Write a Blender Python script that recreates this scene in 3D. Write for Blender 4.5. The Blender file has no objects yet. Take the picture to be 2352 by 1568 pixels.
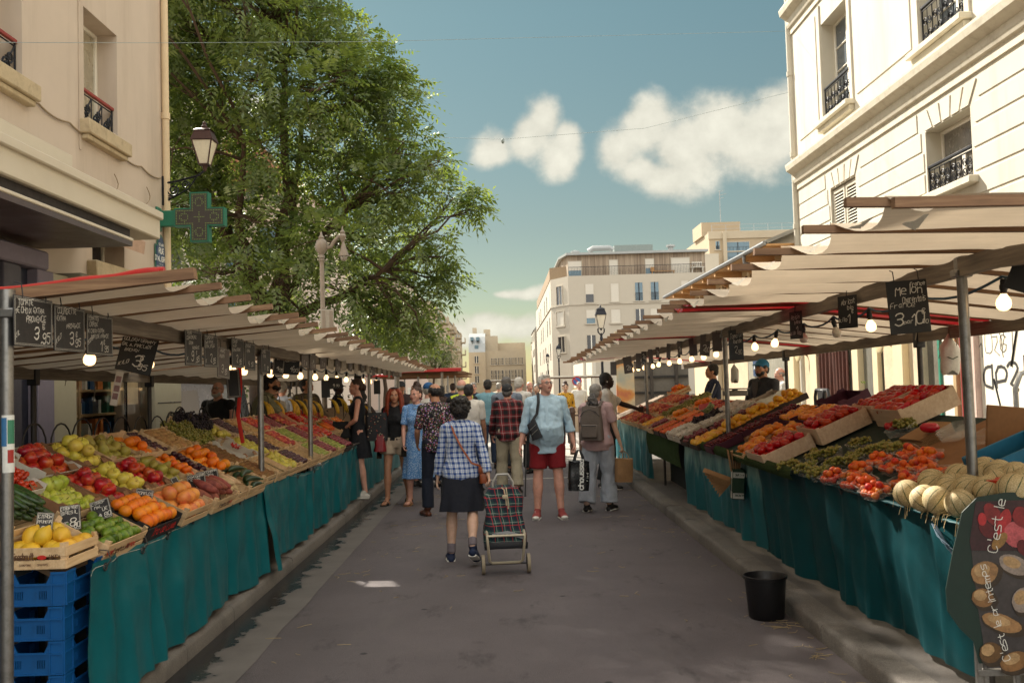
import bpy, bmesh, math, random
import numpy as np
from mathutils import Vector, Matrix, Euler, noise as mnoise
R=math.radians; PI=math.pi
random.seed(7); rng=np.random.default_rng(7)
SC=bpy.context.scene; COL=SC.collection
# ---- camera model (also used to survey real positions)
F=2150.;CX,CY=1176.,784.;RHO=R(1.7)
VU,VV=1158-CX,-(881-CY)
_c,_s=math.cos(RHO),math.sin(RHO)
_u0=VU*_c+VV*_s; _v0=-VU*_s+VV*_c
_th=math.atan(-_v0/F); _ps=math.atan(-_u0/F*math.cos(_th))
FW=Vector((math.sin(_ps)*math.cos(_th),math.cos(_ps)*math.cos(_th),math.sin(_th)))
_r=Vector((math.cos(_ps),-math.sin(_ps),0)); _u=_r.cross(FW)
RT=_c*_r-_s*_u; UPV=_s*_r+_c*_u
CAM=Vector((0,0,1.67))
def ray(px,py): return FW+RT*((px-CX)/F)-UPV*((py-CY)/F)
def _sv(px,py,k,val):
 d=ray(px,py); return CAM+d*((val-CAM[k])/d[k])
def onx(px,py,X): return _sv(px,py,0,X)
def at(px,py,Y): return _sv(px,py,1,Y)
def onz(px,py,Z): return _sv(px,py,2,Z)
# ---- mesh builder
class MB:
 def __init__(s): s.v=[];s.f=[];s.m=[]
 def add(s,vs,fs,mi=0,M=None):
  b=len(s.v)
  if M is not None: vs=[M@Vector(p) for p in vs]
  s.v.extend([tuple(p) for p in vs]); s.f.extend([tuple(i+b for i in f) for f in fs]); s.m.extend([mi]*len(fs)); return s
 def join(s,o,M=None,mi=None):
  b=len(s.v)
  s.v.extend([tuple(M@Vector(p)) for p in o.v] if M is not None else o.v)
  s.f.extend([tuple(i+b for i in f) for f in o.f]); s.m.extend(o.m if mi is None else [mi]*len(o.f)); return s
 def box(s,x0,x1,y0,y1,z0,z1,mi=0,M=None):
  vs=[(x0,y0,z0),(x1,y0,z0),(x1,y1,z0),(x0,y1,z0),(x0,y0,z1),(x1,y0,z1),(x1,y1,z1),(x0,y1,z1)]
  return s.add(vs,[(0,3,2,1),(4,5,6,7),(0,1,5,4),(1,2,6,5),(2,3,7,6),(3,0,4,7)],mi,M)
 def bbox(s,x0,x1,y0,y1,z0,z1,b=.01,mi=0,M=None):
  """bevelled box"""
  x0,x1=min(x0,x1),max(x0,x1);y0,y1=min(y0,y1),max(y0,y1);z0,z1=min(z0,z1),max(z0,z1)
  b=min(b,(x1-x0)*.45,(y1-y0)*.45,(z1-z0)*.45)
  bm=bmesh.new(); bmesh.ops.create_cube(bm,size=1)
  for v in bm.verts: v.co=Vector(((x0+x1)/2+v.co.x*(x1-x0),(y0+y1)/2+v.co.y*(y1-y0),(z0+z1)/2+v.co.z*(z1-z0)))
  bmesh.ops.bevel(bm,geom=bm.edges[:],offset=b,segments=1,affect='EDGES')
  bm.verts.index_update()
  s.add([v.co.copy() for v in bm.verts],[tuple(v.index for v in f.verts) for f in bm.faces],mi,M); bm.free(); return s
 def bar(s,a,b,w,h=None,mi=0,up=(0,0,1)):
  a=Vector(a);b=Vector(b);h=h or w;d=(b-a).normalized();u=Vector(up)
  if abs(d.dot(u))>.98:u=Vector((1,0,0))
  x=d.cross(u).normalized();z=x.cross(d)
  vs=[];
  for p in (a,b):
   for i,j in((-1,-1),(1,-1),(1,1),(-1,1)): vs.append(p+x*(w/2*i)+z*(h/2*j))
  return s.add(vs,[(3,2,1,0),(4,5,6,7),(0,1,5,4),(1,2,6,5),(2,3,7,6),(3,0,4,7)],mi)
 def tube(s,pts,r,n=8,mi=0,caps=True,ell=None,up=None):
  pts=[Vector(p) for p in pts]; N=len(pts)
  rs=[r]*N if not hasattr(r,'__len__') else r
  rings=[];pu=None
  for i,p in enumerate(pts):
   d=(pts[min(i+1,N-1)]-pts[max(i-1,0)]).normalized()
   if pu is None:
    u=Vector(up) if up else (Vector((0,0,1)) if abs(d.z)<.9 else Vector((0,1,0)))
   else: u=pu
   x=d.cross(u)
   if x.length<1e-5: x=d.cross(Vector((1,.3,.1)))
   x.normalize(); y=x.cross(d); pu=y
   ri=rs[i]; ra,rb=(ri if hasattr(ri,'__len__') else (ri,ri))
   rings.append([p+x*(ra*math.cos(2*PI*k/n))+y*(rb*math.sin(2*PI*k/n)) for k in range(n)])
  return s.loft(rings,mi,caps)
 def loft(s,rings,mi=0,caps=True,closed=True):
  n=len(rings[0]);vs=[p for r in rings for p in r];fs=[]
  for i in range(len(rings)-1):
   for k in range(n if closed else n-1):
    a=i*n+k;b=i*n+(k+1)%n; fs.append((a,b,b+n,a+n))
  if caps: fs.append(tuple(range(n-1,-1,-1))); fs.append(tuple((len(rings)-1)*n+k for k in range(n)))
  return s.add(vs,fs,mi)
 def lathe(s,prof,n=12,mi=0,o=(0,0,0),M=None,sx=1,sy=1):
  vs=[];fs=[];o=Vector(o)
  for r,z in prof:
   for k in range(n): vs.append(o+Vector((r*sx*math.cos(2*PI*k/n),r*sy*math.sin(2*PI*k/n),z)))
  L=len(prof)
  for i in range(L-1):
   for k in range(n):
    a=i*n+k;b=i*n+(k+1)%n
    fs.append((a,b,b+n,a+n))
  fs.append(tuple(range(n-1,-1,-1)));fs.append(tuple((L-1)*n+k for k in range(n)))
  return s.add(vs,fs,mi,M)
 def ell(s,c,r,n=10,m=7,mi=0,M=None):
  r=r if hasattr(r,'__len__') else (r,r,r);c=Vector(c)
  vs=[(0,0,-r[2])];fs=[]
  for i in range(1,m):
   t=PI*i/m
   for k in range(n):
    vs.append((r[0]*math.sin(t)*math.cos(2*PI*k/n),r[1]*math.sin(t)*math.sin(2*PI*k/n),-r[2]*math.cos(t)))
  vs.append((0,0,r[2]))
  for k in range(n):
   fs.append((0,1+(k+1)%n,1+k)); b=1+(m-2)*n; fs.append((b+k,b+(k+1)%n,len(vs)-1))
  for i in range(m-2):
   for k in range(n):
    a=1+i*n+k;b=1+i*n+(k+1)%n; fs.append((a,b,b+n,a+n))
  T=Matrix.Translation(c)
  return s.add(vs,fs,mi,T@M if M is not None else T)
 def prism(s,poly,o,u,v,w,mi=0):
  """2-D outline in plane (u,v) at o, extruded by vector w"""
  o,u,v,w=map(Vector,(o,u,v,w));n=len(poly)
  a=[o+u*p[0]+v*p[1] for p in poly]
  return s.add(a+[p+w for p in a],[tuple(range(n-1,-1,-1)),tuple(range(n,2*n))]+[(k,(k+1)%n,(k+1)%n+n,k+n) for k in range(n)],mi)
 def grid(s,fn,nu,nv,mi=0):
  vs=[fn(i/nu,j/nv) for j in range(nv+1) for i in range(nu+1)]
  return s.add(vs,[(j*(nu+1)+i,j*(nu+1)+i+1,(j+1)*(nu+1)+i+1,(j+1)*(nu+1)+i) for j in range(nv) for i in range(nu)],mi)
 def quad(s,a,b,c,d,mi=0): return s.add([a,b,c,d],[(0,1,2,3)],mi)
 def mesh(s,name,mats,smooth=True,ang=40):
  me=bpy.data.meshes.new(name); me.from_pydata(s.v,[],s.f)
  for m in (mats if isinstance(mats,(list,tuple)) else [mats]): me.materials.append(m)
  if s.m and max(s.m)>0: me.polygons.foreach_set('material_index',s.m)
  if smooth:
   me.polygons.foreach_set('use_smooth',[True]*len(me.polygons))
   if ang<180: me.set_sharp_from_angle(angle=R(ang))
  me.update(); return me
 def build(s,name,mats,parent=None,smooth=True,ang=40,loc=None,rot=None):
  return link(name,s.mesh(name,mats,smooth,ang),parent,loc,rot)
def link(name,me,parent=None,loc=None,rot=None):
 o=bpy.data.objects.new(name,me); COL.objects.link(o)
 if parent is not None: o.parent=parent
 if loc is not None:o.location=loc
 if rot is not None:o.rotation_euler=rot
 return o
def tag(o,label=None,cat=None,group=None,kind=None):
 if label:o['label']=label
 if cat:o['category']=cat
 if group:o['group']=group
 if kind:o['kind']=kind
 return o
def thing(name,label,cat,loc=(0,0,0),rot=(0,0,0),group=None):
 o=bpy.data.objects.new(name,None); COL.objects.link(o); o.empty_display_size=.1
 o.location=loc;o.rotation_euler=rot; return tag(o,label,cat,group)
def copy_tree(o,parent=None,loc=None,rot=None,label=None,group=None,scale=None):
 c=o.copy(); COL.objects.link(c)
 if parent is not None:c.parent=parent
 if loc is not None:c.location=loc
 if rot is not None:c.rotation_euler=rot
 if scale is not None:c.scale=scale if hasattr(scale,'__len__') else (scale,)*3
 if label:c['label']=label
 if group:c['group']=group
 for ch in KIDS.get(o.as_pointer(),()): copy_tree(ch,c)
 return c
KIDS={}
def kids(o):
 """remember a prototype's children (by name) so that copies need no scene queries"""
 ch=[x for x in COL.objects if x.parent==o]; KIDS[o.as_pointer()]=ch
 for x in ch: kids(x)
 return o
# ---- materials
_MC={}
def lin(c):
 return tuple((x/12.92 if x<=.04045 else ((x+.055)/1.055)**2.4) for x in c)
def hexc(h): return lin(tuple(int(h[i:i+2],16)/255 for i in (0,2,4)))
class NT:
 def __init__(s,m): s.t=m.node_tree; s.n=s.t.nodes; s.l=s.t.links
 def node(s,typ,**k):
  n=s.n.new(typ)
  ins=k.pop('ins',{})
  for a,b in k.items(): setattr(n,a,b)
  for a,b in ins.items():
   if hasattr(b,'links') or isinstance(b,bpy.types.NodeSocket): s.l.new(b,n.inputs[a])
   else: n.inputs[a].default_value=b
  return n
 def math(s,op,a,b=None,clamp=False):
  n=s.n.new('ShaderNodeMath');n.operation=op;n.use_clamp=clamp
  for i,x in enumerate((a,b)):
   if x is None: continue
   if isinstance(x,bpy.types.NodeSocket): s.l.new(x,n.inputs[i])
   else:n.inputs[i].default_value=x
  return n.outputs[0]
 def mix(s,f,a,b,blend='MIX'):
  n=s.n.new('ShaderNodeMix');n.data_type='RGBA';n.blend_type=blend
  for i,x in((0,f),(6,a),(7,b)):
   if isinstance(x,bpy.types.NodeSocket): s.l.new(x,n.inputs[i])
   else:n.inputs[i].default_value=(x if i==0 else tuple(x)+(1,) if len(x)==3 else x)
  return n.outputs[2]
 def ramp(s,f,pts,interp='LINEAR'):
  n=s.n.new('ShaderNodeValToRGB');e=n.color_ramp.elements;n.color_ramp.interpolation=interp
  while len(e)<len(pts): e.new(.5)
  for i,(p,c) in enumerate(pts):
   e[i].position=p;e[i].color=tuple(c)+(1,) if len(c)==3 else c
  s.l.new(f,n.inputs[0]); return n.outputs[0]
 def noise(s,scale,detail=4,rough=.55,vec=None,dim='3D'):
  n=s.n.new('ShaderNodeTexNoise');n.inputs['Scale'].default_value=scale;n.inputs['Detail'].default_value=detail;n.inputs['Roughness'].default_value=rough
  s.l.new(vec if vec is not None else s.co(),n.inputs['Vector']); return n.outputs['Fac']
 def voro(s,scale,feature='F1',vec=None,out='Distance'):
  n=s.n.new('ShaderNodeTexVoronoi');n.feature=feature;n.inputs['Scale'].default_value=scale
  s.l.new(vec if vec is not None else s.co(),n.inputs['Vector']); return n.outputs[out]
 def co(s,kind='Object'):
  if not hasattr(s,'_tc'): s._tc=s.n.new('ShaderNodeTexCoord')
  return s._tc.outputs[kind]
 def sep(s,v):
  n=s.n.new('ShaderNodeSeparateXYZ');s.l.new(v,n.inputs[0]);return n.outputs
 def map(s,v,sc=(1,1,1),loc=(0,0,0),rot=(0,0,0)):
  n=s.n.new('ShaderNodeMapping');n.inputs['Scale'].default_value=sc;n.inputs['Location'].default_value=loc;n.inputs['Rotation'].default_value=rot
  s.l.new(v,n.inputs[0]);return n.outputs[0]
def newmat(name):
 m=bpy.data.materials.new(name);m.use_nodes=True;t=NT(m);b=t.n['Principled BSDF'];return m,t,b
def mat(name,col,rough=.6,metal=0,var=.15,vs=6.,rand=0.,bump=0.,bs=60.,spec=.5,emit=None,es=1.,trans=0.,coat=0.,dirt=None,ds=2.5,alpha=1.,hue=0.,sss=0.):
 """principled material with two scales of tonal noise, optional per-object variation, bump and dirt"""
 if name in _MC:return _MC[name]
 c=hexc(col) if isinstance(col,str) else col
 m,t,b=newmat(name)
 dk=tuple(x*(1-var) for x in c);lt=tuple(min(1,x*(1+var)) for x in c)
 f=t.math('ADD',t.math('MULTIPLY',t.noise(vs,5,.6),.6),t.math('MULTIPLY',t.noise(vs*7,3,.5),.4))
 col_=t.ramp(f,[(.3,dk),(.7,lt)])
 if dirt:
  dc=hexc(dirt[0]) if isinstance(dirt[0],str) else dirt[0]
  df=t.ramp(t.noise(ds,8,.7,t.map(t.co(),(1.,1.,.13)) if len(dirt)>3 else None),[(dirt[2] if len(dirt)>2 else .5,(0,0,0)),(.75,(dirt[1],)*3)])
  col_=t.mix(df,col_,dc)
 if rand or hue:
  oi=t.n.new('ShaderNodeObjectInfo').outputs['Random']
  h=t.node('ShaderNodeHueSaturation',ins={'Color':col_})
  t.l.new(t.math('ADD',t.math('MULTIPLY',t.math('SUBTRACT',oi,.5),2*rand),1.),h.inputs['Value'])
  if hue:
   o2=t.math('FRACT',t.math('MULTIPLY',oi,17.3))
   t.l.new(t.math('ADD',t.math('MULTIPLY',t.math('SUBTRACT',o2,.5),2*hue),.5),h.inputs['Hue'])
  col_=h.outputs[0]
 t.l.new(col_,b.inputs['Base Color'])
 rr=t.math('ADD',t.math('MULTIPLY',t.noise(vs*2.3,3),.3),rough-.15,True)
 t.l.new(rr,b.inputs['Roughness'])
 b.inputs['Metallic'].default_value=metal;b.inputs['Specular IOR Level'].default_value=spec
 b.inputs['Coat Weight'].default_value=coat;b.inputs['Transmission Weight'].default_value=trans;b.inputs['Alpha'].default_value=alpha
 if sss: b.inputs['Subsurface Weight'].default_value=sss;b.inputs['Subsurface Radius'].default_value=(.012,.005,.003);b.inputs['Subsurface Scale'].default_value=1.
 if emit:
  b.inputs['Emission Color'].default_value=(hexc(emit) if isinstance(emit,str) else emit)+(1,);b.inputs['Emission Strength'].default_value=es
 if bump:
  n=t.node('ShaderNodeBump',ins={'Strength':bump,'Distance':.02,'Height':t.noise(bs,5,.6)});t.l.new(n.outputs[0],b.inputs['Normal'])
 _MC[name]=m;return m
# ---- hand-drawn stroke lettering
_G=dict(A="002640|1232",B="00062635342303|2332312000",C="4536160501103041",D="00062645412000",E="46060040|0333",F="460600|0333",G="45361605011030414323",
H="0006|4046|0343",I="2026",J="4641301001",K="0006|460340",L="060040",M="0006234640",N="00064046",O="160501103041453616",P="00063645443303",
Q="160501103041453616|2240",R="00063645443303|2340",S="453616050413334241301001",T="0646|2620",U="060110304146",V="062046",W="0610233046",X="0046|0640",
Y="062346|2320",Z="06460040",a="3414030110 30|3430",b="0600304143 3404",c="4334140301103041",d="464010 01031444",e="0242433414030110 40",f="3626 1510|0333",
g="444103 1444|444010",h="0600|0314344340",i="2024|2526",j="3430 10",k="0600|340240",l="2026",m="0004|03142320|23344340",n="0004|0314344340",
o="140301103041433414",p="000434434231 01",q="404414030110 40",r="0004|031434",s="44140312324130 00",t="26213040|0444",u="040110304144|4440",v="042044",
w="0410233044",x="0044|0440",y="0422|4410",z="04440040")
_G.update({'0':"160501103041453616",'1':"042620",'2':"05163645440040",'3':"051636454433 13|334241301001",'4':"30360242",'5':"460604344341301001",'6':"453616050110304142331302",
'7':"064610",'8':"13040516364544331302011030414233",'9':"0110304145361605041333 44",'€':"453616050110 3041|0232|0434",',':"2110",'.':"2021",'-':"0333","'":"2624",'/':"0046",':':"2021|2425",'_':"0040",'+':"0343|2125"})
def strokes(ch):
 g=_G.get(ch,'').replace(' ','')
 return [[(int(s[i]),int(s[i+1])) for i in range(0,len(s),2)] for s in g.split('|')] if g else []
def text(mb,s,o,u,v,size,th=.1,jit=.0,mi=0,adv=5.6,seed=1,center=False,slant=0.,fit=None,soft=True):
 """letters of cap height `size` in the plane (u,v); strokes are thin ribbons"""
 rd=random.Random(seed); o=Vector(o);u=Vector(u).normalized();v=Vector(v).normalized();w=u.cross(v)
 k=size/6.;x=0;ks=k
 if fit and len(s)*adv*k>fit: ks=fit/(len(s)*adv)
 if center:x=-len(s)*adv/2
 lift=0
 for ch in s:
  jy=rd.uniform(-jit,jit)*2; sc=1+rd.uniform(-jit,jit)*.4
  for st in strokes(ch):
   P=[]
   if soft and len(st)>2:
    q=[st[0]]
    for A_,B_ in zip(st,st[1:]): q+=[(A_[0]*.72+B_[0]*.28,A_[1]*.72+B_[1]*.28),(A_[0]*.28+B_[0]*.72,A_[1]*.28+B_[1]*.72)]
    st=q[:1]+q[2:-2]+[st[-1]] if len(q)>5 else q+[st[-1]]
   jj=(rd.uniform(-jit,jit),rd.uniform(-jit,jit))
   for a,b in st:
    a+=jj[0]+.3*rd.uniform(-jit,jit);b+=jj[1]+.3*rd.uniform(-jit,jit)
    P.append(o+u*((x+a*sc+slant*b)*ks)+v*((b*sc+jy)*k))
   for a,b in zip(P,P[1:]):
    d=(b-a)
    if d.length<1e-6: continue
    d.normalize();n=w.cross(d);e=d*(th*size*.35);h=n*(th*size*.5);L=w*lift
    lift+=.00002
    mb.add([a-e-h+L,b+e-h+L,b+e+h+L,a-e+h+L],[(0,1,2,3)],mi)
  x+=adv*(.62 if ch in "I1il.,' :" else 1.)
 return x*ks
def fbm(x,y,z=0.,o=3):
 return sum(mnoise.noise((x*2**i,y*2**i,z*2**i))*.5**i for i in range(o))
SUN_A,SUN_E=R(57),R(40)
sd=Vector((-math.cos(SUN_A)*math.cos(SUN_E),math.sin(SUN_A)*math.cos(SUN_E),math.sin(SUN_E)))
# ---- people
def skin_mat(name,c,lo=None):
 m,t,b=newmat(name);P=t.co('Object');cc=hexc(c);n=t.noise(18,4,.6,P)
 col=t.ramp(n,[(.3,tuple(x*.86 for x in cc)),(.7,tuple(min(1,x*1.1) for x in cc))]);t.l.new(col,b.inputs['Base Color'])
 b.inputs['Roughness'].default_value=.52;b.inputs['Subsurface Weight'].default_value=.12;b.inputs['Subsurface Radius'].default_value=(.01,.004,.002);return m
M_fixt=mat('black_rubber','1d1c1e',.5,var=.1)
SK={'fair':skin_mat('skin_fair','d6a891'),'rosy':skin_mat('skin_rosy','cf9a86'),'tan':skin_mat('skin_tan','b58264'),'pale':skin_mat('skin_pale','c9a28a'),'dark':skin_mat('skin_dark','33201a')}
M_eyew=mat('eye_white','d8d2c8',.3);M_iris=mat('iris','2a1c14',.25);M_lip=mat('lips','93483f',.5);M_lipd=mat('lips_dark','54322a',.5)
def hairmat(n,c,r=.5): return mat('hair_'+n,c,r,var=.35,vs=22,bump=.8,bs=60,spec=.5)
HM={'black':hairmat('black','14100f'),'brown':hairmat('brown','2e1d14'),'dark':hairmat('dark','1d1714'),'red':hairmat('red','8a3514'),'grey':hairmat('grey','8e8880'),'white':hairmat('white','c4beb4'),'saltgrey':hairmat('salt','5d5854'),'chestnut':hairmat('chestnut','3c2518')}
def cl(name,c,rough=.85,var=.14): return mat('fabric_'+name,c,rough,var=var,vs=9,bump=.25,bs=140)
def plaid(name,base,stripe,thin,per,k=(1.,1.),over=None,ws=(.5,.16)):
 m,t,b=newmat(name);x,y,z=t.sep(t.co('Object'))
 warp=t.math('MULTIPLY',t.math('SUBTRACT',t.noise(7,2,.5),.5),.02)
 def st(c,w,ph=0.):
  q=t.math('FRACT',t.math('ADD',t.math('DIVIDE',c,per),ph+50.));return t.math('LESS_THAN',q,w)
 u=t.math('ADD',t.math('ADD',x,t.math('MULTIPLY',y,.55)),warp);v=t.math('ADD',z,warp)
 f=t.math('MULTIPLY',t.math('ADD',st(u,ws[0]),st(v,ws[0])),.5);c=t.ramp(f,[(0,hexc(base)),(.5,tuple((a*.62+b_*.38) for a,b_ in zip(hexc(stripe),hexc(base)))),(1,hexc(stripe))])
 g=t.math('MAXIMUM',st(u,ws[1],.3),st(v,ws[1],.3));c=t.mix(t.math('MULTIPLY',g,.6),c,hexc(thin))
 if over:
  g2=t.math('MAXIMUM',st(u,.07,.62),st(v,.07,.62));c=t.mix(t.math('MULTIPLY',g2,.85),c,hexc(over))
 t.l.new(c,b.inputs['Base Color']);b.inputs['Roughness'].default_value=.85
 q=t.node('ShaderNodeBump',ins={'Strength':.3,'Distance':.006,'Height':t.noise(60,3,.6)});t.l.new(q.outputs[0],b.inputs['Normal']);return m
def printed(name,base,cols,sc,th):
 m,t,b=newmat(name);P=t.co('Object');w=t.node('ShaderNodeVectorMath',operation='ADD',ins={0:P}).outputs[0]
 nz=t.n.new('ShaderNodeTexNoise');nz.inputs['Scale'].default_value=sc*.7;t.l.new(P,nz.inputs['Vector']);wv=t.node('ShaderNodeVectorMath',operation='SCALE',ins={0:nz.outputs['Color']});wv.inputs['Scale'].default_value=.5/sc*1.2;t.l.new(wv.outputs[0],w.node.inputs[1])
 c=hexc(base);out=None
 for i,cc in enumerate(cols):
  v=t.voro(sc*(1+.35*i),vec=t.map(w,(1,1,1),(i*3.1,i*1.7,0)));f=t.ramp(v,[(th,(1,1,1)),(th+.07,(0,0,0))]);c=t.mix(f,c,hexc(cc))
 t.l.new(c,b.inputs['Base Color']);b.inputs['Roughness'].default_value=.8;return m
def remesh(mb,voxel,smooth=4,disp=0.,dsc=9.,seed=0,anis=(1,1,1)):
 me=mb.mesh('tmp',[],False);o=bpy.data.objects.new('tmp',me);COL.objects.link(o)
 r=o.modifiers.new('r','REMESH');r.mode='VOXEL';r.voxel_size=voxel;r.use_smooth_shade=True
 if smooth:
  s=o.modifiers.new('s','SMOOTH');s.iterations=smooth;s.factor=.5
 dg=bpy.context.evaluated_depsgraph_get();ev=o.evaluated_get(dg);m2=ev.to_mesh()
 out=MB();n=len(m2.vertices);co=np.empty(n*3,np.float32);m2.vertices.foreach_get('co',co);co=co.reshape(-1,3)
 if disp:
  nm=np.empty(n*3,np.float32);m2.vertices.foreach_get('normal',nm);nm=nm.reshape(-1,3)
  d=np.array([mnoise.noise((c[0]*dsc*anis[0]+seed,c[1]*dsc*anis[1],c[2]*dsc*anis[2]))+.5*mnoise.noise((c[0]*dsc*2.3*anis[0],c[1]*dsc*2.3*anis[1]+seed,c[2]*dsc*2.3*anis[2])) for c in co.astype(float)])
  co=co+nm*(d*disp)[:,None]
 out.v=[tuple(map(float,c)) for c in co];out.f=[tuple(p.vertices) for p in m2.polygons];out.m=[0]*len(out.f)
 ev.to_mesh_clear();bpy.data.objects.remove(o);bpy.data.meshes.remove(me);return out
def ddir(p,a,s): return Vector((s*math.sin(a),math.cos(a)*math.sin(p),-math.cos(a)*math.cos(p)))
D_=math.radians
class Fig:
 """a clothed figure; local +y is where it faces, +x its right-hand side. Lengths are for 1.75 m and scaled."""
 def __init__(s,label,x,y,yaw,H=1.7,skin='fair',build=1.,female=False,arms=None,legs=None,lean=0.,head=(0,0),voxel=.010,z=.004,hands=(.5,.5),twist=0.,beard=None,hair='dark',far=False,belly=0.,bald=False):
  s.T=thing('person',label,'person',(x,y,z),(0,0,yaw));s.sc=H/1.75;s.T.scale=(s.sc,)*3;s.vox=voxel/s.sc;s.female=female;s.b=build;s.far=far
  arms=arms or [(5,8,15,4),(5,8,15,4)];legs=legs or [(12,-2),(-12,-22)]
  hw=.092 if not female else .096;sw=(.178 if not female else .158)*(.68+.32*build)
  J={};
  low=9
  for i,sd in((0,1),(1,-1)):
   t,k=legs[i][0],legs[i][1];ab=D_(legs[i][2]) if len(legs[i])>2 else D_(1.5)
   h=Vector((sd*hw,0,0));kn=h+ddir(D_(t),ab,sd)*.435;an=kn+ddir(D_(k),ab*.6,sd)*.425
   J['h',i],J['k',i],J['a',i]=h,kn,an
   fp=D_(min(0,k+8)) if len(legs[i])<4 else D_(legs[i][3]);J['fp',i]=fp
   J['t',i]=an+Vector((sd*.03,.15*math.cos(fp),-.055+.15*math.sin(fp)*1.))
   low=min(low,an.z-.085*math.cos(fp),J['t',i].z-.02)
  hz=-low
  for k in list(J):
   if k[0]!='fp':J[k]=J[k]+Vector((0,0,hz))
  s.hz=hz;L=D_(lean);R_=lambda v:Vector((v[0],v[1]*math.cos(L)+v[2]*math.sin(L),hz+v[2]*math.cos(L)-v[1]*math.sin(L)))
  s.R=R_
  tw=D_(twist);Tw=lambda v:Vector((v[0]*math.cos(tw)-v[1]*math.sin(tw),v[0]*math.sin(tw)+v[1]*math.cos(tw),v[2]))
  s.Tw=Tw
  for i,sd in((0,1),(1,-1)):
   S=R_(Tw(Vector((sd*sw,-.01,.452))));p1,a1,p2,a2=arms[i]
   e=S+ddir(D_(p1),D_(a1),sd)*.285;w=e+ddir(D_(p2),D_(a2),sd)*.245
   J['s',i],J['e',i],J['w',i]=S,e,w
  s.J=J;nb=R_(Tw(Vector((0,-.012,.53))));s.nb=nb
  hy,hp=D_(head[0]),D_(head[1]);s.headc=nb+Vector((0,.026+.02*math.sin(L)-.05*math.sin(-hp)*.6,.132-.03*abs(math.sin(hp))))
  s.HM_=Matrix.Translation(s.headc)@Matrix.Rotation(hy+tw,4,'Z')@Matrix.Rotation(-hp,4,'X')
  if female: s.sec=[(-.09,.13,.10,-.01),(-.03,.165,.118,-.012),(.05,.158,.108,-.008),(.14,.128,.092,0),(.22,.126,.09,.002),(.31,.142,.108,.012),(.38,.146,.105,.008),(.44,.138,.082,-.008),(.485,.10,.066,-.012),(.515,.062,.055,-.012)]
  else: s.sec=[(-.09,.13,.10,-.005),(-.03,.158,.115,-.008),(.05,.158,.112,0),(.14,.150,.106,.004),(.22,.152,.105,.004),(.31,.168,.112,.004),(.38,.172,.11,0),(.44,.158,.092,-.008),(.49,.115,.072,-.012),(.52,.065,.058,-.012)]
  s.sec=[(a,b*(build if a<.4 else .6+.4*build),c*(.3+.7*build)+belly*math.exp(-((a-.12)/.13)**2),d+belly*.8*math.exp(-((a-.12)/.13)**2)) for a,b,c,d in s.sec]
  s.skin=SK[skin];s.skin_k=skin
  mb=MB();s.torso(mb,0,-.09,.52)
  mb.tube([nb-Vector((0,0,.05)),nb+Vector((0,.008,.05)),s.headc+Vector((0,-.01,-.05))],[.072,.060 if not female else .048,.056 if not female else .046],12)
  for i in(0,1): s.leg(mb,i,0,0,1.);s.arm(mb,i,0,0,1.);s.foot(mb,i);s.palm(mb,i)
  M=s.HM_;e=lambda c,r,n=14,m=10:mb.ell(c,r,n,m,0,M@Matrix.Translation(c)@Matrix.Translation(-Vector(c)))
  def E_(c,r,n=14,m=10):
   t=MB();t.ell(c,r,n,m);mb.join(t,M)
  E_((0,-.012,.035),(.076,.094,.088));E_((0,.028,-.02),(.062,.066,.082));E_((0,.05,-.075),(.036,.036,.034));E_((0,.02,-.05),(.052,.05,.05))
  E_((0,.088,-.022),(.014,.02,.014),8,6);E_((0,.083,.0),(.0095,.014,.03),8,6);E_((0,.072,.022),(.05,.022,.012),10,6);E_((0,.078,-.052),(.026,.014,.014),8,6)
  for q in(-1,1): E_((q*.04,.06,-.018),(.024,.024,.022),8,6);E_((q*.076,-.008,-.008),(.011,.022,.033),8,6)
  body=remesh(mb,s.vox if not far else s.vox,3)
  if not far:
   f=MB()
   for q in(-1,1):
    f.ell((q*.031,.0815,.008),(.0145,.0075,.0065),8,6,1);f.ell((q*.031,.0865,.008),(.0062,.0036,.0062),8,6,2)
    f.tube([(q*.014,.0925,.024),(q*.032,.092,.0295),(q*.05,.081,.024)],[.003,.0042,.002],5,mi=4);f.tube([(q*.016,.0865,.0165),(q*.031,.0905,.0175),(q*.046,.0805,.0135)],.0022,5,mi=4)
   f.tube([(-.024,.082,-.052),(-.01,.0925,-.0485),(.01,.0925,-.0485),(.024,.082,-.052)],[.002,.0055,.0055,.002],6,mi=3);f.tube([(-.022,.082,-.054),(0,.0915,-.0595),(.022,.082,-.054)],[.002,.006,.002],6,mi=3)
   body.join(f,M)
   for i in(0,1): s.fingers(body,i,hands[i])
  hm=HM.get(hair,HM['dark'])
  s.body=body.build('body',[s.skin,M_eyew,M_iris,M_lip if skin!='dark' else M_lipd,hm],s.T,ang=180)
  s.hm=hm
  if beard:
   t=MB()
   for c,r in(((0,.052,-.082),(.042,.042,.028)),((.045,.03,-.055),(.022,.04,.032)),((-.045,.03,-.055),(.022,.04,.032)),((0,.084,-.036),(.03,.012,.008))):
    q=MB();q.ell(c,r,10,7);t.join(q)
   q=MB();q.join(t,M);remesh(q,.008,2,.002,60).build('beard',HM[beard],s.T,ang=180)
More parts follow.
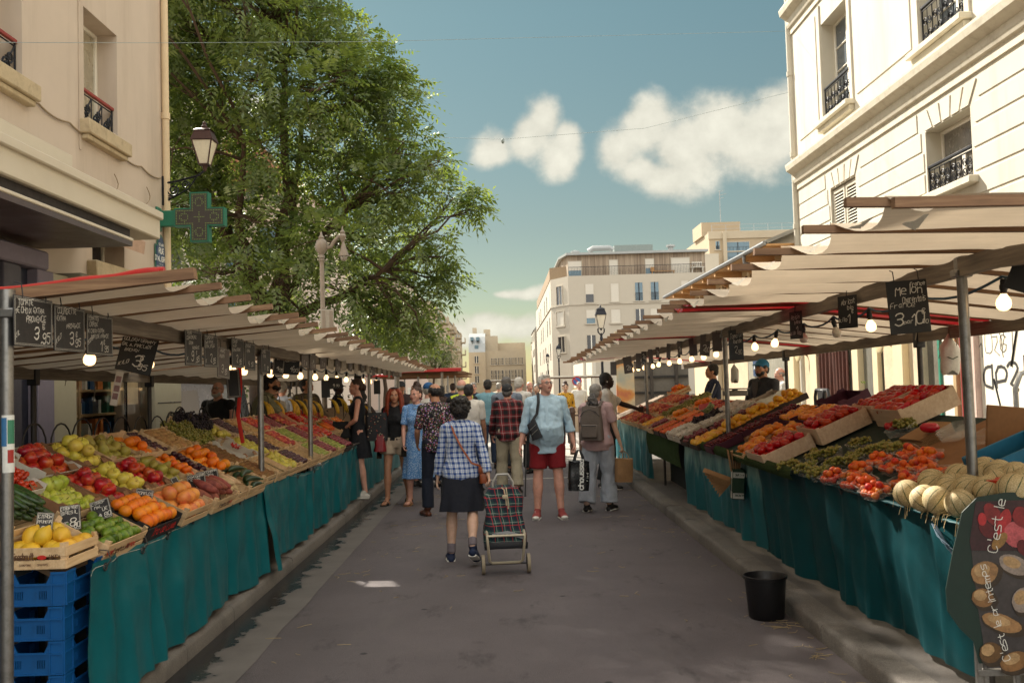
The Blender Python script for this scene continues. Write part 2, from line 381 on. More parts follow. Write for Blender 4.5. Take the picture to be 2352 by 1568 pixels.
 def torso(s,mb,off,z0,z1,flare=0.,n=20):
  rings=[];zs=[z0]+[a for a,_,_,_ in s.sec if z0<a<z1]+[z1];S=s.sec
  for z in zs:
   a,b,c,d=[float(np.interp(z,[q[0] for q in S],[q[k] for q in S])) for k in(0,1,2,3)]
   fl=flare*max(0,(z1-z)/(z1-z0)-.4);b+=off+fl;c+=off+fl;f=max(0,min(1,(z-.1)/.35))
   ring=[]
   for k in range(n):
    an=2*PI*k/n;v=Vector((b*math.copysign(abs(math.cos(an))**.85,math.cos(an)),c*math.copysign(abs(math.sin(an))**.85,math.sin(an))+d,z));w=s.Tw(v);ring.append(s.R(v.lerp(w,f)))
   rings.append(ring)
  mb.loft(rings)
  if z1>.45:
   for i in(0,1): mb.tube([s.R(s.Tw(Vector((0,-.012,.482)))),s.R(s.Tw(Vector(((1 if i==0 else -1)*.09,-.012,.466)))),s.J['s',i]],[.055+off,.056+off*.9,.048+off*.8],10)
  if s.female and z1>.35:
   for q in(-1,1): mb.ell(s.R(s.Tw(Vector((q*.062,.068,.31)))),(.062+off,.05+off,.062+off),12,8)
 def limb(s,mb,a,b,r0,r1,f0=0.,f1=1.,bul=0.,n=12):
  P=[];Rr=[];N=6
  for k in range(N+1):
   f=f0+(f1-f0)*k/N;P.append(a.lerp(b,f));Rr.append(r0+(r1-r0)*f+bul*math.exp(-((f-.32)/.22)**2))
  mb.tube(P,Rr,n)
 def leg(s,mb,i,off,f0=0.,f1=1.,flare=0.,straight=0.):
  J=s.J;bb=(.5+.5*s.b);th=(.088 if s.female else .084)*bb+off;kn=.0555*bb+off*1.+straight*.012;an=.038*bb+off+straight*.035+flare
  f=min(1,f1*2);s.limb(mb,J['h',i]+Vector((0,-.005,.03)),J['k',i],th,kn,f0*2,f,.006)
  e=Vector(J['k',i].lerp(J['h',i],1-f) if f<1 else J['k',i])
  if f1<=.5 and off<=0: mb.ell(e,(np.interp(f,[0,1],[th,kn]),)*3,10,6)
  elif f1>.5: mb.ell(J['k',i],(kn,)*3,12,8);s.limb(mb,J['k',i],J['a',i],kn-.003,an,0,f1*2-1,.013*bb*(1-min(1,straight)))
  mb.ell(J['h',i]+Vector((0,-.02,.02)),(th*1.02,th*1.06,th*1.05),12,8)
 def arm(s,mb,i,off,f0=0.,f1=1.,cuff=0.):
  J=s.J;bb=.55+.45*s.b;sh=(.05 if not s.female else .042)*bb+off;el=(.038 if not s.female else .033)*bb+off;wr=(.026 if not s.female else .023)+off+cuff
  mb.ell(J['s',i],(sh*1.08,)*3,12,8);f=min(1,f1*2);s.limb(mb,J['s',i],J['e',i],sh,el,0,f)
  if f1>.5: mb.ell(J['e',i],(el,)*3,10,8);s.limb(mb,J['e',i],J['w',i],el,wr,0,f1*2-1,.005)
 def foot(s,mb,i,off=0.,sole=False):
  a=s.J['a',i];t=s.J['t',i];fp=s.J['fp',i];hl=a+Vector((0,-.035,-.06)) if abs(fp)<.15 else a+Vector((0,-.045*math.cos(fp),-.055+.0))
  mb.ell(hl+Vector((0,.01,.0)),(.032+off,.036+off,.03+off),10,8);mb.tube([hl,a.lerp(t,.5)+Vector((0,0,-.012)),t],[(.036+off,.03+off),(.043+off,.034+off),(.042+off,.02+off)],12,up=(0,0,1));mb.ell(t,(.042+off,.04+off,.022+off),10,7);mb.tube([a+Vector((0,0,.02)),a.lerp(t,.3)+Vector((0,0,-.01))],[.036+off*.7,.036+off],10)
 def handframe(s,i):
  d=(s.J['w',i]-s.J['e',i]).normalized();sd=1 if i==0 else -1
  n=Vector((-sd,0,0));n=(n-d*n.dot(d)).normalized();return d,n,d.cross(n)*1.
 def palm(s,mb,i):
  d,n,c=s.handframe(i);w=s.J['w',i];k=.9 if s.female else 1.
  mb.tube([w-d*.01,w+d*.03,w+d*.085*k],[(.024*k,.019*k),(.036*k,.017*k),(.04*k,.014*k)],10,up=tuple(n))
 def fingers(s,mb,i,curl):
  d,n,c=s.handframe(i);w=s.J['w',i];k=.9 if s.female else 1.;fw=Vector((0,1,0));c=c if c.dot(fw)>0 else -c
  for q,(o,L) in enumerate(((.030,.066),(.010,.076),(-.010,.071),(-.029,.055))):
   p=w+d*.08*k+c*(o*k);P=[p-d*.02];dr=d.copy();ang=0
   for j,l in enumerate((.45,.32,.25)):
    ang+=curl*(.55+.12*q)*(1.0 if j else .7);dr=(d*math.cos(ang)+n*math.sin(ang)+c*(o*1.2)).normalized();p=p+dr*(L*k*l);P.append(p.copy())
   mb.tube(P,[.0088*k,.0086*k,.0078*k,.0062*k],7)
  p=w+d*.028*k+c*.03*k;P=[p];
  for j,l in enumerate((.035,.03)):
   dr=(d*.7+c*(.65-.35*j-.25*curl)+n*(.15+.4*curl*j+.2)).normalized();p=p+dr*l*k;P.append(p.copy())
  mb.tube(P,[.0105*k,.0095*k,.007*k],7)
 def wear(s,name,m,fn,voxel=None,disp=.004,dsc=11,anis=(1,1,.7),smooth=4,seed=None):
  mb=MB();fn(mb);return remesh(mb,voxel or s.vox*1.15,smooth,disp,dsc,seed or len(s.T.name)*3.7+s.J['k',0].x*99,anis).build(name,m,s.T,ang=180)
 def top(s,m,sleeve=.3,hem=-.02,off=.012,name='shirt',flare=0.,neck=.505,soff=None,disp=.005,cuff=.006):
  so=soff if soff is not None else off
  o=s.wear(name,m,lambda mb:s.torso(mb,off,hem,neck,flare),disp=disp,dsc=13,anis=(1,1,.8))
  if sleeve>0:
   for i in(0,1):
    def f(mb,i=i): s.arm(mb,i,so,0,sleeve,cuff)
    s.wear('sleeve',m,f,disp=disp*.9,dsc=17,anis=(1,1,.7),seed=i*5.1)
  return o
 def collar(s,m,h=.03):
  mb=MB();c=s.R(s.Tw(Vector((0,-.012,.512))));rings=[]
  for z,r in((-.015,.075),(h*.6,.066),(h,.064),(h*.3,.078)):
   rings.append([c+Vector((r*math.cos(a*PI/8),r*math.sin(a*PI/8)*.95+.006,z-.012*math.sin(a*PI/8))) for a in range(16)])
  mb.loft(rings,caps=False);mb.build('collar',m,s.T,ang=180)
 def trousers(s,m,length=.97,off=.012,flare=0.,straight=.6,name='trousers',waist=.06,disp=.006):
  def f(mb):
   s.torso(mb,min(off,.010),-.1,waist)
   for i in(0,1):s.leg(mb,i,off,0,length,flare,straight)
  return s.wear(name,m,f,disp=disp,dsc=12,anis=(1,1,.6))
 def skirt(s,m,z0,z1,w1,folds=7,name='skirt',amp=.012,d1=None,ny=14,fit=.012):
  """open cloth from z0 (above hip) down to z1 with folds"""
  mb=MB();n=48;rings=[];d1=d1 or w1*.8
  S=s.sec
  for j in range(ny+1):
   v=j/ny;z=z0+(z1-z0)*v
   a=max(z,-.03);b0=float(np.interp(a,[q[0] for q in S],[q[1] for q in S]))+fit+.012;c0=float(np.interp(a,[q[0] for q in S],[q[2] for q in S]))+fit;y0=float(np.interp(a,[q[0] for q in S],[q[3] for q in S]))
   g=max(0,min(1,(-.03-z)/max(.01,-.03-z1)));mid=Vector((0,0,0))
   if z<-.05:
    f=min(1,(-z)/.435);mid=((s.J['h',0].lerp(s.J['k',0],f)+s.J['h',1].lerp(s.J['k',1],f))*.5);mid=Vector((mid.x*.3,mid.y*.8,0))
   ring=[]
   for k in range(n):
    an=2*PI*k/n;w=(b0+(w1+.025-b0)*g**.6);dd=(c0+(d1+.015-c0)*g**.6);fo=1+amp/.15*g*math.sin(folds*an+3*v+s.sc*9)+amp/.3*g*math.sin(folds*1.7*an+1)
    p=Vector((w*fo*math.copysign(abs(math.cos(an))**.8,math.cos(an)),dd*fo*math.copysign(abs(math.sin(an))**.8,math.sin(an))+y0,z))
    q=s.R(p) if z>-.02 else Vector((p.x,p.y,s.hz+z));ring.append(q+mid)
   rings.append(ring)
  mb.loft(rings,caps=False);return mb.build(name,m,s.T,ang=180)
 def shoes(s,m,sole=None,off=.008,name='shoe',high=False):
  for i in(0,1):
   def f(mb,i=i):
    s.foot(mb,i,off)
    if high:s.limb(mb,s.J['k',i],s.J['a',i],.05,.05,.62,1.)
   o=s.wear(name,m,f,voxel=.009,disp=0,smooth=2)
   if sole:
    a=s.J['a',i];t=s.J['t',i];mb=MB();h=a+Vector((0,-.045,-.078));fp=s.J['fp',i]
    e=t+Vector((0,.03,-.022));mb.tube([h,h.lerp(e,.5)+Vector((0,0,.002)),e],[(.044,.017),(.054,.017),(.043,.017)],12,up=(0,0,1));mb.build('sole',sole,o,ang=60)
 def sandals(s,m):
  for i in(0,1):
   a=s.J['a',i];t=s.J['t',i];mb=MB();h=a+Vector((0,-.045,-.08));e=t+Vector((0,.035,-.026));mb.tube([h,h.lerp(e,.5),e],[(.044,.011),(.052,.011),(.044,.01)],12,up=(0,0,1))
   for f in(.62,.8):
    c=a.lerp(t,f)+Vector((0,.0,-.03));mb.tube([c+Vector((.055*math.cos(q*PI/7),0,.058*math.sin(q*PI/7)-.02+.02*(1-f))) for q in range(8)],.009,6)
   mb.tube([a+Vector((.042*math.cos(q*PI/6),.042*math.sin(q*PI/6)-.005,-.0)) for q in range(13)],.008,6)
   mb.build('sandal',m,s.T)
 def hair(s,parts,m=None,disp=.006,dsc=26,voxel=.009,name='hair',extra=None,anis=(1,1,1)):
  t=MB()
  for p in parts:
   if p[0]=='e': t.ell(p[1],p[2],14,10)
   else: t.tube(p[1],p[2],9)
  q=MB();q.join(t,s.HM_);return remesh(q,voxel,2,disp,dsc,3.3,anis).build(name,m or s.hm,s.T,ang=180)
 def cap_hair(s,**k):
  return s.hair([('e',(0,-.02,.052),(.083,.095,.083)),('e',(0,-.055,.0),(.076,.06,.075)),('e',(.062,-.005,.03),(.022,.05,.04)),('e',(-.062,-.005,.03),(.022,.05,.04))],**k)
 def cap(s,m,brim=True,name='cap'):
  t=MB();t.ell((0,-.014,.055),(.087,.104,.085),18,10);t.tube([(0,.05,.052),(0,.11,.045),(0,.155,.03)],[(.075,.012),(.072,.008),(.045,.005)],12,up=(0,0,1))
  q=MB();q.join(t,s.HM_);remesh(q,.008,2).build(name,m,s.T,ang=180)
 def glasses(s,m=None):
  t=MB()
  for q in(-1,1):
   t.tube([(q*.033+.022*math.cos(a*PI/6),.099-.006*abs(math.cos(a*PI/6)),.007+.016*math.sin(a*PI/6)) for a in range(13)],.0022,5);t.tube([(q*.055,.096,.012),(q*.074,.05,.014),(q*.08,-.01,.008)],.002,5)
  t.tube([(-.012,.1,.012),(0,.102,.014),(.012,.1,.012)],.002,5);g=MB();g.join(t,s.HM_);g.build('glasses',m or M_fixt,s.T)
 def W(s,v):
  return Matrix.Translation(s.T.location)@Matrix.Rotation(s.T.rotation_euler.z,4,'Z')@(Vector(v)*s.sc)
 def wrist(s,i,out=.07):
  d,n,c=s.handframe(i);return s.W(s.J['w',i]+d*out)
def gp(px,py,z=.004): p=onz(px,py,z);return p.x,p.y
def at2(px,Y): p=at(px,880,Y);return p.x,p.y
BACK=0.;FRONT=PI
M_sneakW=mat('white_leather','c9c4ba',.5);M_sole=mat('rubber_sole','d9d5cb',.6);M_blacks=mat('black_leather','1a1817',.5)
M_bp=plaid('blue_check','d3d8dc','1d4284','3a66ac',.054,ws=(.46,.12))
x,y=-.43,9.0
P=PL=Fig('woman with dark curly hair in a blue and white check shirt pulling a tartan trolley',x,y,BACK-.03,1.57,'pale',1.05,True,arms=[(-20,16,-16,12),(4,13,8,9)],legs=[(-13,-44,2,-38),(6,-8,3)],voxel=.009,hair='dark',hands=(1.3,.6),head=(6,-4))
P.top(M_bp,.93,-.25,.028,flare=.035,soff=.018,disp=.007,cuff=.008);P.collar(M_bp,.035)
P.skirt(cl('navy_skirt','10131f'),.02,-.40,.215,6,d1=.17)
rd=random.Random(5);hp=[('e',(0,-.02,.05),(.092,.10,.09)),('e',(0,-.06,-.0),(.092,.07,.085)),('e',(0,-.05,-.06),(.08,.055,.05))]
for _ in range(130):
 a=rd.uniform(0,6.28);b=rd.uniform(-.75,1.5);c=Vector((.098*math.cos(a)*math.cos(b),-.02+.11*math.sin(a)*math.cos(b),.03+.1*math.sin(b)))
 if c.y>.06 and c.z<.07: continue
 hp.append(('e',c,(rd.uniform(.016,.028),)*3))
P.hair(hp,disp=.009,dsc=45,voxel=.0075)
P.shoes(cl('navy_canvas','16233f',.8),M_sole)
for i in(0,1):
 mb=MB();P.limb(mb,P.J['k',i],P.J['a',i],.05,.047,.76,1.0);remesh(mb,.01,2,.003,40).build('sock',cl('grey_sock','6e6468'),P.T,ang=180)
x,y=gp(1262,1188)
P=MB_=Fig('grey haired man with glasses in a light blue shirt and red shorts carrying shopping',x,y,FRONT,1.79,'rosy',1.14,False,arms=[(3,17,14,12),(-2,17,10,12)],legs=[(4,0,4),(7,1,4)],voxel=.009,hair='white',hands=(.6,1.5),head=(30,-12),belly=.055)
P.top(cl('light_blue_cotton','abc5d4',.8,.1),.72,-.165,.024,flare=.02,soff=.016,disp=.012,cuff=.002);P.collar(cl('light_blue_cotton','abc5d4'),.03)
P.trousers(cl('red_cotton','7c0c16',.85),.41,.028,name='shorts',disp=.009,straight=1.5)
P.hair([('e',(0,-.018,.062),(.081,.09,.07)),('e',(0,.045,.098),(.055,.04,.022)),('e',(0,-.055,.015),(.074,.058,.065)),('e',(.07,-.012,.03),(.014,.04,.035)),('e',(-.07,-.012,.03),(.014,.04,.035))],disp=.006,dsc=40);P.glasses()
mb=MB();rr=[]
for z in(-.08,.02,.12,.22,.32,.42,.47):
 yy=float(np.interp(z,[q[0] for q in P.sec],[q[2]+q[3] for q in P.sec]))+.035;rr.append([P.R(Vector((xx,yy,z))) for xx in(-.016,-.012,.012,.016)])
mb.loft(rr,caps=False,closed=False);mb.build('button_placket',cl('light_blue_cotton','abc5d4'),P.T)
mb=MB();mb.bbox(-.13,-.045,.128,.141,.27,.36,.006);o=mb.build('chest_pocket',cl('light_blue_cotton','abc5d4'),P.T);o.location=(0,.01,P.hz)
P.shoes(mat('red_canvas','8a3a36',.8,var=.2),M_sole);
mb=MB()
for i in(0,1):
 q=MB();q.ell(P.J['t',i]+Vector((0,.028,-.002)),(.043,.026,.024),12,8);q.build('toe_cap',M_sole,P.T)
for i in(0,1):
 a=P.J['a',i].lerp(P.J['t',i],.55)
 for k in range(4): mb.tube([a+Vector((-.02,.02*k-.03,.035-.012*k)),a+Vector((.02,.02*k-.02,.035-.012*k))],.004,5)
mb.build('laces',M_sole,P.T)
x,y=gp(1172,1132)
M_rp=plaid('red_buffalo_check','7d1e24','140f12','b9a9a4',.125,ws=(.5,.05))
P=CA=Fig('old man in a dark cap and red black check shirt walking away with a cane',x,y,BACK-.05,1.68,'rosy',1.05,False,arms=[(-6,12,8,6),(8,14,30,4)],legs=[(-6,-16,3),(6,-2,3)],hair='saltgrey',head=(-10,-8),hands=(1.4,.6),lean=4)
P.top(M_rp,.95,-.12,.03,flare=.02,soff=.022,disp=.009,cuff=.01);P.collar(M_rp);P.trousers(cl('khaki_grey','a0967f'),.97,.024,straight=.9,disp=.010)
P.cap_hair();P.cap(cl('charcoal_cap','2a2a2c'));P.shoes(M_blacks,M_fixt)
x,y=gp(912,1158)
P=RH=Fig('red haired woman in a black v neck tee and beige shorts with a red bag',x,y,FRONT-.12,1.68,'tan',.92,True,arms=[(6,10,10,4),(-8,10,0,6)],legs=[(10,0,2),(-12,-24,2)],voxel=.009,hair='red',hands=(1.2,.5),head=(12,-2))
P.top(cl('black_tee','0f0f12'),.22,-.0,.012,disp=.006);P.trousers(cl('beige_linen','b5a28c'),.25,.024,name='shorts',straight=1.,disp=.006)
lk=[('e',(0,-.025,.05),(.086,.098,.088)),('e',(0,-.06,-.02),(.08,.055,.09))];rd=random.Random(3)
for q in(-1,1):
 for k in range(9):
  a=.2+k*.17;bx=q*(.078+.006*(k%3));by=.045-.02*k;L=rd.uniform(.2,.3)
  lk.append(('t',[(bx*.6,by,.11),(bx*1.05,by+.005,.04),(bx*1.2+.01*math.sin(k),by+.01,-.05),(bx*1.3+.012*math.sin(k*2),by+.02,-.05-L*.5),(bx*1.15+.02*math.sin(k*3),by+.03,-.05-L)],[.02,.026,.026,.022,.006]))
P.hair(lk,disp=.008,dsc=30,anis=(1,1,.3));P.sandals(M_blacks)
mb=MB();mb.join(MB().tube([(-.05,.04,.115),(-.02,.07,.118),(.02,.07,.118),(.05,.04,.115)],.012,7),P.HM_);mb.build('sunglasses',M_fixt,P.T)
x,y=gp(962,1158)
M_bd=printed('blue_ditsy_print','5488c2',['c3d6e8','8fb3da'],60,.3)
P=LA=Fig('laughing woman with her hair in a bun in a pale blue printed midi dress',x,y,FRONT-.05,1.68,'rosy',.95,True,arms=[(10,8,26,-4),(-4,10,4,6)],legs=[(6,-2,2),(-8,-18,2)],voxel=.009,hair='chestnut',hands=(1.0,.5),head=(-30,-4))
P.top(M_bd,.40,.03,.016,name='dress_top',soff=.022,disp=.007,cuff=.014);P.collar(M_bd);P.skirt(M_bd,.13,-.55,.20,8,name='dress_skirt',d1=.17,amp=.014)
P.hair([('e',(0,-.022,.055),(.08,.093,.078)),('e',(0,-.06,.0),(.07,.05,.06)),('e',(0,-.05,.145),(.048,.048,.042)),('e',(.02,-.06,.17),(.025,.025,.02))],disp=.006,dsc=40);P.sandals(mat('tan_leather','8a6440',.6))
mb=MB();c=P.R(Vector((0,.05,.49)));mb.tube([c+Vector((.055*math.cos(k*PI/8),.05*math.sin(k*PI/8)-.01,-.03*math.sin(k*PI/8))) for k in range(9)],.003,5);mb.build('necklace',mat('brass','8a6a3a',.35,metal=.8),P.T)
mb=MB();c=P.R(Vector((.03,.12,.14)));mb.tube([c,c+Vector((.03,.015,.0)),c+Vector((.035,.02,-.1)),c+Vector((.03,.03,-.2))],.008,5);mb.tube([c,c+Vector((-.02,.015,-.09)),c+Vector((-.02,.03,-.15))],.008,5);mb.build('tie_belt',M_bd,P.T)
x,y=gp(1006,1184)
M_fl=printed('dark_floral_print','17131c',['8d6aa3','c9b9c4','a84a5a','6d7f4a'],22,.24)
P=Fig('balding man in a dark floral shirt and dark jeans seen from behind',x,y,BACK+.35,1.72,'tan',.98,False,arms=[(0,12,20,10),(6,14,45,-10)],legs=[(-10,-34,2,-32),(10,-2,2)],hair='black',head=(18,0),hands=(.5,.5))
P.top(M_fl,.46,-.1,.024,flare=.02,soff=.02,disp=.008,cuff=.012);P.collar(M_fl);P.trousers(cl('dark_denim','141b2b'),.97,.016,straight=.7)
P.hair([('e',(0,-.03,.02),(.084,.085,.075)),('e',(.066,-.01,.03),(.022,.06,.05)),('e',(-.066,-.01,.03),(.022,.06,.05)),('e',(0,.03,.085),(.06,.05,.03))],disp=.005,dsc=40);P.shoes(mat('brown_leather','5a2e1a',.4),M_fixt,high=True)
mb=MB();mb.tube([P.R(Vector((-.13,.06,.5))),P.R(Vector((-.13,-.02,.535))),P.R(Vector((-.07,-.125,.4))),P.R(Vector((.05,-.14,.2)))],[(.022,.006)]*4,8);mb.build('bag_strap',M_blacks,P.T)
p=onz(822,1143,.122);x,y=p.x+.02,p.y
M_nv=cl('navy_linen','12161f')
P=NV=Fig('woman in a sleeveless navy dress standing at the left stall with hand on hip',x,y,PI/2+.15,1.70,'rosy',.97,True,arms=[(0,8,10,0),(8,26,52,-42)],legs=[(2,-2,4),(-4,-8,4)],voxel=.009,hair='chestnut',z=.122,head=(4,2),hands=(.5,.7))
P.top(M_nv,0,.0,.014,name='dress_top',neck=.47,disp=.005);P.skirt(M_nv,.12,-.36,.185,6,name='dress_skirt',d1=.165)
P.hair([('e',(0,-.022,.055),(.08,.094,.078)),('e',(0,-.06,.01),(.072,.052,.062)),('e',(0,-.115,.0),(.045,.04,.045)),('e',(.01,-.12,-.03),(.03,.03,.03))],disp=.006,dsc=40);P.shoes(M_sneakW,M_sole)
mb=MB();mb.join(MB().tube([(-.075,.03,.09),(-.035,.055,.125),(.035,.055,.125),(.075,.03,.09)],.008,6),P.HM_);mb.build('sunglasses',M_fixt,P.T)
x,y=gp(1378,1172)
P=BK=Fig('woman with long grey ponytail in a pink tee and pale trousers with grey backpack',x,y,BACK-.45,1.66,'pale',1.12,True,arms=[(4,18,10,14),(14,16,22,6)],legs=[(10,-4,2),(-8,-16,2)],hair='grey',head=(-8,-8),hands=(1.4,.5))
P.top(cl('dusty_pink','b99a98'),.36,-.12,.03,flare=.03,soff=.03,disp=.009,cuff=.012);P.trousers(cl('pale_blue_linen','a3a8b0'),.97,.03,straight=1.1,flare=.012,disp=.014)
P.hair([('e',(0,-.02,.055),(.082,.095,.078)),('e',(0,-.06,.0),(.076,.055,.07))],disp=.005,dsc=45)
rd=random.Random(8);P.hair([('t',[(.01*math.cos(k),-.1,.0),(.05*math.cos(k*1.9),-.14,-.06),(.07*math.cos(k*1.3),-.15+.015*math.sin(k),-.13),(.06*math.cos(k*2.1),-.13,-.19)],[.025,.026,.022,.006]) for k in range(9)],m=HM['saltgrey'],name='ponytail',disp=.01,dsc=40)
P.shoes(M_blacks,M_sole)
x,y=at2(1400,14.6);
P=BM=Fig('man in a white tee with a black shoulder bag reaching over the peaches',x-.05,y,-PI/2-.1,1.82,'dark',1.08,False,arms=[(0,10,20,4),(58,6,72,0)],legs=[(3,-3,4),(-5,-10,4)],hair='black',head=(0,-6),hands=(.5,1.0),z=.0)
P.top(cl('white_tee','d2ccc2'),.42,-.08,.024,soff=.024,disp=.008,cuff=.014);P.trousers(cl('dark_trousers','1a1a1e'),.97,.02,straight=.8);P.cap_hair(disp=.003,dsc=60);P.shoes(M_blacks,M_sole)
mb=MB();mb.join(MB().ell((.083,.0,-.012),(.007,.009,.012),8,6),P.HM_);mb.build('earphone',M_sneakW,P.T)
x,y=at2(1637,15.6);P=Fig('young vendor in a navy tee behind the right stall looking left',x,y,PI/2-.1,1.80,'tan',1.0,False,arms=[(20,12,50,0),(25,20,70,10)],legs=[(0,-2),(0,-2)],hair='black',z=.12,head=(0,-6))
P.top(cl('navy_tee','101a34'),.45,-.08,.02,soff=.02,disp=.008,cuff=.012);P.trousers(cl('dark_trousers','1a1a1e'),.97,.02);P.cap_hair(disp=.003,dsc=60);P.shoes(M_blacks)
mb=MB()
for i in(0,1):
 S_,E_=P.J['s',i],P.J['e',i];mb.tube([S_.lerp(E_,f)+Vector(((1 if i==0 else -1)*.07,0,.01)) for f in(0,.3,.6,.85)],[(.012,.003)]*4,6)
mb.build('sleeve_stripe',M_sole,P.T)
x,y=at2(1752,12.9);P=Fig('vendor in a bright blue cap and dark jacket behind the right stall',x,y,PI/2+.5,1.80,'tan',1.08,False,arms=[(10,12,30,6),(12,14,40,4)],legs=[(0,-2),(0,-2)],hair='dark',beard='dark',z=.12,head=(8,-6))
P.top(cl('grey_tee','4a4340'),.2,-.05,.014,name='tee');mj=cl('black_jacket','15161b',.7)
def jk(mb):
 P.torso(mb,.03,-.12,.5)
 for i in(0,1):P.arm(mb,i,.026,0,.95,.012)
j=P.wear('jacket',mj,jk,disp=.009)
mb=MB();rr=[]
for z in(.10,.2,.3,.4,.49): rr.append([P.R(Vector((xx*(.5+.6*(z>.3)),.155-.05*max(0,z-.33)*4*.6-.0*abs(xx),z))) for xx in(-.05,0,.05)])
mb.loft(rr,caps=False,closed=False);mb.build('tee_front',cl('grey_tee','4a4340'),P.T,ang=180)
P.trousers(cl('dark_trousers','1a1a1e'),.97,.02);P.cap_hair();P.cap(cl('azure_cap','1f6f96',.7));P.shoes(M_blacks)
x,y=at2(500,12.7);P=Fig('bald bearded man with glasses in a black sleeveless top behind the grapes',x,y,FRONT-.35,1.72,'rosy',1.2,False,arms=[(4,14,14,6),(4,14,14,6)],legs=[(0,-2),(0,-2)],hair='white',beard='white',z=.12,head=(10,-16),belly=.04)
P.top(cl('black_vest','111114'),.12,-.12,.022,disp=.007);P.trousers(cl('dark_trousers','1a1a1e'),.97,.02);P.glasses();P.shoes(M_blacks)
mb=MB();mb.tube([P.R(Vector((.14,.02,.52))),P.R(Vector((.08,.13,.42))),P.R(Vector((-.04,.165,.26))),P.R(Vector((-.15,.12,.1)))],[(.02,.006)]*4,8);mb.build('bag_strap',cl('grey_strap','4a4a4c'),P.T)
x,y=at2(590,12.0);P=Fig('bearded vendor in a black cap and olive tee bending over the left stall',x-.06,y,-PI/2+.1,1.84,'tan',1.12,False,arms=[(45,10,60,0),(40,14,75,0)],legs=[(0,-4),(-4,-8)],lean=24,hair='black',beard='black',z=.12,head=(0,-22))
P.top(cl('olive_tee','77775e'),.42,-.08,.028,soff=.026,disp=.009,cuff=.014);P.trousers(cl('dark_trousers','1a1a1e'),.97,.02);P.cap_hair();P.cap(cl('black_cap','131316'));P.shoes(M_blacks)
x,y=at2(694,14.3);P=Fig('vendor in an olive jacket looking down behind the hanging bananas',x,y,-PI/2-.5,1.76,'tan',1.1,False,arms=[(20,12,60,0),(20,12,60,0)],legs=[(0,-2),(0,-2)],lean=10,hair='black',z=.12,head=(0,-30))
P.top(cl('khaki_jacket','5d5240'),.95,-.1,.03,disp=.009);P.collar(cl('khaki_jacket','5d5240'));P.trousers(cl('dark_trousers','1a1a1e'),.97,.02);P.cap_hair();P.shoes(M_blacks)
def simple(label,px,Y,yaw,H,skin,hair,topm,trm,female=False,style='short',sleeve=.42,z=.004,legs=None,arms=None,capm=None,lean=0.,head=(0,0),build=1.05,glasses=False,hem=-.09):
 x,y=at2(px,Y);P=Fig(label,x,y,yaw,H,skin,build,female,arms=arms,legs=legs or [(8,-4,2),(-9,-22,2)],hair=hair,head=head,z=z,lean=lean,voxel=.013)
 P.top(topm,sleeve,hem,.024,soff=.02,disp=.008,cuff=.01)
 if trm is not None:P.trousers(trm,.97,.02,straight=.7)
 if style=='short':P.cap_hair()
 elif style=='bald':P.hair([('e',(0,-.04,.0),(.08,.075,.055)),('e',(.066,-.02,.01),(.018,.05,.035)),('e',(-.066,-.02,.01),(.018,.05,.035))],disp=.003)
 elif style=='bun':P.hair([('e',(0,-.022,.055),(.083,.095,.08)),('e',(0,-.03,.14),(.06,.06,.05)),('e',(0,-.06,0),(.076,.05,.07))],disp=.008,dsc=35)
 elif style=='long':P.hair([('e',(0,-.022,.055),(.086,.098,.082)),('e',(0,-.06,-.04),(.082,.05,.1)),('e',(.07,-.01,-.03),(.02,.04,.08)),('e',(-.07,-.01,-.03),(.02,.04,.08))],disp=.008,dsc=30)
 if capm is not None:P.cap(capm)
 P.shoes(M_blacks);return P
dk=cl('dark_trousers','1a1a1e');jn=cl('blue_denim','26334a')
simple('woman with dark hair peering between the banana bunches',627,15.2,FRONT+.6,1.66,'fair','black',cl('white_tee','d2ccc2'),dk,True,'long',z=.12,head=(30,0))
P=simple('white haired person in a pale shirt with a navy bag strap behind the stall',648,16.8,-.3,1.72,'rosy','white',cl('pale_shirt','aeb6c4'),dk,False,'short',.9,z=.12)
mb=MB();mb.tube([P.R(Vector((-.13,-.02,.53))),P.R(Vector((-.05,-.145,.35))),P.R(Vector((.12,-.12,.1)))],[(.018,.006)]*3,8);mb.build('bag_strap',cl('navy_linen','12161f'),P.T)
simple('vendor in a dark cap far behind the left stall',776,18.4,-PI/2,1.70,'dark','black',cl('black_vest','111114'),dk,z=.12,capm=cl('black_cap','131316'))
simple('dark haired person bending over the far left stall',868,17.8,PI/2,1.72,'tan','black',cl('brown_shirt','3a2a24'),dk,lean=38,head=(0,-20))
simple('man in a dark cap and maroon tee behind the red haired woman',921,19.5,FRONT+.4,1.80,'tan','black',cl('maroon_tee','2c1719'),dk,capm=cl('black_cap','131316'))
simple('woman with a big dark bun standing behind the laughing woman',955,16.8,PI/2+.6,1.72,'fair','chestnut',cl('cream_jacket','a69a84'),jn,True,'bun',.95)
P=simple('man in a blue cap with red and blue straps over a white shirt',984,15.6,-.7,1.74,'rosy','grey',cl('white_tee','d2ccc2'),jn,False,'short',.45,capm=cl('royal_cap','22507f'))
for q,c in((-1,'8c1f26'),(1,'1f4f86')):
 mb=MB();mb.tube([P.R(Vector((q*.1,.05,.52))),P.R(Vector((q*.11,-.06,.53))),P.R(Vector((q*.1,-.15,.35))),P.R(Vector((q*.1,-.14,.1)))],[(.022,.006)]*4,8);mb.build('bag_strap',cl('strap_'+c,c),P.T)
P=simple('bald man in a fluorescent yellow vest walking away',1060,15.2,.1,1.78,'rosy','grey',cl('black_vest','111114'),dk,False,'bald',.42)
def vs(mb): P.torso(mb,.036,.06,.5)
P.wear('safety_vest',mat('fluo_yellow','b6c41e',.6),vs)
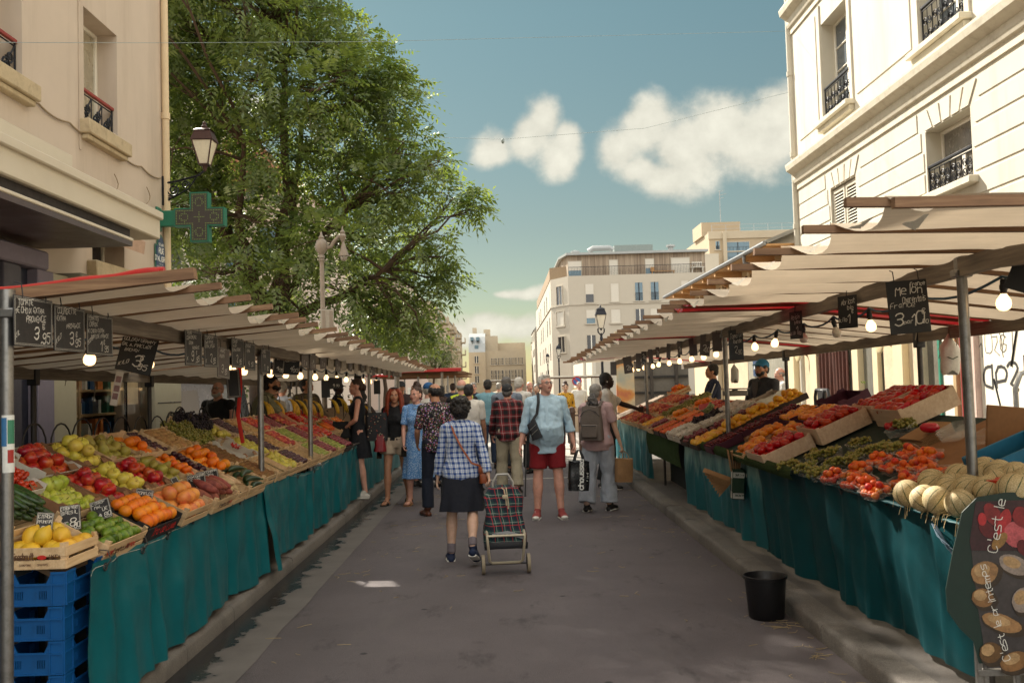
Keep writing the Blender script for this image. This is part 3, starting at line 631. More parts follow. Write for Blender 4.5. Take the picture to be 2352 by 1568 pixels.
simple('dark haired person in a white tee beside the yellow vest man',1076,14.6,-.1,1.70,'tan','dark',cl('white_tee','d2ccc2'),jn,False,'short',.42)
simple('grey haired man in a dark jacket coming up the street',1087,22.5,FRONT,1.74,'rosy','grey',cl('navy_jacket','232a3a'),cl('beige_linen','b5a28c'),False,'short',.95)
P=simple('man in a faded turquoise shirt seen from behind in the sun',1120,18.6,.05,1.78,'tan','dark',printed('turquoise_shirt','6f9aa8',['8fb3bd'],30,.2),jn,False,'short',.46)
P=simple('man in a grey tee with a dark strap in front of the check shirt man',1163,15.6,-.1,1.80,'rosy','saltgrey',cl('blue_grey_tee','6d7683'),dk,False,'short',.45)
mb=MB();mb.tube([P.R(Vector((-.15,.0,.53))),P.R(Vector((-.14,-.12,.42))),P.R(Vector((-.06,-.15,.22)))],[(.035,.008)]*3,8);mb.build('bag_strap',cl('navy_linen','12161f'),P.T)
simple('tall man in a white shirt turned to the right in the crowd',1192,17.4,-.5,1.80,'rosy','white',cl('white_shirt','c8c4bc'),dk,False,'short',.5)
simple('old man with glasses and pale shirt far behind the blue shirt man',1216,22.,FRONT+.3,1.72,'rosy','grey',cl('grey_tee2','6b6762'),dk,False,'bald',.5)
simple('grey haired woman in dark clothes farther up the street',1233,21.,FRONT-.3,1.66,'pale','grey',cl('charcoal_top','2e2c2e'),dk,True,'short',.6)
simple('woman in a yellow patterned blouse at the sunny end of the market',1298,23.5,FRONT,1.66,'pale','chestnut',printed('yellow_print','b98a1c',['2a2018','c9a23a'],18,.3),dk,True,'bun',.6)
simple('small distant figure in white beside the far crossing',1330,29.,FRONT,1.68,'rosy','grey',cl('white_shirt','c8c4bc'),cl('beige_linen','b5a28c'),False,'short',.5)
simple('distant shopper in a blue top beyond the crossing',1040,25.,BACK,1.74,'fair','brown',cl('blue_top','33486a'),dk,False,'short',.5)
simple('distant shopper in a brown top near the far left canopy',1012,21.,BACK+.3,1.68,'tan','dark',cl('brown_shirt','3a2a24'),jn,True,'long',.5)
simple('distant shopper in beige crossing the sunlit street',1146,27.,BACK-.5,1.72,'rosy','grey',cl('beige_linen','b5a28c'),dk,False,'short',.5)
x,y=at2(1795,17.5)
simple('bald man passing by the shop windows behind the right stall',1793,17.8,PI/2,1.72,'rosy','grey',cl('white_shirt','c8c4bc'),dk,False,'bald',.5,z=.12)
SKY_TINT=(.358,.388,.272);SKY_LOW=(.33,.307,.22);SKY_STR=.08;EXPO=1.6;CLOUD=(3.95,3.8,3.2);CLOUD2=(11.9,11.7,11.1)  # last colour: bright clouds added outside the view for ambient fill
# ---- ground
def asphalt():
 m,t,b=newmat('asphalt')
 P=t.node('ShaderNodeNewGeometry').outputs['Position']
 f=t.noise(1.1,6,.62,P);g=t.noise(160,2,.5,P);v=t.voro(260,vec=P)
 c=t.ramp(f,[(.25,(.078,.064,.066)),(.75,(.116,.096,.098))])
 c=t.mix(t.math('MULTIPLY',t.ramp(g,[(.55,(0,0,0)),(.8,(1,1,1))]),.5),c,(.17,.15,.14))
 c=t.mix(t.ramp(v,[(.02,(.5,.5,.5)),(.2,(0,0,0))]),c,(.03,.026,.026))
 sp=t.ramp(t.noise(2.6,9,.72,t.map(P,(1,.45,1))),[(.56,(0,0,0)),(.68,(.75,.75,.75))])
 c=t.mix(sp,c,(.034,.028,.028))
 lt=t.ramp(t.noise(.8,7,.7,t.map(P,(1.6,.3,1),(3,1,0))),[(.54,(0,0,0)),(.72,(.6,.6,.6))])
 c=t.mix(lt,c,(.125,.108,.1))
 gum=t.ramp(t.voro(2.1,vec=P),[(.035,(1,1,1)),(.06,(0,0,0))])
 c=t.mix(gum,c,(.022,.02,.02))
 t.l.new(c,b.inputs['Base Color']);b.inputs['Roughness'].default_value=.82
 n=t.node('ShaderNodeBump',ins={'Strength':.5,'Distance':.006,'Height':t.math('ADD',g,t.math('MULTIPLY',v,1.))});t.l.new(n.outputs[0],b.inputs['Normal'])
 return m
def granite(name,a,b_,joint=None):
 m,t,b=newmat(name);P=t.node('ShaderNodeNewGeometry').outputs['Position']
 c=t.ramp(t.noise(2.2,6,.65,P),[(.3,a),(.7,b_)])
 s=t.noise(220,2,.6,P)
 c=t.mix(t.ramp(s,[(.5,(0,0,0)),(.75,(.8,.8,.8))]),c,tuple(x*1.9 for x in b_))
 c=t.mix(t.ramp(s,[(.25,(.8,.8,.8)),(.45,(0,0,0))]),c,tuple(x*.4 for x in a))
 d=t.ramp(t.noise(1.3,8,.75,P),[(.5,(0,0,0)),(.72,(.8,.8,.8))]);c=t.mix(d,c,tuple(x*.45 for x in a))
 t.l.new(c,b.inputs['Base Color']);b.inputs['Roughness'].default_value=.75
 n=t.node('ShaderNodeBump',ins={'Strength':.45,'Distance':.01,'Height':t.math('ADD',t.noise(25,6,.7,P),t.math('MULTIPLY',s,.4))});t.l.new(n.outputs[0],b.inputs['Normal'])
 return m
M_asph=asphalt();M_gran=granite('kerb_granite',(.11,.098,.086),(.175,.155,.135));M_pave=granite('pavement_stone',(.085,.076,.07),(.125,.112,.103))
KL,KR=-2.01,1.93
mb=MB();mb.grid(lambda u,v:(-400+800*u,-30+900*v,0),2,2);tag(mb.build('ground',mat('earth','6c6259',.9,vs=.4)),kind='structure')
mb=MB();mb.grid(lambda u,v:(KL+(KR-KL)*u,-6+216*v,.004),4,40);tag(mb.build('road',M_asph),kind='structure')
for nm,x0,x1 in(('pavement_west',-14.,KL-.17),('pavement_east',KR+.17,14.)):
 mb=MB();mb.box(x0,x1,-6,60 if x0<0 else 60,.0,.118);tag(mb.build('pavement',M_pave,smooth=False),kind='structure')
def kerb(x0,x1,sgn):
 mb=MB();y=-6.;rd=random.Random(3 if sgn>0 else 4)
 while y<60:
  L=rd.uniform(.9,1.25);dz=rd.uniform(-.004,.004)
  pr=[(x0,0),(x0,.09+dz),(x0+sgn*.012,.112+dz),(x0+sgn*.035,.121+dz),(x1,.123+dz),(x1,0)]
  a=[(p[0]+rd.uniform(-.003,.003),y+.004,p[1]) for p in pr];b=[(p[0],y+L-.004,p[1]) for p in pr];n=len(pr)
  mb.add(a+b,[tuple(range(n)),tuple(range(2*n-1,n-1,-1))]+[(k,k+n,(k+1)%n+n,(k+1)%n) for k in range(n)])
  y+=L
 return tag(mb.build('kerb',M_gran,ang=50),kind='structure')
kerb(KL,KL-.18,-1);kerb(KR,KR+.18,1)
def gutter_mat():
 m,t,b=newmat('gutter');P=t.node('ShaderNodeNewGeometry').outputs['Position'];x,y,z=t.sep(P)
 e=t.math('ADD',t.math('MULTIPLY',t.math('SUBTRACT',x,KL),2.6),t.math('MULTIPLY',t.math('SUBTRACT',t.noise(3.2,7,.65,P),.5),1.7))
 wet=t.ramp(e,[(.42,(1,1,1)),(.52,(0,0,0))])
 c=t.ramp(t.noise(3,6,.6,P),[(.3,(.115,.1,.09)),(.7,(.16,.142,.128))])
 c=t.mix(wet,c,(.016,.016,.018))
 t.l.new(c,b.inputs['Base Color']);t.l.new(t.math('SUBTRACT',.8,t.math('MULTIPLY',wet,.6)),b.inputs['Roughness'])
 n=t.node('ShaderNodeBump',ins={'Strength':.2,'Distance':.006,'Height':t.noise(60,4,.6,P)});t.l.new(n.outputs[0],b.inputs['Normal'])
 return m
mb=MB();mb.grid(lambda u,v:(KL+.42*u+.02*fbm(0,v*60)*u,-6+46*v,.008),3,120);tag(mb.build('gutter',gutter_mat()),kind='structure')
M_paint=mat('road_paint','bdb6aa',.8,dirt=('5a5250',.8,.42),ds=9)
mb=MB();mb.grid(lambda u,v:(KL+.45+(KR-KL-.5)*u,16.35+.09*v,.0085),6,1);tag(mb.build('road_marking',M_paint),kind='structure')
mb=MB();mb.grid(lambda u,v:(KL+.02+(KR-KL-.04)*u,19.8+12*v,.0088),2,6);tag(mb.build('road_plateau',granite('plateau',(.26,.23,.2),(.34,.31,.27))),kind='structure')  # paler colour painted on the road for the sunlit ground past the tree
mb=MB();rd=random.Random(11)
def scrap(x,y,z,n=1,sp=.0):
 for _ in range(n):
  a=rd.uniform(0,2*PI);L=rd.uniform(.02,.07);px_=x+rd.gauss(0,sp);py_=y+rd.gauss(0,sp);b=rd.uniform(-.6,.6)
  q=[Vector((px_+math.cos(a+b*k)*L*k,py_+math.sin(a+b*k)*L*k,z+.003+.004*rd.random())) for k in(-1,0,1)]
  mb.tube(q,.0016,4)
for _ in range(150):
 y=rd.uniform(3,17);scrap(rd.choice([rd.uniform(KL+.3,KR),KR-abs(rd.gauss(0,.35)),KL+.5+abs(rd.gauss(0,.5))]),y,.004)
for _ in range(6): scrap(KR-.12,rd.uniform(4.2,6.4),.006,5,.06)
scrap(KR-.16,5.0,.006,14,.08);scrap(KR-.12,5.6,.006,8,.06)
tag(mb.build('straw',mat('straw','a08c66',.8,var=.35)),kind='stuff',label='straw scraps strewn on the asphalt and along the kerb',cat='straw')
# ---- buildings
M_stucL=mat('stucco_beige','c6b7a8',.85,var=.05,vs=.5,bump=.06,bs=90,dirt=('8f7d68',.38,.5,1),ds=1.5)
M_stucW=mat('stucco_white','c8bfae',.8,var=.04,vs=.6,bump=.05,bs=60,dirt=('b9a98c',.25,.55),ds=1.1)
M_facR=mat('facade_cream','c8c2b3',.8,var=.04,vs=.5,bump=.05,bs=80,dirt=('a3957c',.42,.5,1),ds=1.6)
M_trim=mat('stone_trim','cbc4b2',.8,var=.06,vs=3,dirt=('8b7d66',.5,.5),ds=5)
M_sill=mat('sill_stone','b9a88a',.85,var=.12,vs=4,dirt=('6e604c',.6,.5),ds=6)
M_iron=mat('black_iron','23242a',.5,metal=.6,var=.2)
M_rail=mat('red_handrail','8e3026',.45)
M_wfr=mat('white_frame','e2ddd0',.45,var=.04)
def glassmat(name,col,rough=.08,sp=.8):
 return mat(name,col,rough+.15,var=.25,vs=1.2,spec=sp)
M_glass=glassmat('window_glass','59626a');M_gdark=glassmat('dark_glass','2b2d33')
M_curt=mat('net_curtain','c8bea9',.9,var=.12,vs=3)
def wall(mb,o,u,v,w,U,V,holes,depth,mi=0,ri=None):
 """wall sheet with rectangular openings and reveals of the given depth along w (inwards)"""
 o,u,v,w=map(Vector,(o,u,v,w));ri=mi if ri is None else ri
 us=sorted({0,U,*[h[0] for h in holes],*[h[1] for h in holes]});vs=sorted({0,V,*[h[2] for h in holes],*[h[3] for h in holes]})
 us=[x for x in us if 0<=x<=U];vs=[x for x in vs if 0<=x<=V]
 P=lambda a,b,d=0:o+u*a+v*b+w*d
 for a0,a1 in zip(us,us[1:]):
  for b0,b1 in zip(vs,vs[1:]):
   ca,cb=(a0+a1)/2,(b0+b1)/2
   if any(h[0]<ca<h[1] and h[2]<cb<h[3] for h in holes): continue
   mb.quad(P(a0,b0),P(a1,b0),P(a1,b1),P(a0,b1),mi)
 for a0,a1,b0,b1 in holes:
  for (p,q) in (((a0,b0),(a0,b1)),((a0,b1),(a1,b1)),((a1,b1),(a1,b0)),((a1,b0),(a0,b0))):
   mb.quad(P(*p),P(*q),P(*q,depth),P(*p,depth),ri)
 return mb
def casement(root,X,y0,y1,z0,z1,side,leaves=2,bars=0,transom=0,mf=None,mg=None,name='window',fw=.055,curtain=False):
 """recessed window in the plane x=X; side=+1 looks towards +x, -1 towards -x"""
 mf=mf or M_wfr;mb=MB()
 def bar(a,b,c,d,t=.05): mb.bbox(X-t/2,X+t/2,a,b,c,d,.008)
 bar(y0,y0+fw,z0,z1);bar(y1-fw,y1,z0,z1);bar(y0+fw,y1-fw,z0,z0+fw);bar(y0+fw,y1-fw,z1-fw,z1)
 top=z1-fw
 if transom: bar(y0+fw,y1-fw,z1-transom-fw,z1-transom,.06);top=z1-transom-fw
 w=(y1-y0-2*fw)/leaves
 for k in range(leaves):
  a=y0+fw+w*k;b=a+w
  if k: bar(a-.045,a+.045,z0+fw,top,.06)
  for j in range(bars):
   zz=z0+fw+(top-z0-fw)*(j+1)/(bars+1);bar(a+.045*(k>0),b-.045*(k<leaves-1),zz-.016,zz+.016,.035)
 f=mb.build(name,mf,root)
 g=MB();xg=X-side*.006;g.quad((xg,y0+fw,z0+fw),(xg,y1-fw,z0+fw),(xg,y1-fw,z1-fw),(xg,y0+fw,z1-fw));g.build('pane',mg or M_glass,f)
 if curtain:
  c=MB();n=24;xc=X-side*.0
  c.grid(lambda a,b:(xg+side*.0-side*(-.004)+.0,y0+fw+(y1-y0-2*fw)*a,z0+fw+(z1-z0-2*fw)*b),1,1);c.build('net_curtain',M_curt,f)
 return f
def scroll(mb,c,u,v,r,turns=1.4,th=.008,ph=0,mi=0):
 c,u,v=map(Vector,(c,u,v));n=18
 mb.tube([c+(u*math.cos(ph+turns*2*PI*k/n)+v*math.sin(ph+turns*2*PI*k/n))*(r*(1-.8*k/n)) for k in range(n+1)],th,5)
def balconet(root,X,y0,y1,z0,z1,rail_mat,style='scroll',name='railing'):
 mb=MB();mb.tube([(X,y0,z1-.06),(X,y1,z1-.06)],.009,5);mb.tube([(X,y0,z0+.03),(X,y1,z0+.03)],.009,5)
 for y in(y0,y1):mb.tube([(X,y,z0),(X,y,z1-.02)],.012,5)
 n=max(2,round((y1-y0)/.3));h=z1-z0-.12
 for k in range(n):
  a=y0+(y1-y0)*k/n;b=y0+(y1-y0)*(k+1)/n;c=(a+b)/2
  mb.tube([(X,a,z0),(X,a,z1-.06)],.008,5)
  if style=='scroll':
   for q,(dy,dz,ph) in enumerate(((-.06,.26,0),(.06,.26,PI),(-.06,.68,PI),(.06,.68,0))):
    scroll(mb,(X,c+dy*(b-a)/.3*1.1,z0+.03+h*dz),(0,1,0),(0,0,1),min(.07,(b-a)*.25),1.6,.0075,ph)
   mb.tube([(X,c,z0+.03),(X,c,z1-.06)],.006,5)
  else:
   scroll(mb,(X,c-.03,z0+h*.35),(0,1,0),(0,0,1),.08,1.5,.012,0);scroll(mb,(X,c+.05,z0+h*.7),(0,1,0),(0,0,1),.07,1.5,.012,PI)
   mb.tube([(X,a,z0+.03),(X,(a+b)/2,z0+h*.5),(X,b,z1-.06)],.01,5)
 r=mb.build(name,M_iron,root)
 hb=MB();hb.bbox(X-.022,X+.022,y0-.02,y1+.02,z1-.03,z1+.012,.008);hb.build('handrail',rail_mat,r)
 return r
# ---- left corner building with the pharmacy
XL=-4.8;YE=13.45
def Lp(px,py): p=onx(px,py,XL);return p.y,p.z
LB=thing('corner_building','beige plastered corner house with pharmacy front behind the fruit stall','building',(0,0,0))
y2a=Lp(191,14)[0];y2b=Lp(268,90)[0];z2t=Lp(191,14)[1];z2b=Lp(203,284)[1]
y1b=Lp(51,180)[0];y1a=y1b-(y2b-y2a);
ya3,zz3=Lp(212,577);yb3,zb3=Lp(286,622)
HL=16.;Y0=-5.;sh_y0,sh_y1=onx(181,930,-4.6).y,onx(357,930,-4.6).y
holes=[(sh_y0-Y0,sh_y1-Y0,.45,2.36),(y2a-Y0,y2b-Y0,z2b,z2t),(y1a-Y0,y1b-Y0,z2b,z2t),(ya3-Y0,yb3-Y0,zb3-.02,3.62)]
mb=MB();wall(mb,(XL,Y0,0),(0,1,0),(0,0,1),(-1,0,0),YE-Y0,HL,holes,.34)
mb.quad((XL,YE,0),(XL-9,YE,0),(XL-9,YE,HL),(XL,YE,HL));mb.quad((XL-9,YE,0),(XL-9,Y0,0),(XL-9,Y0,HL),(XL-9,YE,HL));mb.quad((XL,Y0,HL),(XL,YE,HL),(XL-9,YE,HL),(XL-9,Y0,HL))
mb.quad((XL-9,Y0,0),(XL,Y0,0),(XL,Y0,HL),(XL-9,Y0,HL))
mb.build('wall',M_stucL,LB,smooth=False)
for a,b in((y2a,y2b),(y1a,y1b)):
 f=casement(LB,XL-.27,a,b,z2b,z2t,1,2,0,0,curtain=False,mg=mat('curtained_glass','a39a86',.3,var=.3,vs=2,spec=.8))
 s=MB();s.bbox(XL-.3,XL+.13,a-.14,b+.14,z2b-.17,z2b-.002,.012);s.bbox(XL-.05,XL+.09,a-.1,b+.1,z2b-.23,z2b-.172,.01);s.build('sill',M_sill,LB)
 balconet(LB,XL-.06,a+.03,b-.03,z2b+.02,z2b+.42,M_rail,'leaf')
casement(LB,XL-.27,ya3,yb3,zb3,3.62,1,2,0,0,mg=M_gdark)
s=MB();s.bbox(XL-.3,XL+.12,ya3-.15,yb3+.2,zb3-.2,zb3-.002,.012);s.build('sill',M_sill,LB)
s=MB();s.prism([(0,0),(.36,-.22),(.38,-.06),(.02,.2)],(XL-.1,ya3+.1,zb3+.42),(1,0,0),(0,0,1),(0,yb3-ya3-.12,0));s.build('shutter_box',mat('pink_beige','b89a86',.7),LB)
s=MB();yj=Lp(181,100)[0];s.bbox(XL,XL+.012,yj-.025,yj+.025,4.5,15.9,.004);s.build('wall_joint',M_stucL,LB)
s=MB();s.tube([(XL+.05,YE-.12,.3),(XL+.05,YE-.12,15.8)],.052,10)
for z in(2.9,5.6,8.2,10.8):s.tube([(XL+.05,YE-.12,z),(XL+.05,YE-.12,z+.09)],.065,10)
s.build('downpipe',mat('beige_pipe','d3bd9b',.6,var=.06),LB)
def Sh(px): return onx(px,930,-4.6).y
M_sage=mat('sage_panel','a7a08a',.6,var=.04);M_lilac=mat('lilac_render','7e7684',.8,var=.06,bump=.08)
def pil(name,p0,p1,m,z0=.12,z1=2.95,x=-4.6,t=.2): 
 s=MB();s.bbox(x-t,x,Sh(p0) if p0 is not None else Y0,Sh(p1),z0,z1,.01);return s.build(name,m,LB)
pil('pilaster',89,126,M_lilac);pil('panel',126,181,M_sage,x=-4.62);pil('pilaster',357,417,M_sage)
s=MB();s.bbox(-4.8,-4.6,Sh(181),Sh(357),.12,.45,.01);s.build('window_surround',M_sage,LB);s=MB();s.bbox(-4.8,-4.6,Sh(181),Sh(357),2.36,2.95,.01);s.build('window_surround',M_sage,LB)
pil('door_panel',56,89,mat('navy_panel','1e2233',.5),x=-4.7,t=.1);pil('door_panel',None,15,M_gdark,x=-4.68,t=.12);pil('door_panel',15,56,mat('grey_jamb','4b4750',.6),x=-4.62)
s=MB();s.bbox(-4.85,-4.58,Y0,Sh(89)+.2,2.951,3.14,.02);s.build('lintel',M_lilac,LB)
s=MB();yq0,yq1=Lp(118,630)[0],YE-.35;s.bbox(XL,XL+.32,yq0,yq1,2.6,2.99,.02);s.build('shutter_housing',mat('housing_grey','8d8a7c',.5),LB)
for z in(1.55,):
 s=MB();s.bbox(-4.599,-4.594,Sh(362),Sh(416),z-.006,z+.006,.001);s.build('panel_joint',M_gdark,LB)
s=MB()
for xx in(-5.35,-4.95):s.bbox(xx-.02,xx+.02,Sh(181)+.05,Sh(181)+.09,.3,2.5,.005)
ys0,ys1=Sh(181)+.02,Sh(357)+.9
s.box(-5.62,-5.6,ys0-2.2,ys1,.12,2.9)
for z in(.55,.85,1.15,1.45,1.75,2.05,2.3):s.box(-5.6,-5.12,ys0-1.6,ys1,z-.03,z)
for y in(ys0-.9,ys0+1.1,ys0+2.6,ys0+3.4):s.box(-5.6,-5.1,y,y+.05,.12,2.5)
shelf=s.build('shelf',mat('shelf_wood','b49a75',.6),LB,smooth=False)
rd=random.Random(5)
pc=['dfe0dc','e8e6e0','5fa7a4','3f8fae','8fc0c4','d3803c','c84a35','37705e','2f5f93','e0cfc0','d9dedf','7fb3b0']
pks=[MB() for _ in pc]
for z in(.55,.85,1.15,1.45,1.75,2.05):
 y=ys0-1.5
 while y<ys1-.1:
  k=rd.choice(range(len(pc))) if z<1.6 else rd.choice([5,6,9,0,1,7,8]);n=rd.randint(1,4);w=rd.uniform(.05,.11);h=rd.uniform(.1,.24)
  for _ in range(n):
   if rd.random()<.35: pks[k].lathe([(0,0),(w*.45,0),(w*.45,h*.75),(w*.2,h*.83),(w*.2,h),(0,h)],7,o=(-5.24,y+w/2,z))
   else: pks[k].box(-5.34,-5.16,y,y+w*.94,z,z+h)
   y+=w
  y+=rd.uniform(0,.09)
for k,c in enumerate(pc): pks[k].build('cosmetics',mat('pack_'+c,c,.4,var=.2,vs=14),shelf,smooth=False)['kind']='stuff'
s=MB();s.quad((-4.66,Sh(181),.45),(-4.66,Sh(357),.45),(-4.66,Sh(357),2.36),(-4.66,Sh(181),2.36))
mg=bpy.data.materials.new('shop_glass');mg.use_nodes=True;t=NT(mg);b=t.n['Principled BSDF']
tr=t.n.new('ShaderNodeBsdfTransparent');gl=t.n.new('ShaderNodeBsdfGlossy');gl.inputs['Roughness'].default_value=.02
mx=t.n.new('ShaderNodeMixShader');fr=t.n.new('ShaderNodeFresnel');fr.inputs['IOR'].default_value=1.25
t.l.new(fr.outputs[0],mx.inputs[0]);t.l.new(tr.outputs[0],mx.inputs[1]);t.l.new(gl.outputs[0],mx.inputs[2]);t.l.new(mx.outputs[0],t.n['Material Output'].inputs[0])
M_shopglass=mg;s.build('pane',mg,LB,smooth=False)
yc=(Sh(330)+Sh(359))/2
s=MB();s.box(-4.72,-4.715,Sh(278),Sh(338),1.55,2.02);s.build('paper_sign',mat('cream_poster','dcc7a4',.8),LB)
s=MB();s.box(-4.685,-4.66,Sh(302)-.025,Sh(302)+.025,.45,2.36);s.build('window_post',M_gdark,LB)
s=MB();s.bbox(-4.79,-3.86,Y0,10.62,3.42,3.72,.015);s.bbox(-4.79,-3.82,Y0,10.62,3.64,3.73,.012);s.build('awning_fascia',M_stucW,LB)
s=MB();s.bbox(-4.79,XL+.03,Y0,10.45,3.731,4.37,.01);s.build('painted_band',M_stucW,LB)
s=MB();s.box(-4.78,-3.92,Y0,9.9,3.3,3.419);s.build('awning_slot',mat('slot_black','2c2624',.8,var=.5,vs=9),LB,smooth=False)
s=MB();s.box(-4.78,-3.8,Y0,9.66,3.2,3.25);s.build('awning_soffit',mat('soffit_maroon','43302f',.38,var=.2,vs=1.5,spec=.7),LB,smooth=False)
s=MB();s.bbox(-3.84,-3.79,Y0,9.67,3.251,3.285,.008);s.bbox(-4.78,-3.84,9.62,9.68,3.251,3.285,.008);s.build('awning_edge',M_stucW,LB)
s=MB();P=[]
ya,za=Lp(0,190);yb,zb=Lp(366,412)
for k in range(60):
 f=k/59;P.append((XL+.02,ya+(yb-ya)*f,za+(zb-za)*f-.05*abs(math.sin(f*PI*6))**.7+.02))
s.tube([(XL+.02,Y0,za)]+P,.011,5)
for px0,py0 in((330,430),(255,400)):
 y_,z_=Lp(px0,py0);s.tube([(XL+.04,y_+.12*math.sin(k*.7),z_-.05*k) for k in range(8)],.006,4)
tag(s.build('facade_cable',mat('cable_beige','8f7c62',.7)),'thin cable sagging along the beige facade under the window sills','cable')
sy,sz=Lp(366,592)
S=thing('street_sign','blue enamel street name plate with green border on the beige corner wall','sign',(XL+.012,sy,sz))
w,h=.19,.25
def plate(k): 
 p=[(-w*k,-h*k),(w*k,-h*k),(w*k,h*k*.62)]
 p+=[(w*k*.62,h*k*.62)]+[(w*k*.62*math.cos(a*PI/8),h*k*.62+w*k*.75*math.sin(a*PI/8)) for a in range(1,8)]+[(-w*k*.62,h*k*.62),(-w*k,h*k*.62)]
 return p
a=MB();a.prism(plate(1.1),(0,0,0),(0,1,0),(0,0,1),(.012,0,0));a.build('border',mat('enamel_green','3c6b57',.4),S,smooth=False)
a=MB();a.prism(plate(.98),(.0125,0,0),(0,1,0),(0,0,1),(.006,0,0));a.build('plate',mat('enamel_blue','2d4668',.35),S,smooth=False)
a=MB()
for s_,z_,sz_ in(("12E ARR",.16,.036),("RUE",.055,.075),("D'ALIGRE",-.055,.068),("1760 - 1847",-.11,.018),("MARQUISE PHILANTHROPE",-.145,.02),("BIENFAITRICE",-.185,.02)):
 text(a,s_,(.0195,0,z_),(0,1,0),(0,0,1),sz_,.2 if sz_>.03 else .14,center=True,adv=5.2)
a.build('lettering',mat('sign_white','e6e6e0',.5),S,smooth=False)
pc_=at(461,500,13.1)
S=thing('pharmacy_cross','green pharmacy cross with a dark dotted display fixed to the corner wall','sign',(pc_.x,13.1,pc_.z))
M_pg=mat('pharmacy_green','1b6a52',.4,var=.06);cs=.088
def cross(k,a_=.0): 
 e=cs;b=.33*1.0
 q=[(-e-a_,-b-a_),(e+a_,-b-a_),(e+a_,-e-a_),(b+a_,-e-a_),(b+a_,e+a_),(e+a_,e+a_),(e+a_,b+a_),(-e-a_,b+a_),(-e-a_,e+a_),(-b-a_,e+a_),(-b-a_,-e-a_),(-e-a_,-e-a_)]
 return q
cs=.11
a=MB();a.prism(cross(1,.02),(0,-.07,0),(1,0,0),(0,0,1),(0,.14,0));a.build('case',M_pg,S,smooth=False)
a=MB();a.prism(cross(1,0),(0,-.074,0),(1,0,0),(0,0,1),(0,.0035,0));a.build('display',mat('led_panel','3d3734',.5,var=.1),S,smooth=False)
a=MB();st=.0225
for i in range(-15,16):
 for j in range(-15,16):
  x,z=i*st,j*st
  if (abs(x)<cs-.006 and abs(z)<.325) or (abs(z)<cs-.006 and abs(x)<.325):
   ax,az=abs(x),abs(z);edge=(cs-.03<ax<cs and az>cs-.03) or (cs-.03<az<cs and ax>cs-.03) or ax>.3 or az>.3
   ring=any(abs(math.hypot(x-cx,z-cz)-.055)<.013 for cx,cz in((0,.21),(0,-.21),(.21,0),(-.21,0)))
   plus=(ax<.012 and az<.07) or (az<.012 and ax<.07)
   if edge or ring or plus: a.box(x-.005,x+.005,-.0765,-.0742,z-.005,z+.005)
a.build('diodes',mat('diode_green','7f9a4c',.4),S,smooth=False)['kind']='stuff'
xb=XL-pc_.x
a=MB();a.bbox(xb+.02,-.345,-.055,.055,-.115,.105,.008);a.bbox(xb+.001,xb+.03,-.09,.09,-.17,.16,.006)
for i in range(6):
 for j in range(4):a.box(xb+.09+.028*j,xb+.105+.028*j,-.058,-.056,-.05+.02*i,-.042+.02*i)
a.build('bracket',M_pg,S)
pl=at(470,352,13.3)
S=thing('wall_lantern','old lantern on a scrolled iron bracket at the corner of the beige house','lamp',(pl.x,13.3,pl.z))
def lantern_head(S,r=.14,h=.42,mt=None,glass='ded6c0'):
 mt=mt or mat('lantern_brown','4a3430',.5,metal=.4)
 a=MB();g=MB()
 tb=[(x*r*1.25,y*r*1.25,h*.5) for x,y in((1,1),(-1,1),(-1,-1),(1,-1))];bb=[(x*r*.55,y*r*.55,-h*.5) for x,y in((1,1),(-1,1),(-1,-1),(1,-1))]
 for p,q in zip(tb,bb):a.bar(p,q,.016)
 for L in(tb,bb):
  for k in range(4):a.bar(L[k],L[(k+1)%4],.02)
 for k in range(4):g.quad(bb[k],bb[(k+1)%4],tb[(k+1)%4],tb[k])
 def ring(w,z):return[(x*w,y*w,z) for x,y in((1,1),(-1,1),(-1,-1),(1,-1))]
 a.loft([ring(r*1.42,h*.5),ring(r*1.38,h*.54),ring(r*1.02,h*.86),ring(r*.96,h*.92)],0)
 a.loft([ring(r*1.12,h*.92),ring(r*.8,h*1.0),ring(r*.4,h*1.05)],0)
 a.lathe([(0,0),(.03,0),(.045,.03),(.02,.06),(.03,.08),(0,.11)],8,o=(0,0,h*1.05))
 a.lathe([(0,-.1),(.02,-.09),(.035,-.03),(r*.5,0),(0,.01)],8,o=(0,0,-h*.5))
 a.build('lantern_frame',mt,S,ang=30);g.build('lantern_glass',mat('lantern_glass_'+glass,glass,.2,spec=.9,var=.12),S,smooth=False)
 b=MB();b.lathe([(0,-.1),(.05,-.08),(.05,.12),(0,.14)],8,o=(0,0,0));
lantern_head(S,.112,.34)
a=MB();xa=XL-pl.x+.03;zb=-.42
a.bbox(xa-.03,xa,-.03,.03,zb-.32,zb+.1,.006);a.tube([(xa,0,zb),(xa+.2,0,zb+.03),(-.1,0,zb+.1),(0,0,zb+.17),(0,0,-.17)],.016,6)
scroll(a,(xa+.13,0,zb-.1),(1,0,0),(0,0,1),.09,1.7,.011,PI);scroll(a,(xa+.3,0,zb-.03),(1,0,0),(0,0,1),.06,1.5,.01,0);scroll(a,(xa+.06,0,zb-.22),(1,0,0),(0,0,1),.045,1.5,.009,0)
a.tube([(xa,0,zb-.25),(xa+.15,0,zb-.2),(xa+.35,0,zb-.08),(-.12,0,zb+.08)],.011,5)
a.build('bracket',M_iron,S)
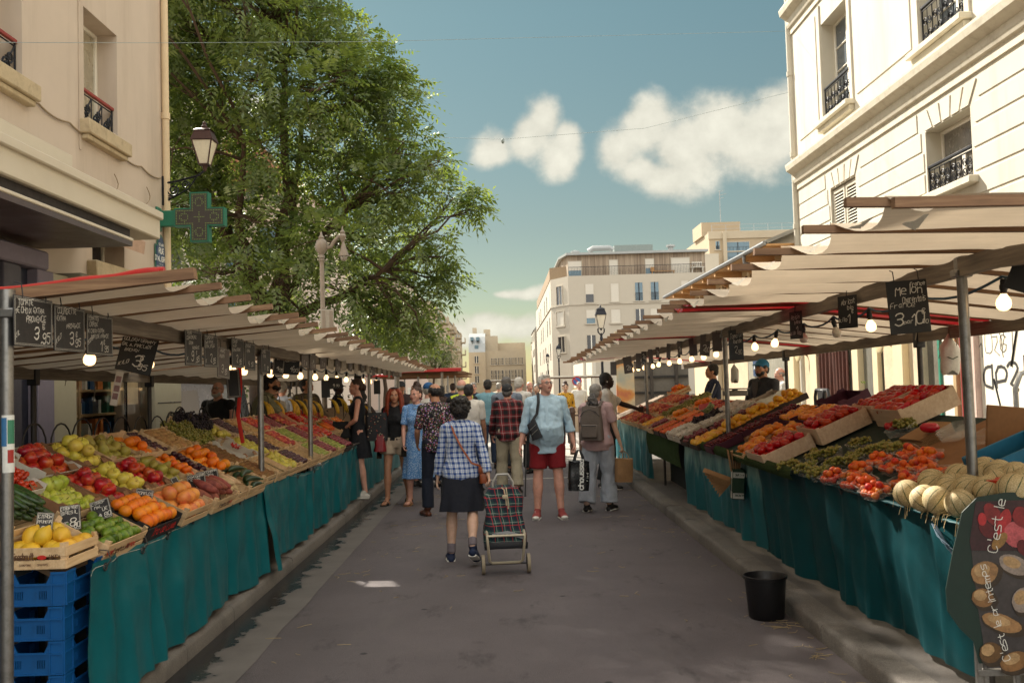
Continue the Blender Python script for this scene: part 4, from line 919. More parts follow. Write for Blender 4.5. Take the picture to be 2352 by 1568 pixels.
# ---- right cream building
XR=6.2
def Rp(px,py): p=onx(px,py,XR);return p.y,p.z
RB=thing('cream_building','tall cream rusticated house with ironwork balconets above the stalls','building')
YR1=Rp(1834,500)[0];HR=16.;Y0r=-3.
def rect(p0,p1,pt,pb):
 yf=Rp(*p0)[0];yn=Rp(*p1)[0];return yn,yf,Rp(*pb)[1],Rp(*pt)[1]
wA=rect((1889,150),(1951,150),(1890,46),(1896,280));wB=rect((2114,60),(2218,60),(2114,-200),(2116,118));wC=rect((2129,380),(2235,380),(2127,304),(2131,452))
wA=(wA[0],wA[1],wA[2],wB[3]) if wA[3]>wB[3] else wA
zs=min(wA[2],wB[2])
wD=rect((1908,450),(1966,430),(1907,437),(1915,540))
hol=[wA,wB,wC,(wD[0],wD[1],3.4,wD[3])]
mb=MB();wall(mb,(XR,Y0r,0),(0,1,0),(0,0,1),(1,0,0),YR1-Y0r,HR,[(a-Y0r,b-Y0r,c,d) for a,b,c,d in hol],.32)
mb.quad((XR,YR1,0),(XR+9,YR1,0),(XR+9,YR1,HR),(XR,YR1,HR));mb.quad((XR,Y0r,HR),(XR,YR1,HR),(XR+9,YR1,HR),(XR+9,Y0r,HR));mb.quad((XR+9,Y0r,0),(XR+9,YR1,0),(XR+9,YR1,HR),(XR+9,Y0r,HR));mb.quad((XR,Y0r,0),(XR+9,Y0r,0),(XR+9,Y0r,HR),(XR,Y0r,HR))
mb.build('wall',M_facR,RB,smooth=False)
zc=Rp(1828,392)[1]
mb=MB();prof=[(0,-.42),(.03,-.42),(.03,-.3),(.07,-.28),(.09,-.22),(.09,-.12),(.16,-.07),(.22,-.03),(.24,.06),(.24,.1),(.02,.2),(0,.2)]
mb.prism([(p,q) for p,q in prof],(XR,Y0r,zc),(-1,0,0),(0,0,1),(0,YR1-Y0r-.02,0));mb.build('cornice',M_trim,RB,smooth=False)
zc2=zc+3.25
mb=MB();mb.prism([(p,q) for p,q in prof],(XR,Y0r,zc2),(-1,0,0),(0,0,1),(0,YR1-Y0r-.02,0));mb.build('cornice',M_trim,RB,smooth=False)
mb=MB();ce=.31;blk=[(wC[0],wC[1]),(wD[0],wD[1])]
z=zc-.47;k=0
def course(y0,y1,z0,z1,t=.014):
 if y1-y0>.1: mb.bbox(XR-t,XR+.01,y0,y1,z0,z1,.008)
while z>2.3:
 z0=z-ce+.035
 pad=.28 if z>wC[3]-.02 else .05
 edges=[];segs=[]
 y=Y0r
 for a,b,c,d in sorted([wC,(wD[0],wD[1],0,wD[3])]):
  inhead=z>d-.02
  pad=.12+.28*min(1,max(0,(z-d)/.8)) if inhead else .06
  if z0<d+.85: segs.append((y,a-pad));y=b+pad
 segs.append((y,YR1-.12))
 for a,b in segs: course(a,b,z0,z)
 z-=ce
for a,b,c,d in(wC,wD):
 n=5;top=zc-.5
 for i in range(n):
  u0=a+(b-a)*i/n+.02;u1=a+(b-a)*(i+1)/n-.02;m_=(a+b)/2;sp=1.35
  poly=[(u0,d+.02),(u1,d+.02),(m_+(u1-m_)*sp,top),(m_+(u0-m_)*sp,top)]
  mb.prism(poly,(XR+.01,0,0),(0,1,0),(0,0,1),(-.026,0,0))
mb.build('rustication',M_facR,RB,smooth=False)
mb=MB();segs=[(Y0r,wB[0]-.35),(wB[1]+.3,wA[0]-.3),(wA[1]+.28,YR1-.35)]
for a,b in segs: mb.bbox(XR-.016,XR+.01,a,b,zc+.52,zc2-.6,.01)
for w_ in(wA,wB): mb.bbox(XR-.03,XR+.01,w_[0]-.16,w_[0]-.02,w_[2],zc2-.5,.008);mb.bbox(XR-.03,XR+.01,w_[1]+.02,w_[1]+.16,w_[2],zc2-.5,.008)
mb.build('wall_panel',M_facR,RB,smooth=False)
for w_ in(wA,wB):
 casement(RB,XR+.26,w_[0],w_[1],w_[2],w_[3],-1,2,3,0,mg=M_glass)
 s=MB();s.bbox(XR-.17,XR+.3,w_[0]-.18,w_[1]+.18,w_[2]-.09,w_[2]-.002,.01);s.bbox(XR-.1,XR,w_[0]-.14,w_[1]+.14,w_[2]-.19,w_[2]-.092,.01);s.build('sill',M_trim,RB)
 balconet(RB,XR+.02,w_[0]+.03,w_[1]-.03,w_[2]+.02,w_[2]+.62,M_iron)
casement(RB,XR+.24,wC[0],wC[1],wC[2],wC[3],-1,2,0,.42,mg=mat('curtain_glass','77726a',.25,var=.4,vs=3,spec=.7))
s=MB();s.bbox(XR-.14,XR+.3,wC[0]-.16,wC[1]+.16,wC[2]-.1,wC[2]-.002,.01);s.build('sill',M_trim,RB)
balconet(RB,XR+.02,wC[0]+.03,wC[1]-.03,wC[2]+.02,wC[2]+.42,M_iron)
ym=(wD[0]+wD[1])/2
for a,b in((wD[0]+.01,ym-.03),(ym+.03,wD[1]-.01)):
 s=MB();X=XR+.06;z0,z1=3.4,wD[3]-.02
 for q in((a,a+.06),(b-.06,b)):s.bbox(X-.02,X+.02,q[0],q[1],z0,z1,.005)
 s.bbox(X-.02,X+.02,a+.06,b-.06,z1-.08,z1,.005);n=int((z1-z0-.1)/.055)
 for k in range(n):
  zz=z0+.05+k*.055
  s.add([(X-.018,a+.06,zz),(X+.018,a+.06,zz+.035),(X+.018,b-.06,zz+.035),(X-.018,b-.06,zz),(X-.018,a+.06,zz+.012),(X+.018,a+.06,zz+.047),(X+.018,b-.06,zz+.047),(X-.018,b-.06,zz+.012)],[(0,1,2,3),(7,6,5,4),(0,4,5,1),(3,2,6,7),(0,3,7,4),(1,5,6,2)])
 s.build('shutter',M_facR,RB,smooth=False)
s=MB();s.box(XR+.1,XR+.12,wD[0],wD[1],3.4,wD[3]);s.build('shutter_backing',M_gdark,RB,smooth=False)
s=MB();s.tube([(XR-.02,YR1+.03,.3),(XR-.02,YR1+.03,15.5)],.075,12)
for z in(3.2,4.7,6.2,7.9,9.6):s.tube([(XR-.02,YR1+.03,z),(XR-.02,YR1+.03,z+.1)],.09,12)
s.build('downpipe',M_facR,RB)
def Q(px): return onx(px,880,XR).y
M_gold=mat('varnished_wood','4a2414',.45,var=.3,vs=3);
def strip(name,p0,p1,m,t=.03,z0=.12,z1=2.75):
 s=MB();s.bbox(XR-t,XR+.005,Q(p1),Q(p0),z0,z1,.008);return s.build(name,m,RB)
def wavy(name,p0,p1,m,t=.07,n=60):
 a,b=Q(p1),Q(p0);s=MB();s.grid(lambda u,v:(XR-t-.03*math.sin(u*PI*18)-.012*math.sin(u*47+v*2),a+(b-a)*u,.12+2.4*v),n,4);return s.build(name,m,RB,ang=180)
M_cream=mat('cream_paint','d8c9a6',.55,var=.06);M_marb=mat('marble_panel','d6c4a8',.4,var=.18,vs=2.5)
M_shopg=glassmat('shop_glass_grey','6d6c66',.05);
strip('marble_panel',1676,1722,M_marb,.03);strip('shop_window',1722,1822,glassmat('shop_glass_pale','9c9a8e',.05),.02);strip('pillar',1822,1840,M_cream,.14);strip('marble_panel',1840,1873,M_marb,.03);strip('pillar',1873,1888,M_cream,.1)
wavy('curtain',1889,1961,mat('brown_curtain','4d2010',.6,var=.25,vs=5))
strip('marble_panel',1961,1973,M_marb,.03,.9);strip('door_frame',1974,1988,M_cream,.12);strip('shop_window',1988,2018,M_shopg,.02);strip('mullion',2018,2030,M_cream,.09);strip('shop_window',2030,2037,M_gdark,.02);strip('marble_panel',2037,2073,M_marb,.035)
strip('pillar',2073,2096,M_cream,.14);strip('marble_panel',2096,2124,M_marb,.04);strip('pillar',2124,2138,M_marb,.16);strip('door_panel',2138,2169,mat('grey_door','6d675c',.45,var=.35,vs=3),.03);strip('door_edge',2169,2174,mat('green_edge','2f7a63',.5),.08)
strip('white_panel',2174,2206,M_wfr,.05);strip('wood_post',2206,2214,mat('raw_post','a98f68',.7),.1);strip('white_panel',2214,2226,M_wfr,.05);strip('red_post',2226,2240,mat('red_paint','9d1f1a',.5),.11);strip('pillar',2240,2262,mat('pink_pillar','c9aea2',.7),.12);
gw=strip('white_wall',2262,2600,mat('white_shutter','ece4d2',.6,var=.05,bump=.05),.05)
g=MB()
yg=Q(2285);text(g,"10ZGI",(XR-.052,Q(2263)-.0,1.86),(0,-1,0),(0,0,1),.24,.06,.5,seed=4,adv=5)
gw2=g.build('graffiti',mat('graffiti_grey','6c675f',.8),gw,smooth=False)
g=MB();text(g,"ap2lo",(XR-.053,Q(2272),1.45),(0,-1,0),(0,0,1),.36,.11,.35,seed=8,adv=4.6)
g.tube([(XR-.05,Q(2293)-.02*k,1.55-.055*k) for k in range(7)],.016,4);g.tube([(XR-.05,Q(2335)-.03*k,1.7+.08*k) for k in range(7)],.018,4);g.build('graffiti',mat('graffiti_black','2c2a28',.8),gw,smooth=False)
g=MB();y_,z_=Rp(2111,907)
for i,(a,b,c,d) in enumerate(((-.1,.0,.02,.07),(.02,.1,.0,.06),(-.11,.1,-.05,-.015),(-.1,-.02,-.13,-.07),(.0,.09,-.12,-.07))): g.box(XR-.043,XR-.0405,y_+a,y_+b,z_+c,z_+d)
g.build('stencil_mark',mat('stencil','1f1d1c',.8),RB,smooth=False)
for i,(px,py) in enumerate(((2040,787),(1846,812))):
 y_,z_=Rp(px+10,py)
 S=thing('wall_lamp',('round cream disc wall lamp on the marble beside the grey shop window','round cream disc wall lamp on the pillar beside the brown curtain')[i],'lamp',(XR-.04,y_,z_),group='disc lamps on the shopfront')
 a=MB();a.lathe([(0,-.02),(.05,-.02),(.05,.0),(.02,.03),(.02,.14),(0,.14)],10,M=Matrix.Rotation(-PI/2,4,'Y'));a.build('arm',mat('brass','8a6a3a',.35,metal=.8),S)
 a=MB();a.ell((-.17,0,0),(.03,.17,.17),18,10);a.build('lamp_shade',mat('opal_cream','d9c79c',.4),S)
# ---- market hall behind
HB=thing('market_hall','low market hall with deep wooden eaves and brown clerestory windows','building')
XE=5.55;pe0=onx(1825,511,XE);pe1=onx(1527,689,XE);zE=(pe0.z+pe1.z)/2;yE0=YR1+.15;yE1=pe1.y
M_hw=mat('hall_timber','c79a68',.7,var=.15,vs=4);M_hc=mat('hall_cream','d9c29a',.75,var=.08)
mb=MB();mb.box(6.35,16,yE0+.1,yE1-.6,0,zE-.55);mb.build('wall',M_hc,HB,smooth=False)
mb=MB();mb.add([(XE,yE0,zE-.02),(XE,yE1,zE-.02),(11,yE1,zE+2.1),(11,yE0,zE+2.1)]+[(XE,yE0,zE+.06),(XE,yE1,zE+.06),(11,yE1,zE+2.18),(11,yE0,zE+2.18)],[(0,1,2,3),(7,6,5,4),(0,4,5,1),(1,5,6,2),(2,6,7,3),(3,7,4,0)]);mb.build('roof',mat('zinc_roof','8e8d88',.5,metal=.3),HB,smooth=False)
mb=MB();mb.box(XE+.0,6.5,yE0,yE1,zE-.06,zE-.021);mb.build('eaves_board',M_hw,HB,smooth=False)
n=15
for k in range(n+1):
 y=yE0+.3+(yE1-yE0-1.2)*k/n
 mb=MB();mb.bbox(6.22,6.36,y-.11,y+.11,zE-1.1,zE-.061,.01);mb.build('clerestory_post',M_hc,HB)
 if k%2==0:
  mb=MB();mb.prism([(0,0),(-.68,.0),(-.68,-.1),(-.2,-.16),(0,-.26)],(6.219,y-.07,zE-.061),(1,0,0),(0,0,1),(0,.14,0));mb.build('eaves_bracket',M_hw,HB,smooth=False)
mb=MB();mb.box(6.3,6.34,yE0+.1,yE1-.6,zE-.75,zE-.2);mb.build('clerestory_window',mat('brown_louvre','5e3a28',.6,var=.2,vs=9),HB,smooth=False)
mb=MB();mb.bbox(6.15,6.37,yE0+.1,yE1-.6,zE-1.3,zE-.76,.02);mb.build('wall_band',M_stucW,HB)
mb=MB();mb.tube([(XE-.03,yE0,zE-.0),(XE-.03,yE1,zE-.0)],.05,8);yq=onx(1712,595,XE).y
mb.tube([(XE-.03,yq,zE-.05),(XE-.03,yq,zE-.2),(6.1,yq-.15,zE-.5),(6.12,yq-.15,zE-1.5)],.045,8);mb.build('gutter_pipe',mat('zinc','8a8c8e',.4,metal=.5),HB)
for k,(p0,p1) in enumerate(((1322,1345),(1352,1366),(1536,1552),(1646,1660))):
 a=onx(p0,900,6.33).y;b=onx(p1,900,6.33).y;mb=MB();mb.bbox(6.2,6.34,b,a,.12,zE-1.31,.01);mb.build('pillar',M_stucW,HB)
 if k<2: mb=MB();mb.bbox(6.3,6.345,a+.4,a+1.6,.9,3.2,.01);mb.build('window',M_glass,HB)
# ---- distant buildings
M_bw=mat('render_white','b5ac9c',.85,var=.04,vs=.25,dirt=('b5a994',.3,.55),ds=.4);M_bb=mat('render_beige','a8967c',.85,var=.05,vs=.2);M_bt=mat('render_tan','b3a58e',.85,var=.06,vs=.2,dirt=('a8977c',.35,.5),ds=.3)
M_zinc=mat('zinc_sheet','9a9c9a',.45,metal=.3,var=.1,vs=.6);M_shut=mat('roller_shutter','c9c2b4',.7,var=.05)
M_blueg=glassmat('sky_glass','54707e');M_woodclad=None
def cladding():
 m,t,b=newmat('wood_cladding');P=t.co('Object')
 s=t.noise(1.,2,.5,t.map(P,(6,6,.12)));w=t.noise(1,6,.7,t.map(P,(22,22,.7)))
 c=t.ramp(t.math('ADD',t.math('MULTIPLY',s,.6),t.math('MULTIPLY',w,.4)),[(.3,hexc('6b5b4c')),(.5,hexc('93826f')),(.72,hexc('b5a48d'))])
 t.l.new(c,b.inputs['Base Color']);b.inputs['Roughness'].default_value=.8;return m
M_woodclad=cladding()
WB=thing('apartment_building','white apartment block with wood clad attic and roller shutters at the square','building')
YW=100.
A=lambda px,py,Y=YW: at(px,py,Y)
q=lambda zx,zy:(1205.4+zx/4.849,499.8+zy/4.849)
xc=A(1305,650).x;ztop=A(1307,634).z;xr=A(1640,640).x
xs=at(1264,650,YW+3.4).x;yS=150.
mb=MB()
def slab(mb,pts,z0,z1): n=len(pts);mb.add([(x,y,z0) for x,y in pts]+[(x,y,z1) for x,y in pts],[(k,(k+1)%n,(k+1)%n+n,k+n) for k in range(n)]+[tuple(range(n-1,-1,-1)),tuple(range(n,2*n))])
out=[(xc,YW),(xr+8,YW),(xr+8,yS),(xs,yS),(xs,YW+3.4)]
slab(mb,out,0,ztop);mb.build('wall',M_bw,WB,smooth=False)
mb=MB();zb_=A(1307,700).z;o2=[(xc-.03,YW-.08),(xr+8,YW-.08),(xr+8,YW+.5),(xs-.08,yS),(xs-.08,YW+3.37)]
slab(mb,[(xc-.05,YW-.1),(xr+8,YW-.1),(xr+8,YW+1),(xc,YW+1)],zb_-.06,zb_+.06);slab(mb,[(xs-.1,YW+3.4),(xc-.05,YW-.1),(xc+.5,YW),(xs+.5,YW+3.5)],zb_-.06,zb_+.06);slab(mb,[(xs-.1,YW+3.4),(xs,YW+3.4),(xs,yS),(xs-.1,yS)],zb_-.06,zb_+.06)
mb.build('string_course',M_bw,WB,smooth=False)
za=A(1300,585).z
mb=MB();slab(mb,[(xc+.2,YW+.9),(A(1622,560).x,YW+.9),(A(1622,560).x,yS-5),(xs+1.2,yS-5),(xs+1.4,YW+4.2)],ztop,za);mb.build('attic',M_woodclad,WB,smooth=False)
mb=MB();slab(mb,[(xc-.1,YW+.4),(A(1628,560).x,YW+.4),(A(1628,560).x,yS-4),(xs+.9,yS-4),(xs+1.,YW+4.)],za,za+.25);slab(mb,[(xc+5,YW+6),(A(1600,560).x,YW+6),(A(1600,560).x,yS-9),(xc+5,yS-9)],za+.25,za+.9);mb.build('roof',M_zinc,WB,smooth=False)
mb=MB();p0=A(1411,577,YW+4);p1=A(1499,561,YW+4);mb.box(p0.x,p1.x,YW+4,YW+8,za,p1.z);mb.build('roof_plant_room',mat('plant_room','7d8682',.6),WB,smooth=False)
mb=MB();mb.tube([A(1352,578,YW+3),A(1362,571,YW+3),A(1400,570,YW+3),A(1408,575,YW+3)],.32,8);mb.build('roof_duct',M_zinc,WB)
for px,py in((1321,577),(1540,563)):
 p=A(px,py,YW+2);mb=MB();mb.lathe([(.3,-1.2),(.3,-.2),(.5,-.2),(.5,.0),(0,.1)],8,o=p);mb.build('roof_vent',M_zinc,WB)
mb=MB();p0=A(1263,618,YW+3.6);p1=A(1292,640,YW+2);slab(mb,[(xs-.05,YW+3.6),(xs+2.,YW+2.1),(xs+2.,YW+2.3),(xs-.05,YW+3.8)],ztop,ztop+1.35);slab(mb,[(xs-.05,YW+3.8),(xs+.1,YW+3.8),(xs+.1,yS-6),(xs-.05,yS-6)],ztop,ztop+1.2);mb.build('terrace_screen',mat('screen_wood','8f7a60',.8),WB,smooth=False)
def fwin(root,x0,y0,x1,y1,kind,Y=YW,px=q,d=.12):
 a=at(*px((x0+x1)/2,y0),Y);c=at(*px((x0+x1)/2,y1),Y);w=at(*px(x1,y0),Y).x-at(*px(x0,y0),Y).x
 xa,xb=a.x-w/2,a.x+w/2;zt,zb=a.z,c.z;mb=MB()
 fr=.07
 for u in((xa-fr,xa,zb,zt),(xb,xb+fr,zb,zt),(xa-fr,xb+fr,zt,zt+fr),(xa-fr-.12,xb+fr+.12,zb-.12,zb)): mb.box(u[0],u[1],Y-.03-(.12 if u[2]<zb else 0),Y+.02,u[2],u[3])
 f=mb.build('window',M_bw,root,smooth=False)
 m=dict(s=M_shut,g=M_blueg,d=M_gdark,o=M_gdark,h=M_gdark,b=M_blueg)[kind]
 mb=MB();mb.box(xa,xb,Y-.006,Y+.01,zb,zt);mb.build('pane',m,f,smooth=False)
 if kind in'hb':
  mb=MB();mb.box(xa,xb,Y-.03,Y-.007,zb+(zt-zb)*(.45 if kind=='h' else .4),zt);mb.build('shutter',M_shut,f,smooth=False)
 if kind in'gdo':
  mb=MB();xm=(xa+xb)/2;mb.box(xm-.05,xm+.05,Y-.035,Y-.007,zb,zt);
  if kind=='g':
   mb.box(xa,xb,Y-.05,Y-.036,zb+(zt-zb)*.42,zb+(zt-zb)*.44)
   for k in range(7):mb.box(xa+(xb-xa)*k/7,xa+(xb-xa)*k/7+.03,Y-.05,Y-.036,zb,zb+(zt-zb)*.42)
  mb.build('mullion',M_wfr if kind!='g' else M_iron,f,smooth=False)
for r in((675,740,762,945,'h'),(955,730,1043,935,'s'),(1225,722,1310,925,'g'),(1400,716,1488,918,'g'),(1740,700,1820,900,'s'),(685,1028,780,1178,'b'),(960,1020,1062,1172,'s'),(1232,1016,1328,1160,'d'),(1400,1010,1505,1160,'s'),(692,1308,788,1460,'d'),(965,1300,1066,1455,'s'),(1240,1296,1335,1450,'g'),(1730,1000,1830,1150,'s'),
  (700,1590,790,1740,'s')): fwin(WB,*r)
for r in((484,490,625,655,'b'),(942,473,1030,640,'s'),(1343,462,1432,628,'b'),(1630,448,1830,615,'s')): fwin(WB,*r,Y=YW+.86)
cd_=Vector((xc-xs,-3.4,0));cl=cd_.length;cu=cd_/cl;cn=Vector((cu.y,-cu.x,0))
for (f0,f1,y0,y1,k) in((.36,.66,768,970,'d'),(.32,.72,1048,1205,'s'),(.38,.74,1328,1500,'d')):
 zt=at(*q(390,y0),YW+1.7).z;zb=at(*q(390,y1),YW+1.7).z;mb=MB();B=Vector((xs,YW+3.4,0))
 mb.prism([(cl*f0,zb),(cl*f1,zb),(cl*f1,zt),(cl*f0,zt)],B+cn*.02,cu,(0,0,1),cn*-.1);f=mb.build('window',M_shut if k=='s' else M_gdark,WB,smooth=False)
 mb=MB()
 for (a,b,c,d) in((f0-.03,f0,zb,zt),(f1,f1+.03,zb,zt),(f0-.07,f1+.07,zb-.15,zb),(f0-.03,f1+.03,zt,zt+.08)): mb.prism([(cl*a,c),(cl*b,c),(cl*b,d),(cl*a,d)],B+cn*.1,cu,(0,0,1),cn*-.15)
 if k=='d': mb.prism([(cl*(f0+f1)/2-.05,zb),(cl*(f0+f1)/2+.05,zb),(cl*(f0+f1)/2+.05,zt),(cl*(f0+f1)/2-.05,zt)],B+cn*.05,cu,(0,0,1),cn*-.05)
 mb.build('frame',M_bw,f,smooth=False)
for k in range(6):
 for j in range(4):
  y=YW+6.5+k*6.;z=ztop-2.9-j*2.95;mb=MB();mb.box(xs-.03,xs+.02,y,y+1.2,z,z+1.9);mb.build('window',M_gdark if (k+j)%3 else M_shut,WB,smooth=False)
mb=MB()
x0_,x1_=xc+.1,A(1620,600).x
for k in range(90): x=x0_+(x1_-x0_)*k/89;mb.box(x-.012,x+.012,YW+.3,YW+.32,ztop,ztop+.95)
mb.box(x0_,x1_,YW+.29,YW+.33,ztop+.95,ztop+1.0);mb.build('terrace_railing',M_iron,WB,smooth=False)
p=A(1500,628,YW+.6)
S=thing('terrace_bench','low wooden bench with slatted back on the attic terrace','bench',(A(1525,628).x,YW+.6,ztop));mb=MB();mb.box(-1.3,1.3,-.15,.1,.3,.36)
for x in(-1.2,1.15):mb.box(x,x+.08,-.1,.05,0,.299)
mb.box(-1.3,-.9,.1,.16,.36,.8);mb.build('seat',mat('bench_wood','b58a5a',.7),S,smooth=False)
S=thing('terrace_chair','white garden chair on the attic terrace','chair',(A(1605,620).x,YW+.6,ztop));mb=MB()
for x in(-.6,.6):
 for y in(-.15,.15):mb.bar((x,y,0),(x*.9,y,.6),.07)
mb.box(-.7,.7,-.2,.2,.6,.68);
for k in range(6):mb.bar((-.5+k*.2,.2,.68),(-.5+k*.2,.28,1.2),.05)
mb.bar((-.55,.28,1.2),(.55,.28,1.2),.07);mb.build('frame',M_wfr,S,smooth=False)
BB=thing('apartment_building','beige concrete block with roof terrace behind the wood clad attic','building')
q5=lambda zx,zy:(1176+zx/3.333,470.4+zy/3.333);YB=125.
B_=lambda zx,zy:at(*q5(zx,zy),YB)
x0=B_(1510,300).x;x1=B_(2300,300).x;zt=B_(1560,212).z
mb=MB();mb.box(x0,x1,YB,YB+45,0,zt);mb.build('wall',M_bb,BB,smooth=False)
mb=MB();a=B_(1612,170);b=B_(1790,127);mb.box(a.x-2.2,b.x,YB+3,YB+9,zt,at(*q5(1690,130),YB+3).z);mb.build('penthouse',M_bb,BB,smooth=False)
mb=MB();mb.bbox(x0-.12,x1,YB-.15,YB+.2,zt-.9,zt+.12,.03);mb.box(B_(1612,300).x,B_(1640,300).x,YB-.4,YB-.001,0,zt);mb.build('cornice',M_bt,BB,smooth=False)
fwin(BB,1558,280,1588,342,'g',YB,q5);fwin(BB,1640,285,1815,352,'g',YB,q5);fwin(BB,1640,362,1815,430,'g',YB,q5)
mb=MB()
for k in range(9):x=x0+.5+k*1.9;mb.box(x,x+.05,YB+.4,YB+.45,zt,zt+1.1)
for z in(.55,1.1):mb.box(x0+.4,x1,YB+.41,YB+.44,zt+z-.02,zt+z+.02)
mb.build('roof_railing',M_zinc,BB,smooth=False)
mb=MB();p=at(*q5(1597,130),YB+4);mb.tube([(p.x,YB+4,p.z-.4),(p.x,YB+4,p.z+4.4)],.05,5);
for dz,w in((4.2,.7),(3.7,.9),(3.2,.6)):mb.bar((p.x-.1,YB+4,p.z+dz),(p.x+w,YB+4,p.z+dz+.2),.05)
mb.build('antenna',M_zinc,BB)
mb=MB();p=at(*q5(1495,430),YB-2);mb.box(p.x-1.1,p.x+1.3,YB-3,YB-.5,0,at(*q5(1495,382),YB-2).z);mb.build('stair_block',M_bw,BB,smooth=False)
q4=lambda zx,zy:(646.8+zx/3.333,470.4+zy/3.333);YC=165.
C_=lambda zx,zy:at(*q4(zx,zy),YC)
CB=thing('apartment_building','pale house with strip windows and curved zinc mansard closing the street','building')
mb=MB();xa,xb,xm=C_(1435,1200).x,C_(1870,1200).x,C_(1562,1200).x;zm=C_(1700,1115).z
mb.box(xa,xm,YC-.5,YC+20,0,C_(1500,1128).z);mb.box(xm,xb,YC,YC+20,0,zm);mb.build('wall',M_bt,CB,smooth=False)
mb=MB();z0=C_(1500,1128).z;z1=C_(1500,975).z
prof=[(YC-.5,z0),(YC+.3,z0+(z1-z0)*.45),(YC+1.8,z0+(z1-z0)*.8),(YC+4,z1),(YC+14,z1),(YC+14,z0)]
mb.prism([(y-YC,z) for y,z in prof],(xa,YC,0),(0,1,0),(0,0,1),(xm-xa,0,0));mb.build('roof',M_zinc,CB,smooth=False)
mb=MB();mb.box(xm,C_(1652,1000).x,YC+1.5,YC+14,zm,C_(1600,1000).z);mb.box(C_(1590,1050).x,xb,YC+3,YC+14,zm,C_(1700,1052).z);mb.box(C_(1540,950).x,C_(1592,950).x,YC+6,YC+9,z0,C_(1560,938).z);mb.box(C_(1452,950).x,C_(1484,950).x,YC+6,YC+8,z0,C_(1460,926).z);mb.build('attic',M_bt,CB,smooth=False)
for r in((1445,1012,1468,1038),(1488,1012,1514,1038),(1478,1075,1508,1112)):
 mb=MB();a=C_(r[0],r[1]);b=C_(r[2],r[3]);mb.box(a.x,b.x,YC-.2,YC+2,b.z,a.z);mb.build('skylight',M_blueg,CB,smooth=False)
for x0,x1 in((1605,1645),(1657,1697),(1714,1750),(1760,1797),(1812,1845)):
 for y0,y1 in((1175,1222),(1268,1362)):
  fwin(CB,x0,y0-(x0-1605)*.03,x1,y1-(x0-1605)*.03,'d',YC,q4)
  mb=MB();a=C_(x0,y0-(x0-1605)*.03);b=C_(x1,y1-(x0-1605)*.03)
  for k in range(1,4):
   x=a.x+(b.x-a.x)*k/4;mb.box(x-.06,x+.06,YC-.1,YC-.02,b.z,a.z)
  for k in range(1,3): z=b.z+(a.z-b.z)*k/3;mb.box(a.x,b.x,YC-.11,YC-.02,z-.05,z+.05)
  mb.build('glazing_bar',M_bt,CB,smooth=False)
for r in((1478,1158,1505,1210),(1480,1235,1508,1290),(1482,1310,1510,1360)): fwin(CB,*r,'d',YC-.5,q4)
def rowhouse(label,X,y0,y1,z,m,side,floors,roof=None,bays=4,balc=False):
 T=thing('terrace_house',label,'building',(0,0,0),group='houses along the far street');D=9*side
 mb=MB();mb.box(min(X,X+D),max(X,X+D),y0,y1,0,z);mb.build('wall',m,T,smooth=False)
 if roof:
  mb=MB();mb.prism([(-.15*side,0),(D,0),(D,2.4),(1.6*side,2.2)],(X,y0+.05,z),(1,0,0),(0,0,1),(0,y1-y0-.1,0));mb.build('roof',M_zinc,T,smooth=False)
 fh=z/(floors)
 for f in range(floors):
  for b in range(bays):
   y=y0+(y1-y0)*(b+.3)/bays;w=(y1-y0)/bays*.42;mb=MB();mb.box(X-.03*side,X+.05*side,y,y+w,fh*f+.9,fh*f+fh*.82);mb.build('window',M_gdark if (f*3+b)%4 else M_shut,T,smooth=False)
   if balc and b%2==0: mb=MB();mb.box(min(X,X-.7*side),max(X,X-.7*side),y-.3,y+w+.3,fh*f+.6,fh*f+.75);mb.box(X-.7*side-.03,X-.7*side+.03,y-.3,y+w+.3,fh*f+.75,fh*f+1.5);mb.build('balcony',M_bt,T,smooth=False)
 return T
xw=onx(1246,800,5.2)
rowhouse('narrow cream house with dark pitched roof just past the white corner block',5.1,yS+.2,yS+16,at(1228,765,160).z,M_bw,1,4,True,3)
rowhouse('last pale house before the street closes on the east side',5.4,yS+16.2,yS+30,at(1215,775,170).z*.93,M_bt,1,4,True,3)
rowhouse('tall pale house with stacked balconies behind the big tree',-6.9,92,122,at(1015,690,92).z,M_bt,-1,5,False,5,True)
rowhouse('blank pinkish party wall house behind the drooping branches',-7.4,70,91.8,at(985,700,80).z+1.2,mat('pinkish_render','c9b3a4',.85,var=.06),-1,5,False,4)
rowhouse('farther pale house with small windows on the west side',-7.,122.2,160,at(1060,780,150).z*1.12,M_bt,-1,5,True,5,True)
rowhouse('long pale apartment house glimpsed through the tree leaves',-13.5,36,69,15.,M_bw,-1,5,True,7)
GB=thing('apartment_building','pale apartment house with grey windows seen through the tree','building')
mb=MB();mb.box(-30,-9.6,46,60,0,11.5);mb.build('wall',mat('rose_render','cdbba8',.85,var=.05),GB,smooth=False)
for k in range(8):
 for j in range(3):
  mb=MB();mb.box(-28+k*2.3,-26.9+k*2.3,45.95,46.05,1.6+j*3.1,3.5+j*3.1);mb.build('window',M_blueg,GB,smooth=False)
mb=MB();mb.prism([(-.3,0),(20.7,0),(18,2.6),(3,2.6)],(-30,45.7,11.5),(1,0,0),(0,0,1),(0,14,0));mb.build('roof',mat('tile_roof','9c6a52',.8,var=.2),GB,smooth=False)
